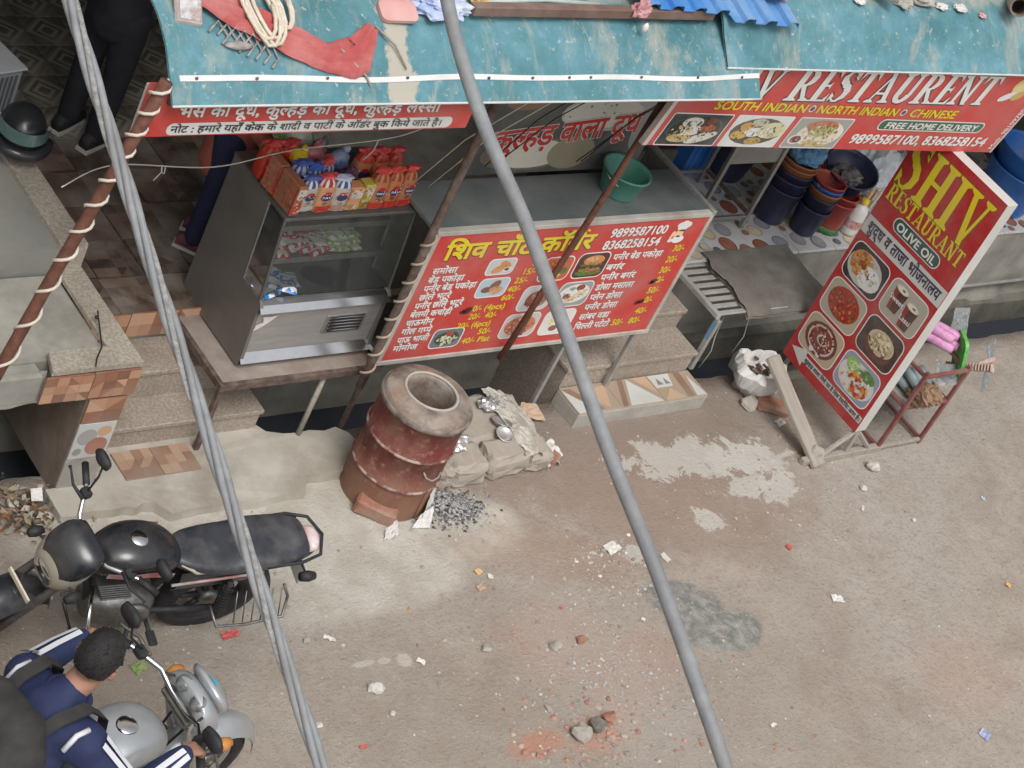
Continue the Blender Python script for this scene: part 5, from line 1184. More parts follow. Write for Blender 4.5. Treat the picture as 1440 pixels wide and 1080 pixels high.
def sheet(name, label, cat, pts, m, amp=.01, n=8, seed=0, group=None, two=.002):
    """thin creased sheet between four corner points"""
    A, B, Cc, D = [Vector(p) for p in pts]; b = MB()
    def fn(u, v):
        p = A.lerp(B, u).lerp(D.lerp(Cc, u), v); k = amp * (fbm(u * 4, v * 4, seed) + .6 * abs(fbm(u * 9, v * 9, seed + 2))); nrm = (B - A).cross(D - A).normalized()
        return p + nrm * k
    b.grid(fn, n, n, False); b.grid(lambda u, v: fn(1 - u, v) - Vector((0, 0, two)), n, n, False)
    return tag(b.build(name, m), label, cat, group)
sheet('cardboard_flap', 'grey white board leaning on the right foot of the drum', 'board', [(1.74, -.62, .02), (1.93, -.48, .02), (1.91, -.42, .22), (1.78, -.56, .21)], M_paper, .02, 8, 3)
sheet('foil_wrapper', 'white silver wrapper below the board at the drum', 'wrapper', [(1.66, -.65, .02), (1.78, -.67, .02), (1.86, -.56, .07), (1.74, -.60, .06)], M_plasticwhite, .03, 8, 5)
sheet('paper_scrap', 'torn white paper on the ground left below the drum', 'paper', [(1.44, -.70, .015), (1.56, -.67, .015), (1.60, -.58, .03), (1.50, -.62, .02)], M_paper, .03, 7, 6)
# ash and embers: nobody could count it
mb = MB(); rg = random.Random(5)
for k in range(1500):
    a = rg.random() * 6.283; q = abs(rg.gauss(0, .48)); x = 2.06 + .30 * q * math.cos(a) - .1 * q; y = -.55 + .17 * q * math.sin(a); s = rg.uniform(.004, .014)
    z = gz(x, y) + max(0, .035 - .06 * q) + .004; c = rg.choice([(.06, .06, .062), (.12, .12, .122), (.22, .22, .222), (.32, .32, .32), (.44, .44, .44), (.36, .35, .34)])
    mb.add([(x - s, y, z), (x + s * .3, y - s, z), (x + s, y + s * .4, z), (x, y + s, z - s * .2), (x, y, z + s * .8)], [(0, 1, 4), (1, 2, 4), (2, 3, 4), (3, 0, 4)], col=c)
tag(mb.build('ash_heap', print_mat('ash', .95, .1)), 'heap of grey charcoal ash beside the drum', 'ash', kind='stuff')

# ------------------------------------------------------------------ rubble ledge with foil bowls
hb = thing('stone_ledge', 'low rough cement and stone ledge right of the drum', 'ledge')
M_rub = mat('ledge_cement', (.37, .33, .275), (.46, .42, .36), 4, .92, 0, .5, 18, dirt=(.25, .205, .165), damt=.6)
for k, (x, y, w, d, h, rz) in enumerate(((2.05, -.30, .14, .22, .16, .1), (2.22, -.31, .27, .22, .18, -.05), (2.53, -.30, .33, .2, .17, .04), (2.78, -.30, .2, .2, .15, -.12))):
    slab('stone', None, None, (x, y, h / 2 - .01), (.03, -.02, rz), (w, d, h), M_rub, 10 + k, .035, .03, parent=hb)
slab('stone', None, None, (2.45, -.03, .075), (0, 0, .05), (.75, .36, .165), M_rub, 17, .03, .02, parent=hb)
def foilbowl(name, label, loc, r, seed, rot=(0, 0, 0)):
    o = thing(name, label, 'bowl', loc, rot); b = MB(); b.lathe([(.001, .004), (r * .7, .0), (r * .95, r * .35), (r * 1.1, r * .38), (r * 1.08, r * .42), (r * .92, r * .38), (r * .66, .008), (.001, .01)], 22)
    b.v = [(x * (1 + .06 * fbm(x * 40, y * 40, seed)), y * (1 + .06 * fbm(y * 40, x * 40, seed)), z) for x, y, z in b.v]; b.build('bowl', M_foil, o); return o
foilbowl('foil_bowl', 'silver foil bowl with green residue on the stone ledge', (2.60, -.13, .165), .062, 1, (R_(-14), R_(10), 0))
foilbowl('foil_bowl', 'flattened foil bowl below the other bowl on the ledge', (2.56, -.22, .165), .055, 2, (R_(10), 0, 0))
for k, (x, y, z, s) in enumerate(((2.60, .02, .19, .07), (2.16, -.25, .19, .065), (2.25, -.20, .18, .05))):
    crumple('foil_ball', ['crumpled foil heap behind the foil bowls', 'crumpled foil beside the drum on the ledge', 'small crumpled foil next to the drum'][k], 'foil', (x, y, z), (s, s * .8, s * .5), M_foil, 60 + k, .6, 3.2, 3)
def sackfn(u, v):
    x = 2.62 + .36 * u + .05 * fbm(u * 3, v * 3); y = .14 - .52 * v + .04 * fbm(u * 4, v * 4, 3); z = .20 - .16 * u * u - .04 * v + .05 * fbm(u * 5, v * 5, 8) + .025 * abs(fbm(u * 12, v * 12, 4))
    return (x, y, max(z, gz(x, y) + .004))
mb = MB(); mb.grid(sackfn, 24, 28, False); tag(mb.build('plastic_sack', M_sack), 'dusty pale woven sack draped over the right end of the stone ledge', 'sack')
sheet('cardboard_piece', 'tan cardboard piece lying right of the draped sack', 'cardboard', [(2.93, .03, .03), (3.10, -.04, .03), (3.12, .10, .04), (3.00, .12, .05)], mat('tan_card', (.48, .33, .22), (.56, .41, .30), 6, .9), .02, 6, 9)
sheet('plastic_flap', 'white plastic film corner sticking out from the sack', 'plastic', [(2.86, -.40, .02), (3.02, -.33, .03), (2.98, -.22, .08), (2.86, -.28, .09)], M_plasticwhite, .05, 8, 12)
slab('brick', 'broken brick piece on the ground under the sack end', 'brick', (2.93, -.33, .03), (.1, .05, .5), (.12, .09, .06), M_brick, 21)

# ------------------------------------------------------------------ slatted bench with a mat, right steps
bn = thing('slatted_bench', 'grey slatted metal bench bridging the drain, half under a dark mat', 'bench')
M_slat = mat('grey_slat', (.37, .36, .33), (.46, .45, .42), 7, .65, 0, .1, 40, dirt=(.24, .21, .18), damt=.6)
mb = MB(); mb.box((4.47, .42, .555), (.04, .52, .035), .003); mb.build('side_rail', M_slat, bn); mb = MB(); mb.box((5.62, .42, .555), (.04, .52, .035), .003); mb.build('side_rail', M_slat, bn)
for k in range(8): mb = MB(); mb.box((5.04, .18 + .067 * k, .567), (1.10, .036, .012), .002); mb.build('slat', M_slat, bn)
for x, y, z0, m in ((4.47, .15, .115, M_galv), (5.62, .16, -.3, M_galv)): mb = MB(); mb.box((x, y, (.54 + z0) / 2), (.034, .034, .54 - z0), .003); mb.build('leg', m, bn)
mb = MB(); mb.box((4.452, .15, .45), (.003, .036, .14)); mb.build('blue_paint_patch', mat('old_blue_paint', (.12, .27, .45), (.25, .33, .42), 14, .6), bn)
def matfn(s):
    def q(u, v):
        x = 4.72 + .85 * u + .05 * fbm(v * 3.5, 2) * (1 - u) * 2; y = .13 + .58 * v + .02 * fbm(u * 5, 6)
        return (x, y, .585 + s * .016 + .02 * fbm(u * 3, v * 3, 5) + .01 * fbm(u * 9, v * 9) + (.02 * v) - (.05 * (1 - 8 * v) if v < .125 else 0))
    return q
mb = MB(); mb.grid(matfn(1), 26, 18); mb.grid(lambda u, v: matfn(-.3)(1 - u, v), 26, 18)
tag(mb.build('floor_mat', mat('dark_felt', (.125, .115, .10), (.19, .175, .155), 7, .97, 0, .5, 60, dirt=(.25, .22, .19), damt=.5)), 'dark grey felt mat spread over the slatted bench', 'mat')
for k, (x, y) in enumerate(((4.62, .62), (5.15, .66))):
    pass
# dangling strings over the drain
for k, (x, y, z) in enumerate(((4.86, .38, .30), (5.18, .42, .36))):
    mb = MB(); mb.tube([(x + .03, y + .02, z), (x, y - .02, z - .14), (x + .02, y - .04, z - .26), (x - .02, y - .05, z - .40)], .004, 5); tag(mb.build('hanging_string', M_cord), ['pale string hanging over the drain below the bench', 'pale string hanging beside the standing sign over the drain'][k], 'string')

# waste sack and bricks by the sign
ws = thing('waste_bag', 'open white plastic bag full of rubbish beside the drain', 'waste bag', (4.98, .0, .06))
mb = MB(); mb.lathe([(.02, -.06), (.10, -.05), (.17, .03), (.185, .12), (.16, .17), (.15, .165), (.13, .10), (.05, .07), (.001, .07)], 44)
mb.v = [(x * (1 + .45 * fbm(x * 8, y * 8, 2 + z * 4) + .34 * abs(fbm(x * 24, y * 24, z * 20))), y * (1 + .45 * fbm(x * 8, y * 8, 5 + z * 4) + .3 * fbm(x * 24, y * 24, z * 20)), z + .10 * fbm(x * 10, y * 10, 7)) for x, y, z in mb.v]
mb.sm = [False] * len(mb.f); mb.build('bag', M_plasticwhite, ws)
mb = MB(); rg = random.Random(3)
for k in range(26):
    a = rg.random() * 6.28; q = rg.random() * .11; mb.box((q * math.cos(a), q * math.sin(a), .10 + .03 * rg.random()), (rg.uniform(.02, .06), rg.uniform(.015, .045), .01), .002, Matrix.Rotation(rg.uniform(-.6, .6), 4, 'Y') @ Matrix.Rotation(a, 4, 'Z'), col=rg.choice([lin((120, 84, 66)), lin((176, 170, 160)), lin((96, 60, 52)), lin((150, 120, 96)), lin((70, 62, 60))]))
tag(mb.build('rubbish', print_mat('rubbish_print', .6, .2), ws), kind='stuff')
slab('brick', 'pinkish brick under the white waste bag', 'brick', (5.02, -.21, .03), (.1, .05, -.5), (.24, .12, .08), M_brick, 31, .02, .012)
slab('brick', 'dark stone between the waste bag and the standing sign', 'stone', (5.13, .07, .05), (.1, .15, .4), (.16, .12, .09), M_stone, 32, .03, .03)
slab('stone_lump', 'rough dark stone in front of the waste bag', 'stone', (4.86, -.15, .02), (.1, .05, .3), (.14, .10, .06), M_stone, 33, .02, .02)
# plank and stones at the foot of the standing sign
pk = slab('wooden_plank', 'weathered wooden plank leaning down beside the standing sign', 'plank', (4.93, -.43, .20), (0, 0, 0), (.13, .78, .035), M_wood, 35, .006, .003)
pk.rotation_euler = (R_(28), R_(0), R_(8))
slab('stone_lump', 'round brown stone at the lower end of the leaning plank', 'stone', (4.99, -.69, .05), (0, 0, .4), (.12, .11, .10), M_stone, 36, .04, .03)
slab('stone_lump', 'white grey stone in front of the sign foot', 'stone', (5.43, -.87, .035), (.2, 0, .7), (.085, .075, .065), mat('pale_stone', (.52, .5, .46), (.66, .64, .6), 9, .9, 0, .5, 40), 37, .025, .025)

# ------------------------------------------------------------------ display rack behind the sign
rk = thing('display_rack', 'red brown metal rack behind the standing sign', 'rack')
M_rack = mat('maroon_paint', (.19, .055, .05), (.27, .11, .10), 8, .55, 0, .1, 50, dirt=(.35, .27, .23), damt=.45)
RX0, RX1, RY0, RY1 = 5.62, 6.08, -.72, -.12
for x in (RX0, RX1):
    for y in (RY0, RY1): mb = MB(); mb.box((x, y, .52 if y > -.5 else .36), (.028, .028, 1.04 if y > -.5 else .72), .003); mb.build('leg', M_rack, rk)
for z in (.035, .40, .68):
    for y in (RY0, RY1): mb = MB(); mb.box(((RX0 + RX1) / 2, y, z), (RX1 - RX0 - .03, .026, .026), .003); mb.build('cross_bar', M_rack if z > .1 else M_wood, rk)
    for x in (RX0, RX1): mb = MB(); mb.box((x, (RY0 + RY1) / 2, z), (.024, RY1 - RY0 - .03, .024), .003); mb.build('side_bar', M_rack, rk)
mb = MB(); mb.box((5.85, -.42, .415), (.42, .56, .008)); mb.build('shelf', M_cement, rk)
mb = MB(); mb.tube([(RX0, RY1, 1.02), (RX1, RY1, 1.02)], .014, 8); mb.build('top_bar', M_rack, rk)
# coir brushes
for k in range(6):
    o = thing('coir_brush', 'coir scrubbing brush with blue grey handle on the maroon rack', 'brush', (5.72 + .065 * (k % 3), -.60 - .05 * (k // 3), .46 + .065 * (k // 3)), (R_(97), 0, R_(6 - 4 * k)), 'coir brushes on the rack')
    mb = MB(); mb.lathe([(.001, 0), (.03, 0), (.032, .16), (.001, .16)], 12, Matrix.Translation((0, 0, -.14))); mb.build('handle', mat('blue_grey_tube', (.24, .32, .33), (.32, .40, .41), 6, .5), o)
    mb = MB(); mb.blob((0, 0, .085), (.052, .052, .085), 70 + k, .5, 4, 3, False); mb.build('bristles', mat('coir', (.22, .135, .085), (.33, .22, .145), 30, .98, 0, .6, 80), o)
# pink rolls and mesh packs
for k in range(5):
    mb = MB(); mb.tube([(0, 0, -.17), (0, 0, -.14), (0, 0, .14), (0, 0, .17)], [.022, .036, .036, .028], 10); mb.v = [(x * (1 + .1 * fbm(x * 50, y * 50, z * 18)), y, z) for x, y, z in mb.v]
    tag(mb.build('pink_roll', mat('pink_film', (.62, .22, .46), (.74, .48, .66), 16, .35, 0, .4, 40), loc=(5.93 + .07 * (k % 3), -.43 + .012 * k, .735 + .055 * (k // 3)), rot=(R_(84), 0, R_(24))), 'pink wrapped roll lying on top of the maroon rack', 'roll', 'pink wrapped rolls on the rack')
mb = MB(); mb.prism(rrect(.20, .34, .05), -.012, .012); mb.v = [(x, y, z + .02 * fbm(x * 9, y * 9, 3)) for x, y, z in mb.v]; tag(mb.build('green_pack', mat('green_net', (.08, .42, .07), (.2, .58, .15), 20, .5, 0, .3), loc=(6.10, -.60, .70), rot=(R_(70), R_(0), R_(60))), 'bright green packet hanging at the end of the rack', 'packet')
mb = MB(); mb.tube([(0, 0, -.18), (0, 0, .18)], .02, 8)
for k in range(16): mb.box((0, 0, -.17 + .0215 * k), (.062, .05, .008), .002, Matrix.Rotation(.4, 4, 'X'))
tag(mb.build('comb_strip', mat('cream_red_strip', (.56, .5, .42), (.4, .2, .16), 34, .6), loc=(6.17, -.68, .66), rot=(R_(28), R_(22), R_(0))), 'cream ribbed strip of hair clips beside the green packet', 'strip')
def film(label, pts, c, seed): sheet('clear_packet', label, 'packet', pts, c, .02, 8, seed)
M_film = glass('clear_film', (.93, .94, .96), .35, .15); M_film2 = glass('clear_film_blue', (.80, .86, .95), .3, .15)
film('clear blue edged packet hanging at the right end of the rack', [(6.22, -.82, .55), (6.34, -.78, .55), (6.40, -.60, .82), (6.28, -.64, .82)], M_film2, 3)
film('clear plastic packet beside the green packet', [(6.14, -.42, .72), (6.30, -.46, .72), (6.30, -.36, .90), (6.16, -.34, .90)], M_film, 6)
film('crumpled clear film below the pink rolls', [(5.85, -.70, .55), (6.08, -.72, .55), (6.10, -.62, .64), (5.88, -.60, .66)], M_film, 9)
crumple('bottle_litter', 'yellow and white wrapper floating in the drain at the right', 'litter', (7.7, .35, -.31), (.10, .05, .03), mat('yellow_wrap', (.6, .47, .12), (.7, .62, .45), 9, .4), 81, .4, 2, 3)
crumple('cup_litter', 'crushed white cup in the drain behind the rack', 'litter', (7.05, .30, -.32), (.09, .04, .03), M_paper, 82, .4, 2, 3)
slab('stone_lump', 'big grey boulder at the drain edge behind the sign', 'stone', (6.42, .30, -.02), (0, .2, .3), (.30, .26, .26), M_stone, 39, .09, .05)

# ------------------------------------------------------------------ right bay: buckets and kitchen things
GZ = FZ + .012
M_navy = mat('navy_plastic', (.022, .028, .07), (.04, .048, .10), 5, .38, 0, .05, 30, dirt=(.12, .12, .14), damt=.3)
M_redp = mat('red_plastic', (.36, .045, .04), (.45, .09, .07), 5, .4, 0, .05, 30, dirt=(.4, .25, .2), damt=.25)
M_orp = mat('orange_brown_plastic', (.33, .12, .05), (.40, .17, .09), 5, .42); M_bluep = mat('blue_plastic', (.03, .13, .45), (.05, .2, .56), 5, .36, 0, .04, 30)
for k, (mm, z, nm) in enumerate(((M_navy, 0, 'navy'), (M_navy, .09, 'navy'), (M_navy, .15, 'dark'), (M_orp, .20, 'brown'), (M_orp, .24, 'brown'))):
    bucket('stacked_bucket', ['lowest navy bucket of the tall stack left of the basin', 'second navy bucket of the tall stack', 'third navy bucket of the tall stack', 'brown bucket near the top of the tall stack', 'topmost brown bucket of the tall stack under the blue bag'][k], 'bucket', (5.66, 1.02, GZ + z), .105, .135, .27, mm, group='tall stack of buckets')
crumple('plastic_bag', 'shiny blue plastic bag stuffed on top of the tall bucket stack', 'bag', (5.67, 1.02, GZ + .57), (.135, .13, .12), mat('sky_blue_film', (.07, .24, .46), (.2, .4, .6), 8, .25, 0, .3, 30), 91, .25, 2, 4)
for k, (mm, z) in enumerate(((M_navy, 0), (M_navy, .10), (M_orp, .155), (M_bluep, .19), (M_redp, .225))):
    bucket('stacked_bucket', ['lowest dark bucket of the front stack', 'second dark bucket of the front stack', 'brown bucket in the front stack', 'blue bucket in the front stack', 'red bucket at the top of the front stack'][k], 'bucket', (5.87, .86, GZ + z), .09, .118, .21, mm, group='front stack of buckets', handle=M_galv if k == 4 else None)
rp = [bucket('red_pot', ['red plastic pot with green and black base band', 'red pot stacked inside the banded one'][k], 'pot', (6.12, .87, GZ + .06 * k), .10, .12, .25, M_redp) for k in range(2)]
mb = MB(); mb.lathe([(.100, .0), (.108, .0), (.112, .05), (.104, .05)], 24, close=True); mb.build('green_band', mat('band_green', (.09, .3, .08), (.03, .03, .04), 12, .5), rp[0])
bucket('dark_basin', 'wide dark blue basin with scraps set on the red pots', 'basin', (6.17, .95, GZ + .33), .13, .195, .14, M_navy, (R_(8), R_(-10), 0))
crumple('basin_scraps', 'dark crumpled scraps lying in the blue basin', 'scraps', (6.16, .95, GZ + .40), (.13, .12, .04), mat('dark_scraps', (.06, .06, .065), (.3, .28, .26), 14, .5, 0, .5, 30), 93, .6, 4, 3)
bt = thing('white_bottle', 'white plastic bottle with yellow cap and red label', 'bottle', (6.31, .80, GZ))
mb = MB(); mb.lathe([(.001, 0), (.062, 0), (.066, .02), (.066, .19), (.05, .235), (.022, .25), (.022, .27), (.001, .27)], 24); mb.build('body', mat('white_hdpe', (.68, .68, .67), (.74, .74, .73), 5, .35), bt)
mb = MB(); mb.lathe([(.03, .262), (.03, .295), (.001, .30)], 16); mb.build('cap', mat('yellow_cap', (.72, .52, .03), (.78, .6, .08), 5, .4), bt)
mb = MB(); mb.lathe([(.0672, .06), (.0672, .13)], 24); mb.build('red_label', mat('red_label', (.45, .1, .08), (.68, .62, .6), 26, .4), bt)
crumple('plastic_bag', 'big hazy white plastic bag heap behind the basin', 'bag', (6.75, 1.15, GZ + .22), (.24, .2, .28), mat('hazy_film', (.46, .50, .54), (.62, .66, .69), 6, .3, 0, .3, 20), 95, .35, 2, 4)
crumple('plastic_bag', 'pink plastic bag behind the tall bucket stack', 'bag', (6.15, 1.35, GZ + .40), (.17, .12, .10), mat('pale_pink_film', (.55, .3, .38), (.66, .45, .5), 8, .3, 0, .3), 96, .45, 2.5, 4)
crumple('plastic_bag', 'second hazy white bag right of the pink bag', 'bag', (6.5, 1.3, GZ + .35), (.16, .14, .18), MATS['hazy_film'], 98, .4, 2, 4)
for k, c in enumerate(((.5, .25, .08), (.3, .18, .1), (.45, .4, .34))):
    mb = MB(); mb.tube([(0, 0, 0), (.01 * k, .01, .28)], [.007, .014], 6); tag(mb.build('ladle', mat('ladle_%d' % k, c, tuple(v * 1.3 for v in c), 8, .5), loc=(6.46 + .03 * k, .88, GZ), rot=(R_(-8), R_(14 + 5 * k), 0)), ['orange handled utensil beside the white bottle', 'brown handled utensil beside the white bottle', 'pale handled utensil beside the white bottle'][k], 'utensil')
cr8 = thing('blue_crate', 'bright blue plastic crate at the back of the tiled floor', 'crate', (5.36, 1.68, GZ), (0, 0, R_(8)))
mb = MB(); t = .014
mb.box((0, 0, .01), (.46, .32, .02), .004)
for s in (-1, 1): mb.box((s * .225, 0, .14), (t, .32, .26), .003); mb.box((0, s * .155, .14), (.44, t, .26), .003)
mb.build('shell', M_bluep, cr8)
for k in range(6): mb = MB(); mb.box((-.18 + .072 * k, -.165, .14), (.016, .01, .24), .002); mb.build('rib', M_bluep, cr8)
bucket('blue_tub', 'big blue plastic tub right of the standing sign', 'tub', (8.35, .98, GZ), .20, .27, .34, M_bluep); bucket('blue_tub', 'blue tub stacked in the big tub at the right edge', 'tub', (8.35, .98, GZ + .16), .20, .27, .34, M_bluep)
bucket('navy_tub', 'dark navy tub behind the steel stand', 'tub', (5.62, 1.55, GZ), .16, .22, .30, M_navy)
# steel stand
ss = thing('steel_stand', 'dull steel work stand with a grey front panel behind the counter end', 'stand', (5.06, .93, GZ))
for x in (-.27, .24):
    for y in (0, .5): mb = MB(); mb.box((x, y, .44), (.032, .032, .88), .003); mb.build('leg', M_steel_dull, ss)
mb = MB(); mb.box((-.015, .004, .72), (.47, .008, .30)); mb.build('front_panel', mat('grey_panel', (.27, .26, .24), (.33, .32, .30), 4, .55, .2), ss)
for y in (0, .5): mb = MB(); mb.box((-.015, y, .10), (.47, .024, .024), .002); mb.build('low_rail', M_steel_dull, ss)
for x in (-.27, .24): mb = MB(); mb.box((x, .25, .12), (.024, .46, .024), .002); mb.build('side_rail', M_rustdark, ss)
mb = MB(); mb.box((-.015, .25, .885), (.56, .56, .015), .003); mb.build('top', M_steel_dull, ss)
# dark stove block behind the counter
sv = thing('stove_block', 'dark sheet metal stove block behind the counter end panel', 'stove', (3.95, .95, FZ))
mb = MB(); mb.box((.0, .25, .40), (.42, .7, .78), .01); mb.build('body', mat('sooty_metal', (.045, .043, .04), (.10, .095, .088), 6, .7, .2, .2), sv)
for k in range(3): mb = MB(); mb.box((0, .05 + .2 * k, .80), (.3, .13, .03), .005); mb.build('burner', M_black, sv)

# ------------------------------------------------------------------ things on the left platform
hm = thing('helmet', 'black full face helmet with raised visor on the left platform', 'helmet', (-.06, 1.50, 1.05), (0, 0, R_(-20)))
M_helm = mat('helmet_shell', (.018, .02, .024), (.03, .032, .036), 4, .28, 0, .02, 30, spec=.6)
mb = MB(); mb.blob((0, 0, .13), (.125, .155, .135), 3, .02, 1, 3, True, flat=-.085); mb.build('shell', M_helm, hm)
mb = MB(); mb.tube([(.145 * math.sin(t), -.17 * math.cos(t) , .075) for t in [-1.5 + .25 * k for k in range(13)]], .032, 8); mb.build('chin_bar', M_helm, hm)
mb = MB(); mb.grid(lambda u, v: (.14 * math.sin(-1.3 + 2.6 * u), -.172 * math.cos(-1.3 + 2.6 * u), .135 + .075 * v), 16, 3); mb.build('visor', mat('tinted_visor', (.10, .17, .17), (.2, .3, .3), 4, .12, .4), hm)
for s in (-1, 1): mb = MB(); mb.lathe([(.001, 0), (.018, 0), (.018, .008), (.001, .01)], 14, Matrix.Translation((s * .128, -.03, .14)) @ Matrix.Rotation(R_(90 * s), 4, 'Y')); mb.build('hinge', M_chrome, hm)
cl = thing('air_cooler', 'grey plastic cooler with a ribbed grille at the far left edge', 'cooler', (-.10, 1.98, 1.0), (0, 0, R_(12)))
mb = MB(); mb.box((0, 0, .14), (.34, .30, .28), .015); mb.build('case', mat('grey_abs', (.25, .27, .30), (.33, .35, .38), 5, .5), cl)
for k in range(9): mb = MB(); mb.box((-.12 + .03 * k, -.153, .14), (.014, .012, .22), .003); mb.build('rib', mat('dark_rib', (.07, .08, .09), (.1, .11, .12), 5, .5), cl)
mb = MB(); mb.box((0, 0, .283), (.36, .32, .014), .004); mb.build('lid', mat('pale_lid', (.4, .42, .44), (.48, .5, .52), 5, .4), cl)
# leaf and paper rubbish in the hole
mb = MB(); rg = random.Random(9)
for k in range(260):
    x, y = -.42 + rg.gauss(0, .12), -.10 + rg.gauss(0, .09) + (0); s = rg.uniform(.012, .035); z = gz(x, y) + rg.uniform(.003, .04); a = rg.random() * 6.28
    c = rg.choice([lin((120, 104, 84)), lin((150, 138, 116)), lin((96, 80, 62)), lin((176, 170, 156)), lin((140, 92, 60)), lin((84, 74, 62))])
    mb.add([(x + s * math.cos(a), y + s * math.sin(a), z), (x - s * .4 * math.sin(a), y + s * .4 * math.cos(a), z + s * .4), (x - s * math.cos(a), y - s * math.sin(a), z), (x + s * .4 * math.sin(a), y - s * .4 * math.cos(a), z - .002)], [(0, 1, 2, 3)], col=c)
tag(mb.build('leaf_rubbish', print_mat('dry_leaves', .9, .2)), 'dry leaves and rubbish at the mouth of the hole under the platform', 'rubbish', kind='stuff')
sheet('paper_scrap', 'white paper scrap among the leaves by the hole', 'paper', [(-.40, -.06, .05), (-.34, -.07, .05), (-.32, .0, .07), (-.385, .0, .075)], M_paper, .01, 5, 31)
# ------------------------------------------------------------------ motorcycles
def wheel(parent, name, x, r, tw, M=None, rimcol=None, fork=False):
    """wheel as a part with tyre, rim, hub and spokes as sub-parts; axle along y"""
    o = bpy.data.objects.new(name, None); COL.objects.link(o); o.parent = parent; o.empty_display_size = .05
    o.matrix_local = (M if M is not None else Matrix.Identity(4)) @ Matrix.Translation((x, 0, r)) @ Matrix.Rotation(R_(90), 4, 'X')
    b = MB(); ri = r - tw * .95
    b.lathe([(ri, -tw * .36), (ri + tw * .35, -tw * .52), (r - tw * .18, -tw * .46), (r, -tw * .2), (r + .004, 0), (r, tw * .2), (r - tw * .18, tw * .46), (ri + tw * .35, tw * .52), (ri, tw * .36)], 40, close=True); b.build('tyre', M_black, o)
    b = MB(); b.lathe([(ri + .006, -tw * .34), (ri - .012, -tw * .3), (ri - .016, 0), (ri - .012, tw * .3), (ri + .006, tw * .34)], 36); b.build('rim', rimcol or M_chrome, o)
    b = MB(); b.lathe([(.001, -.05), (.055, -.05), (.06, -.02), (.06, .02), (.055, .05), (.001, .05)], 20); b.build('hub', M_alu, o)
    b = MB()
    for k in range(6):
        a = k * math.pi / 3; b.tube([(.05 * math.cos(a), .05 * math.sin(a), 0), ((ri - .01) * math.cos(a), (ri - .01) * math.sin(a), 0)], [.02, .013], 6)
    b.build('spokes', M_alu if rimcol is None else rimcol, o); return o
def part(parent, name, m, b, M=None):
    o = b.build(name, m, parent)
    if M is not None: o.matrix_local = M
    return o
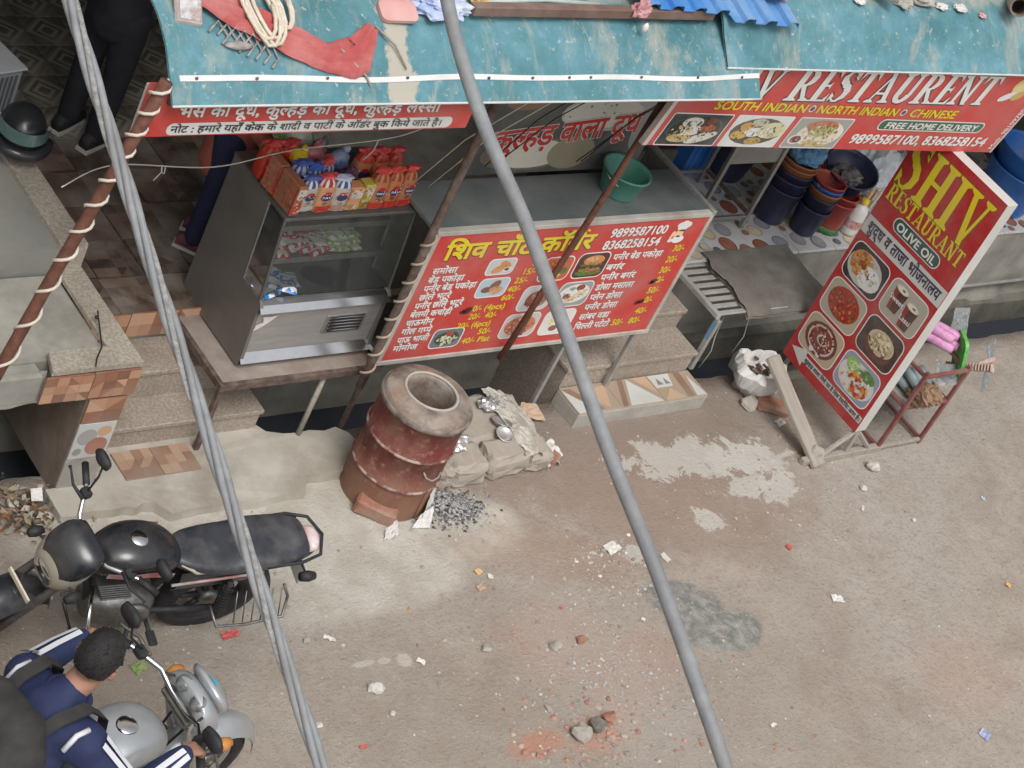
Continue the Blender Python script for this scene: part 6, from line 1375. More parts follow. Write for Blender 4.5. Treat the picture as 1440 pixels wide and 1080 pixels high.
def motorcycle(label, loc, head, lean, steer, sc, style):
    r = thing('motorcycle', label, 'motorcycle', loc); r.scale = (sc,) * 3
    r.rotation_euler = (Matrix.Rotation(R_(head), 4, 'Z') @ Matrix.Rotation(R_(-lean), 4, 'X')).to_euler()     # lean > 0: over to its left
    blk = style == 'black'
    body = M_blackp if blk else mat('silver_paint', (.42, .45, .47), (.5, .53, .55), 5, .3, .5, .02, 30, dirt=(.4, .38, .34), damt=.25)
    M_seat = mat('seat_vinyl', (.026, .029, .038), (.05, .054, .064), 7, .36, 0, .16, 50, dirt=(.24, .22, .2), dscale=5, damt=.35)
    # steering frame: rake axis through the head stock
    hp = Vector((.96, 0, .86)); ax = Vector((-math.sin(R_(26)), 0, math.cos(R_(26))))
    S = Matrix.Translation(hp) @ Matrix.Rotation(R_(steer), 4, ax) @ Matrix.Translation(-hp)
    wheel(r, 'rear_wheel', 0, .30, .10, None, M_black if blk else None); fw_ = wheel(r, 'front_wheel', 1.27, .30, .085, S, None if not blk else M_black)
    # fork
    for s in (-1, 1):
        b = MB(); b.tube([(1.27, s * .085, .30), (1.15, s * .085, .54), (.99, s * .085, .86), (.965, s * .085, .93)], [.026, .026, .019, .019], 10); part(r, 'fork_leg', M_alu if blk else M_chrome, b, S)
    def fender(xc, zc, rad, a0, a1, w, th, dome):
        b = MB()
        def fn(off):
            def q(u, v):
                a = R_(a0 + (a1 - a0) * u); y = (v - .5) * 2 * w; rr = rad + off - dome * (2 * v - 1) ** 2
                return (xc + rr * math.cos(a), y, zc + rr * math.sin(a))
            return q
        b.grid(fn(0), 22, 8); b.grid(lambda u, v: fn(-th)(1 - u, v), 22, 8); return b
    part(r, 'front_fender', body, fender(1.27, .30, .35, 8, 170, .105 if blk else .08, .004, .05), S)
    part(r, 'rear_fender', M_black, fender(0, .30, .36, 30, 190, .085, .004, .03))
    # tank, seat, tail
    b = MB(); b.loft([(.88, 0, .80, .05, .06, 2.4), (.84, 0, .835, .105, .085, 2.6), (.74, 0, .865, .145, .10, 2.6), (.62, 0, .87, .15, .10, 2.6), (.50, 0, .845, .135, .09, 2.5), (.42, 0, .815, .10, .07, 2.4), (.38, 0, .80, .06, .04, 2.2)], 22); tk = part(r, 'fuel_tank', body, b)
    b = MB(); b.lathe([(.001, .006), (.04, .006), (.048, 0), (.052, -.012)], 20, Matrix.Translation((.66, 0, .97))); b.build('filler_cap', M_chrome, tk)
    for s in (-1, 1):
        b = MB(); b.grid(lambda u, v: (.82 - .36 * u, s * (.112 + .045 * math.sin(min(1, u * 1.6 + .12) * 1.9) + .002), .80 + .045 * v + .03 * math.sin(u * 3)), 12, 2); b.build('graphic', mat('red_silver_graphic', (.36, .05, .06), (.5, .48, .48), 9, .3) if blk else mat('blue_graphic', (.08, .3, .5), (.45, .5, .55), 9, .3), tk)
    b = MB(); b.loft([(.42, 0, .80, .08, .035, 2.6), (.34, 0, .80, .12, .045, 3), (.20, 0, .79, .15, .05, 3), (.06, 0, .80, .158, .05, 3), (-.02, 0, .825, .16, .055, 3), (-.20, 0, .835, .155, .055, 3), (-.33, 0, .845, .125, .045, 2.8), (-.37, 0, .845, .08, .02, 2.4)], 22); seat = part(r, 'seat', M_seat, b)
    b = MB(); b.tube([(.02, -.13, .85), (.01, -.06, .884), (.01, .06, .884), (.02, .13, .85)], .008, 6); b.build('seat_strap', M_black, seat)
    if blk:
        b = MB(); b.tube([(.39, .095, .815), (.33, .118, .80), (.30, .125, .78), (.24, .13, .78), (.16, .138, .775), (.10, .14, .78)], [.006, .012, .014, .009, .01, .004], 5); b.build('torn_seam', mat('seat_foam', (.42, .38, .3), (.5, .45, .36), 12, .95), seat)
    b = MB(); b.loft([(.10, 0, .72, .12, .035, 3), (-.20, 0, .765, .13, .035, 3), (-.36, 0, .79, .10, .035, 2.6), (-.44, 0, .80, .06, .025, 2.4)], 18); tail = part(r, 'tail_cowl', body, b)
    b = MB(); b.loft([(-.38, 0, .825, .085, .028, 2.4), (-.44, 0, .82, .075, .032, 2.4), (-.475, 0, .81, .05, .025, 2.2)], 16); b.build('tail_light', mat('tail_lens', (.7, .68, .68), (.6, .25, .22), 6, .15), tail)
    b = MB(); b.tube([(-.10, -.155, .82), (-.30, -.155, .845), (-.42, -.12, .855), (-.47, 0, .86), (-.42, .12, .855), (-.30, .155, .845), (-.10, .155, .82)], .010, 8); part(r, 'grab_rail', M_black if blk else M_chrome, b)
    for s in (-1, 1):
        b = MB(); b.tube([(-.36, s * .08, .74), (-.37, s * .15, .73)], .008, 6); b.loft([(-.42, s * .18, .73, .022, .022, 2), (-.38, s * .18, .73, .032, .03, 2), (-.33, s * .18, .73, .026, .026, 2)], 12); part(r, 'rear_indicator', M_black, b)
        b = MB(); b.grid(lambda u, v: (.36 - .42 * u, s * (.125 - .02 * (2 * v - 1) ** 2), .56 + .18 * v + .05 * u), 8, 4); b.grid(lambda u, v: (-.06 + .42 * u, s * .10, .61 - .05 * u + .18 * v), 8, 4); part(r, 'side_panel', body, b)
        b = MB(); b.tube([(.40, s * .128, .665), (.10, s * .13, .70), (-.05, s * .132, .72), (-.12, s * .133, .735)], .009, 6); part(r, 'trim_strip', mat('silver_red_strip', (.42, .42, .42), (.36, .08, .07), 7, .35), b)
        b = MB(); pts = [(-.02 + .0 * k, s * .15, .33 + .0) for k in range(2)]; b.tube([(-.01, s * .135, .30), (.05, s * .135, .66)], .018, 8)
        for k in range(9): b.lathe([(.030, -.008), (.034, 0), (.030, .008)], 12, Matrix.Translation((.0 + .045 * k / 9 + .005, s * .135, .38 + .03 * k)))
        part(r, 'shock_absorber', M_black if blk else M_chrome, b)
        b = MB(); b.tube([(0, s * .09, .30), (.40, s * .09, .34)], .02, 8); part(r, 'swing_arm', M_black, b)
        b = MB(); b.tube([(.42, s * .10, .32), (.42, s * .24, .32)], .013, 8); b.box((.42, s * .25, .325), (.05, .09, .022), .006); part(r, 'foot_peg', M_black, b)
    # frame and engine
    b = MB(); b.tube([(.93, 0, .80), (.80, 0, .55), (.72, 0, .30), (.44, 0, .26), (.36, 0, .5), (.20, 0, .70)], .022, 8); part(r, 'frame_tube', M_black, b)
    b = MB(); b.loft([(.40, 0, .38, .10, .09, 3), (.50, 0, .39, .135, .12, 3), (.66, 0, .38, .14, .12, 3), (.76, 0, .37, .09, .09, 3)], 16); en = part(r, 'engine', M_alu, b)
    b = MB()
    for k in range(7): b.box((.64 + .012 * k, 0, .50 + .024 * k), (.17, .18, .012), .004)
    b.build('cylinder_fins', M_alu, en)
    for s in (-1, 1): b = MB(); b.lathe([(.001, .03), (.085, .03), (.10, .015), (.10, 0)], 20, Matrix.Translation((.53, s * .13, .39)) @ Matrix.Rotation(R_(-90 * s), 4, 'X')); b.build('engine_cover', M_alu, en)
    b = MB(); b.tube([(.74, -.06, .50), (.86, -.08, .42), (.80, -.11, .24), (.40, -.15, .22), (.1, -.17, .27), (-.30, -.18, .34)], [.018, .018, .02, .022, .045, .048], 10); part(r, 'exhaust', M_chrome, b)
    b = MB(); b.tube([(.62, .16, .30), (.72, .20, .30), (.80, .21, .27)], .009, 6); b.tube([(.80, .18, .27), (.80, .27, .27)], .012, 8); part(r, 'gear_pedal', M_chrome, b)
    if blk:
        b = MB(); b.tube([(.48, .11, .24), (.50, .19, .14), (.50, .30, .02)], [.014, .012, .012], 8); b.box((.50, .30, .012), (.06, .05, .014), .004); part(r, 'side_stand', M_black, b)
        b = MB(); b.tube([(.10, .16, .46), (.08, .27, .42), (-.10, .27, .41), (-.32, .26, .44), (-.36, .17, .50), (-.30, .15, .60)], .009, 8)
        for k in range(6): b.tube([(-.02 - .055 * k, .155, .58), (-.02 - .055 * k, .265, .43)], .004, 5)
        part(r, 'saree_guard', M_alu, b)
        b = MB(); b.tube([(.86, .0, .34), (.88, .24, .36), (.86, .26, .52), (.80, .05, .60)], .012, 8); part(r, 'leg_guard', M_chrome, b)
    # bars
    b = MB(); hx = [(.78, .37, 1.03), (.84, .27, 1.04), (.93, .15, 1.0), (.945, .06, .955), (.945, -.06, .955), (.93, -.15, 1.0), (.84, -.27, 1.04), (.78, -.37, 1.03)]
    b.tube(hx, .0125, 10); hb_ = part(r, 'handlebar', M_chrome, b, S)
    for s in (-1, 1):
        b = MB(); b.tube([(.835, s * .275, 1.04), (.775, s * .385, 1.03)], .019, 10); b.build('grip', M_black, hb_)
        b = MB(); b.box((.86, s * .235, 1.04), (.05, .06, .045), .010); b.build('switch_box', M_black, hb_)
        b = MB(); b.tube([(.89, s * .21, 1.035), (.90, s * .30, 1.035), (.865, s * .38, 1.03), (.86, s * .40, 1.03)], [.012, .008, .006, .010], 8); b.build('lever', M_black if blk else M_alu, hb_)
        b = MB(); b.tube([(.86, s * .235, 1.06), (.80, s * .27, 1.12), (.795, s * .29, 1.18)], .006, 6); b.loft([(.775, s * .32, 1.215, .055, .035, 2.6), (.795, s * .32, 1.215, .062, .04, 2.6), (.815, s * .32, 1.215, .03, .02, 2.4)], 16); b.build('mirror', M_black, hb_)
    b = MB(); b.tube([(.93, .13, 1.0), (1.0, .1, .98), (1.02, .05, .85), (.98, .04, .7)], .006, 6); b.tube([(.93, -.13, 1.0), (1.02, -.1, .97), (1.03, -.05, .84), (.97, -.04, .68)], .006, 6); part(r, 'cable_loom', M_black, b, S)
    b = MB(); b.box((.965, 0, .925), (.08, .20, .03), .008); part(r, 'yoke', M_alu, b, S)
    # headlamp cowl
    b = MB(); b.loft([(1.15, 0, .80, .05, .06, 2.2), (1.13, 0, .81, .10, .10, 2.3), (1.08, 0, .85, .145, .135, 2.4), (1.02, 0, .90, .15, .13, 2.6), (.98, 0, .935, .14, .09, 2.8)], 22); hl = part(r, 'headlamp_cowl', body if not blk else mat('olive_cowl', (.30, .28, .22), (.38, .36, .3), 5, .5), b, S)
    b = MB()
    if blk: b.loft([(1.13, 0, .88, .09, .045, 2.2), (1.08, 0, .92, .14, .085, 2.4), (1.0, 0, .985, .15, .06, 2.6), (.93, 0, 1.02, .11, .02, 2.6)], 20); b.build('visor_shield', M_blackp, hl)
    else: b.loft([(1.14, 0, .93, .10, .07, 2.4), (1.08, 0, 1.0, .12, .05, 2.4), (1.04, 0, 1.05, .08, .02, 2.4)], 20); b.build('visor_shield', body, hl)
    b = MB(); b.lathe([(.001, .012), (.06, .008), (.078, 0)], 20, Matrix.Translation((1.145, 0, .79)) @ Matrix.Rotation(R_(98), 4, 'Y')); b.build('lamp_glass', M_chrome, hl)
    b = MB()
    for s in (-1, 1): b.lathe([(.001, .02), (.032, .02), (.038, 0)], 18, Matrix.Translation((.99, s * .055, 1.0)) @ Matrix.Rotation(R_(-25), 4, 'Y'))
    b.build('gauges', mat('gauge_face', (.05, .05, .055), (.25, .26, .27), 22, .2), hl)
    for s in (-1, 1):
        b = MB(); b.loft([(1.06, s * .19, .84, .022, .022, 2), (1.10, s * .195, .84, .032, .03, 2), (1.14, s * .195, .84, .02, .02, 2)], 12); b.tube([(1.08, s * .11, .85), (1.09, s * .18, .84)], .007, 6); b.build('front_indicator', mat('amber_lens', (.5, .2, .05), (.6, .3, .1), 6, .25) if not blk else M_black, hl)
    if blk:
        b = MB(); b.add([(1.10, -.14, .84), (1.0, -.155, .86), (.97, -.16, .99), (1.05, -.14, .97)], [(0, 1, 2, 3)]); b.build('red_side_fin', mat('red_fin', (.25, .03, .03), (.35, .07, .06), 6, .3), hl)
        b = MB(); b.blob((.985, .04, .985), (.035, .03, .03), 4, .5, 3, 2, False); b.build('pink_rag', mat('pink_cloth', (.5, .25, .42), (.6, .4, .55), 9, .9), hl)
        b = MB(); b.box((1.245, 0, .70), (.012, .20, .035), .003); part(r, 'number_plate', mat('cream_plate', (.6, .54, .42), (.66, .6, .5), 6, .5), b, S)
    else:
        b = MB(); b.grid(lambda u, v: (1.12 - .05 * v, -.075 + .15 * u, 1.018 + .042 * v - .03 * (2 * u - 1) ** 2), 8, 2); b.build('blue_decal', mat('cyan_decal', (.02, .42, .66), (.1, .5, .7), 6, .3), hl)
    b = MB(); b.box((-.45, 0, .56), (.012, .20, .14), .004); part(r, 'rear_plate', mat('plate_white', (.6, .6, .58), (.66, .66, .64), 6, .5), b)
    return r
mc1 = motorcycle('parked black motorcycle with a long seat leaning on its side stand', (.07, -.93, gz(.07, -.93) - .005), 173.5, 12, 19, .885, 'black')
mc2 = motorcycle('silver motorcycle with blue decal being ridden by the person with the backpack', (-1.81, -2.165, gz(-1.81, -2.165) - .005), 12, -3, -6, 1.0, 'silver')

# ------------------------------------------------------------------ people
def fuse(b, name, m, parent=None, vox=.014, sm=4):
    """join overlapping volumes into one continuous skin"""
    me0 = b.mesh(name, m); o = bpy.data.objects.new(name, me0); COL.objects.link(o)
    md = o.modifiers.new('r', 'REMESH'); md.mode = 'VOXEL'; md.voxel_size = vox
    bpy.context.view_layer.update(); dg = bpy.context.evaluated_depsgraph_get()
    me = bpy.data.meshes.new_from_object(o.evaluated_get(dg)); o.modifiers.clear(); o.data = me
    bm = bmesh.new(); bm.from_mesh(me)
    for _ in range(sm): bmesh.ops.smooth_vert(bm, verts=bm.verts, factor=.5, use_axis_x=True, use_axis_y=True, use_axis_z=True)
    for f in bm.faces: f.smooth = True
    bm.to_mesh(me); bm.free(); me.materials.clear(); me.materials.append(m)
    if parent: o.parent = parent
    return o
def limb(b, pts, rs, n=12):
    P = [Vector(p) for p in pts]; b.tube(P, rs, n)
    for p, q in zip(P, rs): b.blob(p, (q, q, q), 0, 0, 1, 2)
def hand(b, wrist, palm_dir, fwd, side, curl=.9, s=1.0, thumb=1):
    """palm with five bent fingers. fwd: direction of the fingers, side: across the palm, palm_dir: where the fingers curl to"""
    w = Vector(wrist); f = Vector(fwd).normalized(); sd = Vector(side).normalized(); pd = Vector(palm_dir).normalized()
    for k in range(4): limb(b, [w + f * .01 * s, w + f * .075 * s + sd * (.030 - .020 * k) * s], [.017 * s, .013 * s], 8)
    L = (.068, .078, .074, .058)
    for k in range(4):
        p = w + f * .078 * s + sd * (.031 - .0205 * k) * s; a = 0; pts = [p]
        for j in range(3): a += curl * (.5 if j == 0 else .75); p = p + (f * math.cos(a) + pd * math.sin(a)) * L[k] * (.42, .32, .26)[j] * s; pts.append(p)
        limb(b, pts, [.0098 * s, .0092 * s, .0085 * s, .0075 * s], 8)
    p = w + f * .022 * s + sd * .03 * thumb * s
    limb(b, [p, p + (f * .5 + sd * .7 * thumb + pd * .3) * .034 * s, p + (f * .8 + sd * .55 * thumb + pd * .6) * .062 * s], [.0135 * s, .011 * s, .009 * s], 8)
M_skin = mat('skin_brown', (.34, .185, .125), (.40, .225, .155), 9, .6, 0, .05, 60)
M_hair = mat('black_hair', (.012, .011, .012), (.03, .027, .027), 40, .55, 0, .6, 90, stretch=(1, 4, 1))
def head(b, c, f, up, s=1.0):
    """skull, jaw, nose, ears, brow, eyes' sockets, lips around centre c; f = facing direction"""
    f = Vector(f).normalized(); u = Vector(up).normalized(); u = (u - f * u.dot(f)).normalized(); r = f.cross(u); c = Vector(c)
    Mx = Matrix((f, r, u)).transposed().to_4x4(); Mx.translation = c
    b.blob((-.008 * s, 0, .012 * s), (.098 * s, .078 * s, .108 * s), 0, 0, 1, 3, True, M=Mx)
    b.blob((.028 * s, 0, -.055 * s), (.062 * s, .056 * s, .068 * s), 0, 0, 1, 3, True, M=Mx)
    b.blob((.068 * s, 0, -.098 * s), (.022 * s, .026 * s, .018 * s), 0, 0, 1, 2, True, M=Mx)
    b.add([(.086 * s, 0, .012 * s), (.08 * s, .018 * s, -.034 * s), (.08 * s, -.018 * s, -.034 * s), (.118 * s, 0, -.032 * s), (.09 * s, 0, -.042 * s)], [(0, 1, 3), (0, 3, 2), (1, 4, 3), (2, 3, 4), (0, 2, 4, 1)], Mx)
    for q in (-1, 1):
        b.blob((-.005 * s, q * .082 * s, -.015 * s), (.022 * s, .012 * s, .034 * s), 0, 0, 1, 2, True, M=Mx)
        b.blob((.082 * s, q * .032 * s, .024 * s), (.016 * s, .026 * s, .010 * s), 0, 0, 1, 2, True, M=Mx)
        b.blob((.074 * s, q * .042 * s, -.028 * s), (.02 * s, .022 * s, .018 * s), 0, 0, 1, 2, True, M=Mx)
    b.blob((.083 * s, 0, -.064 * s), (.014 * s, .026 * s, .008 * s), 0, 0, 1, 2, True, M=Mx); b.blob((.081 * s, 0, -.076 * s), (.014 * s, .022 * s, .008 * s), 0, 0, 1, 2, True, M=Mx)
    return Mx
def face_parts(parent, Mx, s=1.0):
    for q in (-1, 1):
        b = MB(); b.blob((.082 * s, q * .033 * s, .004 * s), (.014 * s, .015 * s, .011 * s), 0, 0, 1, 2, True, M=Mx); e = b.build('eye', mat('eye_white', (.62, .6, .58), (.66, .64, .62), 5, .25), parent)
        b = MB(); b.blob((.0935 * s, q * .033 * s, .004 * s), (.005 * s, .007 * s, .007 * s), 0, 0, 1, 2, True, M=Mx); b.build('iris', M_black, e)
        b = MB(); b.tube([Mx @ Vector((.094 * s, q * .012 * s, .026 * s)), Mx @ Vector((.094 * s, q * .034 * s, .033 * s)), Mx @ Vector((.080 * s, q * .056 * s, .028 * s))], .005 * s, 6); b.build('eyebrow', M_hair, parent)
    b = MB(); b.tube([Mx @ Vector((.094 * s, -.024 * s, -.069 * s)), Mx @ Vector((.1 * s, 0, -.070 * s)), Mx @ Vector((.094 * s, .024 * s, -.069 * s))], .004 * s, 6); b.build('lips', mat('lips', (.25, .1, .08), (.3, .13, .1), 8, .5), parent)
def hair(parent, Mx, s=1.0, seed=1):
    b = MB(); bm = bmesh.new(); bmesh.ops.create_icosphere(bm, subdivisions=4, radius=1.0); keep = {}
    for v in bm.verts:
        d = v.co.normalized(); front = d.x; z = d.z
        if z > (.22 + .42 * max(0, front) if front > -.1 else -.62 - .1 * front) or (front < .1 and z > -.5):
            k = 1.0 + .07 * fbm(d.x * 4, d.y * 4, d.z * 4 + seed) + .03 * fbm(d.x * 5, d.y * 22, d.z * 9) + .04 * max(0, z)
            keep[v.index] = len(b.v); b.v.append(tuple(Mx @ Vector(((-.010 + d.x * .103 * k) * s, d.y * .083 * k * s, (.014 + d.z * .112 * k) * s))))
    for f in bm.faces:
        if all(v.index in keep for v in f.verts): b.f.append(tuple(keep[v.index] for v in f.verts)); b.c.append((1, 1, 1)); b.sm.append(True)
    bm.free()
    rg = random.Random(seed)
    base = list(b.v[:])
    cc = Mx @ Vector((-.01 * s, 0, .016 * s))
    for _ in range(150):                       # short tufts that break the outline
        p = Vector(rg.choice(base)); n = (p - cc).normalized(); t = (n * .5 + Vector((rg.uniform(-1, 1), rg.uniform(-1, 1), rg.uniform(-.6, .6)))).normalized(); sd = t.cross(n).normalized() * .004 * s; e = p + t * rg.uniform(.008, .016) * s + n * .002 * s
        b.add([p - sd - n * .003, p + sd - n * .003, e], [(0, 1, 2)])
    return b.build('hair', M_hair, parent)

# --- rider (body in the motorcycle's world frame)
hd = R_(12); fx = Vector((math.cos(hd), math.sin(hd), 0)); fy = Vector((-math.sin(hd), math.cos(hd), 0)); o0 = Vector((-1.81, -2.165, 0))
def bk(x, y, z): return o0 + fx * x + fy * y + Vector((0, 0, z))
rd = thing('person', 'person in a navy track jacket with white stripes riding the silver motorcycle', 'person', tuple(bk(.05, 0, 0)))
inv = -Vector(bk(.05, 0, 0))
def rb(x, y, z): return bk(x, y, z) + inv
hands = {s: rb(.80, s * .33, 1.05) for s in (-1, 1)}
SHO = {s: rb(.24, s * .185, 1.235) for s in (-1, 1)}; ELB = {1: rb(.44, .33, 1.02), -1: rb(.42, -.36, 1.01)}; WRI = {s: rb(.69, s * .335, 1.075) for s in (-1, 1)}
hipc = rb(.10, 0, .86); hc = rb(.37, .0, 1.47)
lookd = (fx * .9 + fy * .25 + Vector((0, 0, -.30))); upd = Vector((0, 0, 1)) + fx * .35
b = MB(); Mh = head(b, hc, lookd, upd, 1.02)
limb(b, [rb(.24, 0, 1.25), rb(.29, 0, 1.33), hc - Vector((0, 0, .05))], [.07, .062, .06])
limb(b, [hipc, rb(.15, 0, 1.05), rb(.21, 0, 1.21)], [.14, .13, .13])
for s in (-1, 1):
    limb(b, [rb(.21, s * .05, 1.21), SHO[s], ELB[s], WRI[s]], [.07, .06, .042, .028])
    hand(b, WRI[s], Vector((0, 0, -1)) - fx * .1, (hands[s] - WRI[s]) + fx * .03, fy * -s * 1.0, 1.15, 1.0, 1)
    limb(b, [rb(.10, s * .10, .85), rb(.42, s * .20, .80), rb(.40, s * .22, .36)], [.085, .06, .045]); limb(b, [rb(.40, s * .22, .36), rb(.40, s * .22, .34), rb(.52, s * .22, .33)], [.045, .045, .04])
body = fuse(b, 'body', M_skin, rd, .0105, 2)
face_parts(rd, Mh, 1.02); hair(rd, Mh, 1.02, 2)
b = MB(); M_jacket = mat('navy_jacket', (.016, .024, .075), (.028, .04, .11), 5, .75, 0, .35, 14)
limb(b, [rb(.08, 0, .90), rb(.10, 0, 1.02), rb(.15, 0, 1.14), rb(.20, 0, 1.21)], [.175, .18, .175, .15], 16)
for s in (-1, 1):
    limb(b, [rb(.20, s * .07, 1.215), SHO[s], (SHO[s] + ELB[s]) / 2, ELB[s], (ELB[s] + WRI[s]) / 2, WRI[s] - (WRI[s] - ELB[s]) * .04], [.115, .094, .078, .068, .062, .046], 14)
limb(b, [rb(.24, 0, 1.26), rb(.275, 0, 1.315)], [.095, .078])
jk = fuse(b, 'jacket', M_jacket, rd, .014, 3)
b = MB(); b.tube([rb(.275, 0, 1.29) + (fx * math.cos(t) + fy * math.sin(t)) * .085 + Vector((0, 0, .02 * math.cos(t) * -1 + .02)) for t in [2 * math.pi * k / 20 for k in range(21)]], .016, 8); b.build('collar', M_jacket, jk)
M_stripe = mat('white_stripe', (.62, .64, .68), (.7, .72, .75), 5, .7)
def sleeve_stripe(pts, rads, offs, name):
    b = MB()
    P = [Vector(p) for p in pts]; N = 24; W_ = .011
    def at(t):
        q = t * (len(P) - 1); i = min(int(q), len(P) - 2); f = q - i
        return P[i].lerp(P[i + 1], f), (P[i + 1] - P[i]).normalized(), rads[i] * (1 - f) + rads[i + 1] * f
    def fn(u, v):
        p, d, rr = at(u); out = offs - d * offs.dot(d); out.normalize(); sdv = d.cross(out); a = (v - .5) * 2 * W_ / rr
        return p + (out * math.cos(a) + sdv * math.sin(a)) * (rr + .006)
    b.grid(fn, N, 2); return b.build(name, M_stripe, jk)
for s in (-1, 1):
    for k, tilt in enumerate((.0, .42)):
        sleeve_stripe([SHO[s], (SHO[s] + ELB[s]) / 2, ELB[s], (ELB[s] + WRI[s]) / 2, WRI[s] - (WRI[s] - ELB[s]) * .06], [.094, .078, .068, .062, .048], (Vector((0, 0, 1)) + fy * s * (.75 - tilt * 1.6)), 'stripe')
    b = MB(); p0 = SHO[s] + fx * -.03 + Vector((0, 0, .075)); b.tube([p0 - fx * .085 - Vector((0, 0, .05)), p0 - fx * .04 - Vector((0, 0, -.012)), p0 + fx * .02 + Vector((0, 0, .012))], .012, 6); b.build('shoulder_stripe', M_stripe, jk)
b = MB()
for s in (-1, 1): limb(b, [rb(.08, s * .09, .86), rb(.24, s * .16, .85), rb(.42, s * .21, .81), rb(.40, s * .225, .58), rb(.39, s * .225, .40)], [.125, .105, .085, .075, .065], 14)
limb(b, [rb(.06, 0, .86), rb(.12, 0, .87)], [.15, .13]); fuse(b, 'jeans', mat('blue_jeans', (.10, .17, .33), (.16, .25, .42), 12, .9, 0, .3, 50), rd, .014, 3)
for s in (-1, 1): b = MB(); limb(b, [rb(.36, s * .23, .335), rb(.42, s * .23, .34), rb(.55, s * .24, .325)], [.05, .05, .042]); b.build('shoe', M_black, rd)
bp_ = thing('backpack', 'dark grey backpack worn by the motorcycle rider', 'backpack', tuple(bk(-.14, .0, .86)))
bi = -Vector(bk(-.14, .0, .86))
def bb_(x, y, z): return bk(x + .20, y, z + .03) + bi
M_bag = mat('charcoal_nylon', (.028, .028, .027), (.05, .048, .045), 8, .8, 0, .5, 12)
b = MB()
for z, hx, hy in ((.88, .12, .17), (.98, .155, .19), (1.10, .165, .195), (1.22, .15, .185), (1.32, .11, .15)): 
    c = bb_(-.33 + (z - .9) * .2, 0, z)
    for s in (-.55, 0, .55): limb(b, [c + fy * hy * s - fx * .0, c + fy * hy * s + fx * .02], [hx, hx * .9], 12)
fuse(b, 'main_pack', M_bag, bp_, .015, 4)
b = MB(); b.loft([(-.02, 0, 0, .13, .10, 3), (.015, 0, 0, .12, .09, 3)], 16); o = b.build('front_pocket', M_bag, bp_); o.location = bb_(-.475, 0, 1.02); o.rotation_euler = (0, R_(10), hd)
b = MB(); c = bb_(-.425, .02, 1.22); b.add([c + fy * .045 + Vector((0, 0, .04)), c - fy * .0 + Vector((0, 0, .012)), c - fy * .05 + Vector((0, 0, .045)), c - fy * .02 - Vector((0, 0, .04)), c + fy * .03 - Vector((0, 0, .03))], [(0, 1, 2, 3, 4)]); b.build('logo_patch', mat('pale_logo', (.35, .33, .3), (.42, .4, .36), 9, .8), bp_)
for s in (-1, 1):
    b = MB(); pts = [bb_(-.20, s * .10, 1.26), bb_(-.08, s * .12, 1.345), bb_(.05, s * .13, 1.355), bb_(.15, s * .14, 1.26), bb_(.16, s * .16, 1.10), bb_(.06, s * .20, .98), bb_(-.14, s * .17, .94)]
    def strap(u, v, P=pts):
        q = u * (len(P) - 1); i = min(int(q), len(P) - 2); p = P[i].lerp(P[i + 1], q - i); return p + fy * (v - .5) * .055
    b.grid(strap, 24, 2); b.grid(lambda u, v: strap(1 - u, v) - Vector((0, 0, .008)), 24, 2); b.build('shoulder_strap', M_bag, bp_)
b = MB(); b.tube([bb_(-.235, .03, 1.36), bb_(-.23, .02, 1.40), bb_(-.23, -.02, 1.40), bb_(-.235, -.03, 1.36)], .009, 6); b.build('haul_loop', M_bag, bp_)

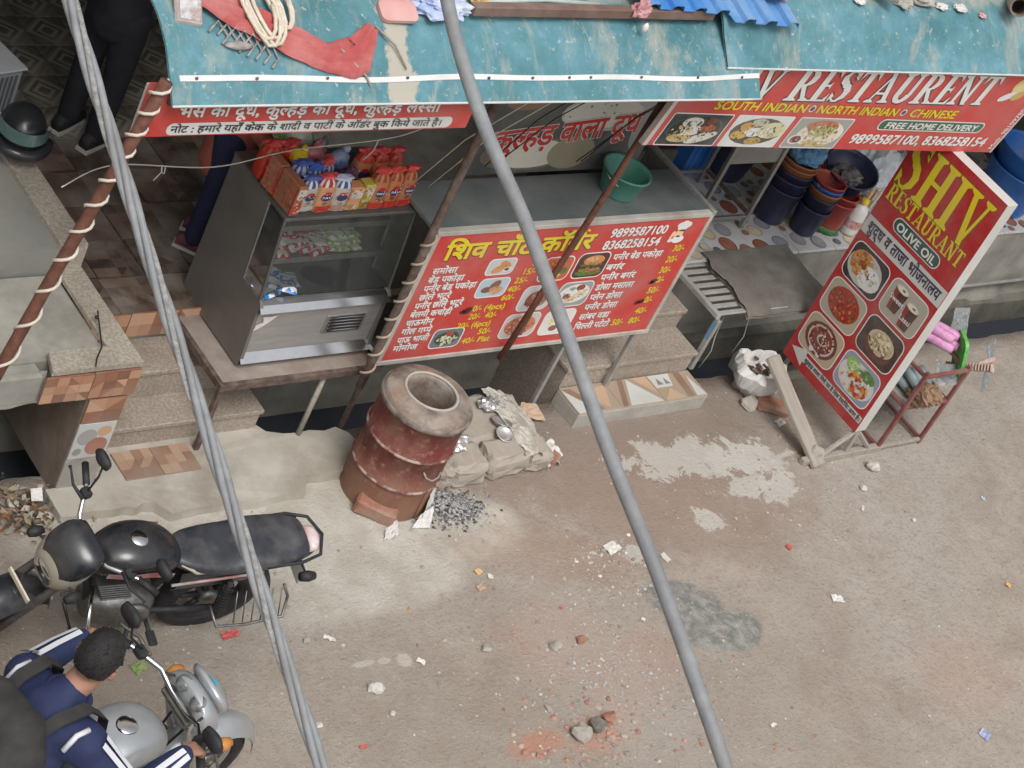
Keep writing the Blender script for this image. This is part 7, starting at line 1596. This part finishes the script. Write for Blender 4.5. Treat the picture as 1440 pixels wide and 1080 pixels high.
# --- two people standing inside the shop
def standing(label, loc, rz, shirt, trousers, shoe, sole, seed, bend=0.0, hem=.84):
    r = thing('person', label, 'person', loc, (0, 0, rz)); b = MB()
    hcx = Vector((.03 + bend * .5, 0, 1.58 - bend * .15)); Mx = head(b, hcx, (1, 0, -.1), (0, 0, 1))
    limb(b, [(.0 + bend * .3, 0, 1.36), hcx - Vector((0, 0, .05))], [.06, .058]); limb(b, [(0, 0, .92), (bend * .1, 0, 1.12), (bend * .3, 0, 1.32)], [.13, .12, .13])
    sh = {s: Vector((bend * .3, s * .19, 1.36 - bend * .1)) for s in (-1, 1)}; el = {s: Vector((bend * .3 + .06, s * .25, 1.09)) for s in (-1, 1)}; wr = {s: Vector((bend * .3 + .22, s * .22, .95)) for s in (-1, 1)}
    for s in (-1, 1):
        limb(b, [(bend * .3, s * .05, 1.34), sh[s], el[s], wr[s]], [.07, .055, .042, .028]); hand(b, wr[s], (0, 0, -1), Vector((.8, 0, -.5)), (0, -s, 0), .5)
        limb(b, [(0, s * .09, .9), (.02, s * .10, .50), (0, s * .10, .09)], [.085, .058, .042])
        limb(b, [(-.02, s * .10, .07), (.12, s * .11, .045)], [.045, .035])
    fuse(b, 'body', M_skin, r, .0125, 2); face_parts(r, Mx); hair(r, Mx, 1, seed)
    b = MB(); limb(b, [(0, 0, hem), (bend * .1, 0, 1.1), (bend * .25, 0, 1.28)], [.17, .16, .165], 16)
    for s in (-1, 1): limb(b, [(bend * .3, s * .07, 1.33), sh[s], el[s], (el[s] + wr[s]) / 2], [.11, .085, .065, .055])
    fuse(b, 'shirt', shirt, r, .015, 3)
    b = MB(); limb(b, [(0, 0, .93), (0, 0, .86)], [.15, .15])
    for s in (-1, 1): limb(b, [(0, s * .085, .88), (.02, s * .10, .5), (0, s * .10, .10)], [.115, .082, .068], 14)
    fuse(b, 'trousers', trousers, r, .015, 3)
    for s in (-1, 1):
        b = MB(); b.loft([(-.10, s * .10, .05, .035, .035, 2.6), (-.04, s * .10, .065, .045, .05, 2.6), (.06, s * .105, .052, .047, .038, 2.6), (.15, s * .11, .04, .042, .026, 2.6), (.185, s * .11, .035, .025, .018, 2.4)], 14); sh_ = b.build('shoe', shoe, r)
        b = MB(); b.prism([(-.11, s * .10 - .04), (.12, s * .10 - .05), (.19, s * .11 - .02), (.19, s * .11 + .02), (.12, s * .10 + .05), (-.11, s * .10 + .04)], .0, .022); b.build('sole', sole, sh_)
    return r
M_dkcloth = mat('dark_cloth', (.018, .019, .026), (.03, .031, .04), 6, .9, 0, .3, 20)
standing('person in dark clothes and black shoes standing inside the shop behind the twisted cable', (.76, 2.16, FZ - .018), R_(28), M_dkcloth, M_dkcloth, M_black, mat('pale_sole', (.5, .49, .46), (.56, .55, .52), 5, .7), 5)
standing('person with red shirt and navy trousers standing behind the display fridge', (1.03, 1.20, FZ - .018), R_(-42), mat('brick_red_shirt', (.36, .09, .07), (.44, .13, .10), 5, .85, 0, .3, 18), mat('navy_trousers', (.018, .024, .06), (.03, .036, .08), 5, .85, 0, .3, 18), mat('red_trainer', (.25, .05, .06), (.04, .05, .09), 30, .7), MATS['pale_sole'], 8, .25, .66).scale = (.9, .9, .88)

# ------------------------------------------------------------------ overhead cables
def camray(x, y, d): return Vector((-5.25, -6.18, 7.25)) + CR.transposed() @ (Vector((x - 720, y - 540, 2900)) / 2900 * d)
def smooth_path(P, n):
    out = []
    for k in range(n + 1):
        t = k / n * (len(P) - 1); i = min(int(t), len(P) - 2); f = t - i
        p0, p1, p2, p3 = P[max(i - 1, 0)], P[i], P[i + 1], P[min(i + 2, len(P) - 1)]
        out.append(.5 * ((2 * p1) + (p2 - p0) * f + (2 * p0 - 5 * p1 + 4 * p2 - p3) * f * f + (3 * p1 - p0 - 3 * p2 + p3) * f ** 3))
    return out
M_cab = mat('grey_cable_sheath', (.20, .21, .22), (.30, .31, .32), 20, .55, 0, .25, 70, dirt=(.2, .19, .18), dscale=9, damt=.55)
M_wire = mat('bare_aluminium', (.50, .50, .49), (.28, .28, .27), 60, .55, .3, .6, 260, stretch=(1, 1, 3))
A0 = [(-3.80, -3.40, 6.16), (-3.728, -3.904, 5.737), (-3.68, -4.225, 5.503), (-3.621, -4.57, 5.262), (-3.56, -4.909, 5.028), (-3.48, -5.35, 4.74)]
ctr = smooth_path([Vector(p) for p in A0], 160)
tw = thing('twisted_cable', 'twisted bundle of grey overhead cables crossing the left of the view', 'cable', tuple(ctr[0]))
for k in range(4):
    pts = []; n = len(ctr)
    for i, p in enumerate(ctr):
        t = (ctr[min(i + 1, n - 1)] - ctr[max(i - 1, 0)]).normalized(); e = t.cross(Vector((1, .3, 0))).normalized(); f = t.cross(e); th = i * .20 + k * math.pi / 2
        rr = .0070; pts.append(p + (e * math.cos(th) + f * math.sin(th)) * rr - ctr[0])
    b = MB(); b.tube(pts, .0057 if k < 3 else .0044, 10); b.build('strand' if k < 3 else 'bare_wire', M_cab if k < 3 else M_wire, tw)
B0 = [(612, -90), (640, 50), (682, 180), (738, 310), (797, 470), (858, 640), (920, 795), (972, 940), (1022, 1085), (1055, 1180)]
single = smooth_path([camray(x, y, 3.3 - .04 * k) for k, (x, y) in enumerate(B0)], 90)
b = MB(); b.tube(single, .0115, 14); tag(b.build('thick_cable', M_cab), 'single thick grey overhead cable crossing the middle of the view', 'cable')
# thin strings with knots under the awning
b = MB(); sp = smooth_path([Vector(p) for p in ((-.72, .1, 1.95), (-.16, .54, 1.70), (.40, .52, 1.68), (.90, .58, 1.72), (1.50, .5, 1.86), (1.95, .6, 1.98))], 40); b.tube(sp, .0035, 5); tag(b.build('washing_line', M_cord), 'thin string stretched across in front of the bread packets', 'string')
b = MB()
b.tube([sp[12], sp[12] + Vector((.01, 0, -.04)), sp[12] + Vector((.03, 0, -.05)), sp[12] + Vector((.02, 0, -.005))], .004, 5); b.tube([sp[12] + Vector((.01, 0, -.04)), sp[12] + Vector((-.02, 0, -.09))], .003, 5); tag(b.build('string_knot', M_cord), 'knotted loop hanging from the thin string on the left', 'string')
b = MB(); q = sp[30]; b.tube([q, q + Vector((-.01, -.01, -.06)), q + Vector((-.05, -.01, -.12)), q + Vector((-.03, 0, -.16))], .004, 5); tag(b.build('dangling_cord_end', M_cord), 'pale cord end hanging over the bread packets', 'string')
for k, (x, y, x2) in enumerate(((1.62, -.05, 1.50), (1.78, -.05, 1.64), (2.2, .1, 2.14), (2.38, .1, 2.2), (2.95, .1, 2.86), (3.02, .1, 2.82))):
    b = MB(); b.tube([(x, y - .1, 2.62), ((x + x2) / 2 + .01, y + .2, 2.1), (x2, y + .36, 1.66)], .0035 if k > 1 else .003, 5); tag(b.build('hanging_wire', M_black if k > 1 else M_cord), ['leftmost pale cord hanging under the awning', 'second pale cord hanging under the awning', 'black wire left of the milk banner lettering', 'second black wire across the milk banner', 'black wire right of the middle of the milk banner', 'rightmost black wire across the milk banner'][k], 'wire')
b = MB(); b.tube([(-.10, .35, .93), (-.18, .12, .905), (-.24, .05, .90), (-.27, .0, .895)], .004, 5); b.blob((-.13, .30, .935), (.012, .012, .012), 1, .2, sub=1); tag(b.build('loose_wire', M_black), 'thin black wire lying across the granite coping', 'wire')
b = MB(); b.tube([(6.2, .655, .05), (7.2, .65, .055), (9.5, .655, .05)], .016, 8); tag(b.build('water_pipe', M_galv), 'pale pipe running along the foot of the right plinth wall', 'pipe')

# ------------------------------------------------------------------ loose stones and litter on the street
def pebble_mesh(seed, amp=.35, sub=1):
    b = MB(); b.blob((0, 0, 0), (1, .8, .6), seed, amp, 1.5, sub, False); return b
M_gravel = print_mat('gravel', .95, .2)
mb = MB(); rg = random.Random(11)
proto = []
for s in range(5):
    q = MB(); q.blob((0, 0, 0), (1, .8, .55), s, .5, 1.5, 1, False); proto.append((q.v, q.f))
def scatter_stones(n, fx_, smin, smax, pal):
    for _ in range(n):
        x, y = fx_(); 
        if y > lip(x) - .02 or y < -5: continue
        s = smin * (smax / smin) ** (rg.random() ** 2.2); V, Fq = proto[rg.randrange(5)]; z = gz(x, y) + s * .1; a = rg.random() * 6.28; c = rg.choice(pal); k = rg.uniform(.75, 1.15); c = tuple(v * k for v in c)
        mb.add([(x + s * (p[0] * math.cos(a) - p[1] * math.sin(a)), y + s * (p[0] * math.sin(a) + p[1] * math.cos(a)), z + s * p[2]) for p in V], Fq, col=c)
dirtp = [(.36, .3, .245), (.42, .36, .30), (.30, .25, .205), (.48, .43, .37), (.52, .49, .44)]
scatter_stones(2600, lambda: (rg.uniform(-2.5, 9.5), rg.uniform(-4.9, .1)), .003, .012, dirtp)
scatter_stones(900, lambda: (2.2 + rg.gauss(0, .55), -1.9 + rg.gauss(0, .5)), .004, .016, dirtp + [(.44, .42, .39), (.40, .21, .15)])
scatter_stones(160, lambda: (2.2 + rg.gauss(0, .22), -1.85 + rg.gauss(0, .16)), .006, .015, [(.42, .42, .41), (.5, .5, .49), (.36, .37, .37)])
scatter_stones(220, lambda: (1.9 + rg.gauss(0, .25), -2.2 + rg.gauss(0, .12)), .006, .03, [(.40, .21, .15), (.46, .27, .2), (.4, .35, .3), (.34, .29, .24)])
scatter_stones(200, lambda: (2.75 + rg.gauss(0, .2), -1.2 + rg.gauss(0, .12)), .004, .02, dirtp + [(.6, .6, .58)])
scatter_stones(260, lambda: (4.4 + rg.gauss(0, .5), -.9 + rg.gauss(0, .25)), .004, .014, dirtp)
scatter_stones(260, lambda: (-.2 + rg.gauss(0, .5), -.75 + rg.gauss(0, .3)), .004, .02, dirtp)
tag(mb.build('gravel', M_gravel), 'loose pebbles and grit scattered over the street', 'gravel', kind='stuff')
def rock(label, x, y, r, seed, c=M_stone):
    b = MB(); b.blob((0, 0, r * .45), (r, r * .85, r * .75), seed, .45, 1.3, 2, False, flat=r * -.35); tag(b.build('stone', c, loc=(x, y, gz(x, y))), label, 'stone')
M_pale = MATS['pale_stone']
rock('pale fist sized stone alone on the dirt below the motorcycle tail', .82, -1.60, .042, 3, M_pale)
rock('small pale pebble right below the fist sized stone', .83, -1.76, .016, 4, M_pale); rock('small pale pebble beside the twisted cable at the bottom', .40, -1.72, .02, 5, M_pale)
rock('grey clod in the rubble patch at the bottom centre', 1.80, -2.18, .06, 6); rock('dark clod right of the rubble patch', 1.92, -2.16, .05, 7, mat('dark_clod', (.13, .12, .1), (.22, .2, .17), 9, .95, 0, .5))
rock('brick red lump in the rubble patch', 2.02, -2.14, .045, 8, M_brick); rock('grey stone by the thick cable in the rubble patch', 2.03, -1.62, .035, 9); rock('small brick lump by the thick cable', 2.22, -1.62, .03, 10, M_brick)
rock('small stone left of the rubble patch top', 1.60, -1.53, .03, 11); rock('grey stone in front of the sign on the dirt', 5.2, -1.02, .025, 12, M_pale); rock('small grey stone near the motorcycle rear guard', .62, -1.22, .02, 13)
def scrap(label, x, y, w, h, rz, m, seed, name='litter_scrap'):
    c, s = math.cos(rz), math.sin(rz); z = gz(x, y) + .008
    P = [(x + c * a * w / 2 - s * b2 * h / 2, y + s * a * w / 2 + c * b2 * h / 2, z) for a, b2 in ((-1, -1), (1, -.8), (.8, 1), (-.9, .9))]
    sheet(name, label, 'litter', P, m, .018, 5, seed, two=.0015)
M_redsc = mat('red_wrapper', (.5, .06, .06), (.62, .2, .18), 14, .4); M_orsc = mat('orange_wrapper', (.65, .36, .1), (.7, .5, .25), 12, .5); M_blsc = mat('blue_wrapper', (.2, .26, .5), (.55, .56, .66), 12, .4); M_gleaf = mat('green_leaf', (.16, .24, .07), (.24, .3, .12), 9, .7); M_tansc = MATS['tan_card']
scs = [('orange wrapper bit on the dirt right of the concrete patch', 1.9, -1.02, .05, .04, .3, M_orsc), ('white scrap next to the orange wrapper bit', 1.95, -1.07, .04, .035, 1, M_paper), ('faint tan scrap below the orange wrapper bit', 1.84, -1.13, .06, .04, .2, M_tansc),
       ('white leaf shaped scrap below the motorcycle seat', .75, -1.24, .07, .03, -.7, M_paper), ('white leaf shaped scrap in the middle of the dirt', 1.18, -1.50, .05, .035, -.9, M_paper), ('red and white printed scrap at the bottom by the twisted cable', .56, -1.90, .045, .025, -.1, M_redsc), ('red wrapper on the dirt below the parked motorcycle', .24, -1.08, .11, .05, .1, M_redsc),
       ('crumpled white scrap alone on the right dirt', 4.22, -1.78, .09, .06, -.4, M_paper), ('red scrap right of the cement splashes', 4.19, -1.33, .045, .04, .4, M_redsc), ('pale blue crumpled scrap at the lower right', 4.48, -2.92, .08, .07, .3, M_blsc), ('small blue scrap right of the sign foot', 6.2, -1.3, .03, .035, .3, M_blsc),
       ('white scrap by the drain edge below the waste bag', 5.0, -.34, .09, .06, .2, M_paper), ('white paper flake left of the thick cable', 2.9, -1.05, .12, .08, .2, M_paper), ('second white flake beside the thick cable', 3.1, -1.28, .07, .05, .9, M_paper), ('pale scrap right of the thick cable', 3.22, -1.2, .05, .07, .2, M_paper),
       ('tiny yellow scrap on the far right dirt', 5.72, -2.0, .045, .04, .4, M_orsc), ('white bit near the lower right corner', 3.05, -2.45, .05, .025, .1, M_paper), ('green leaf scrap under the parked motorcycle', -.32, -1.16, .09, .06, .3, M_gleaf), ('grey paper flake left under the parked motorcycle', -.66, -1.02, .09, .06, .5, M_paper),
       ('white sliver below the front of the sign', 5.05, -1.17, .05, .02, .6, M_paper), ('white pebble like scrap right of the white slivers', 5.4, -1.35, .04, .03, .1, M_paper), ('greyish scrap beside the mortar slick', 2.75, -2.0, .05, .04, .6, M_paper), ('small white bit above the mortar slick', 2.73, -1.58, .03, .025, .6, M_paper), ('pink scrap on the dirt left of the thick cable', 2.25, -1.38, .02, .02, .2, M_redsc)]
for k, q in enumerate(scs): scrap(*q, 100 + k)
b = MB(); b.tube([(5.55, -3.0, gz(5.55, -3) + .01), (5.66, -2.84, gz(5.66, -2.84) + .012)], .008, 6); tag(b.build('stick', M_darkwood), 'short brown stick on the dirt at the right edge', 'stick')
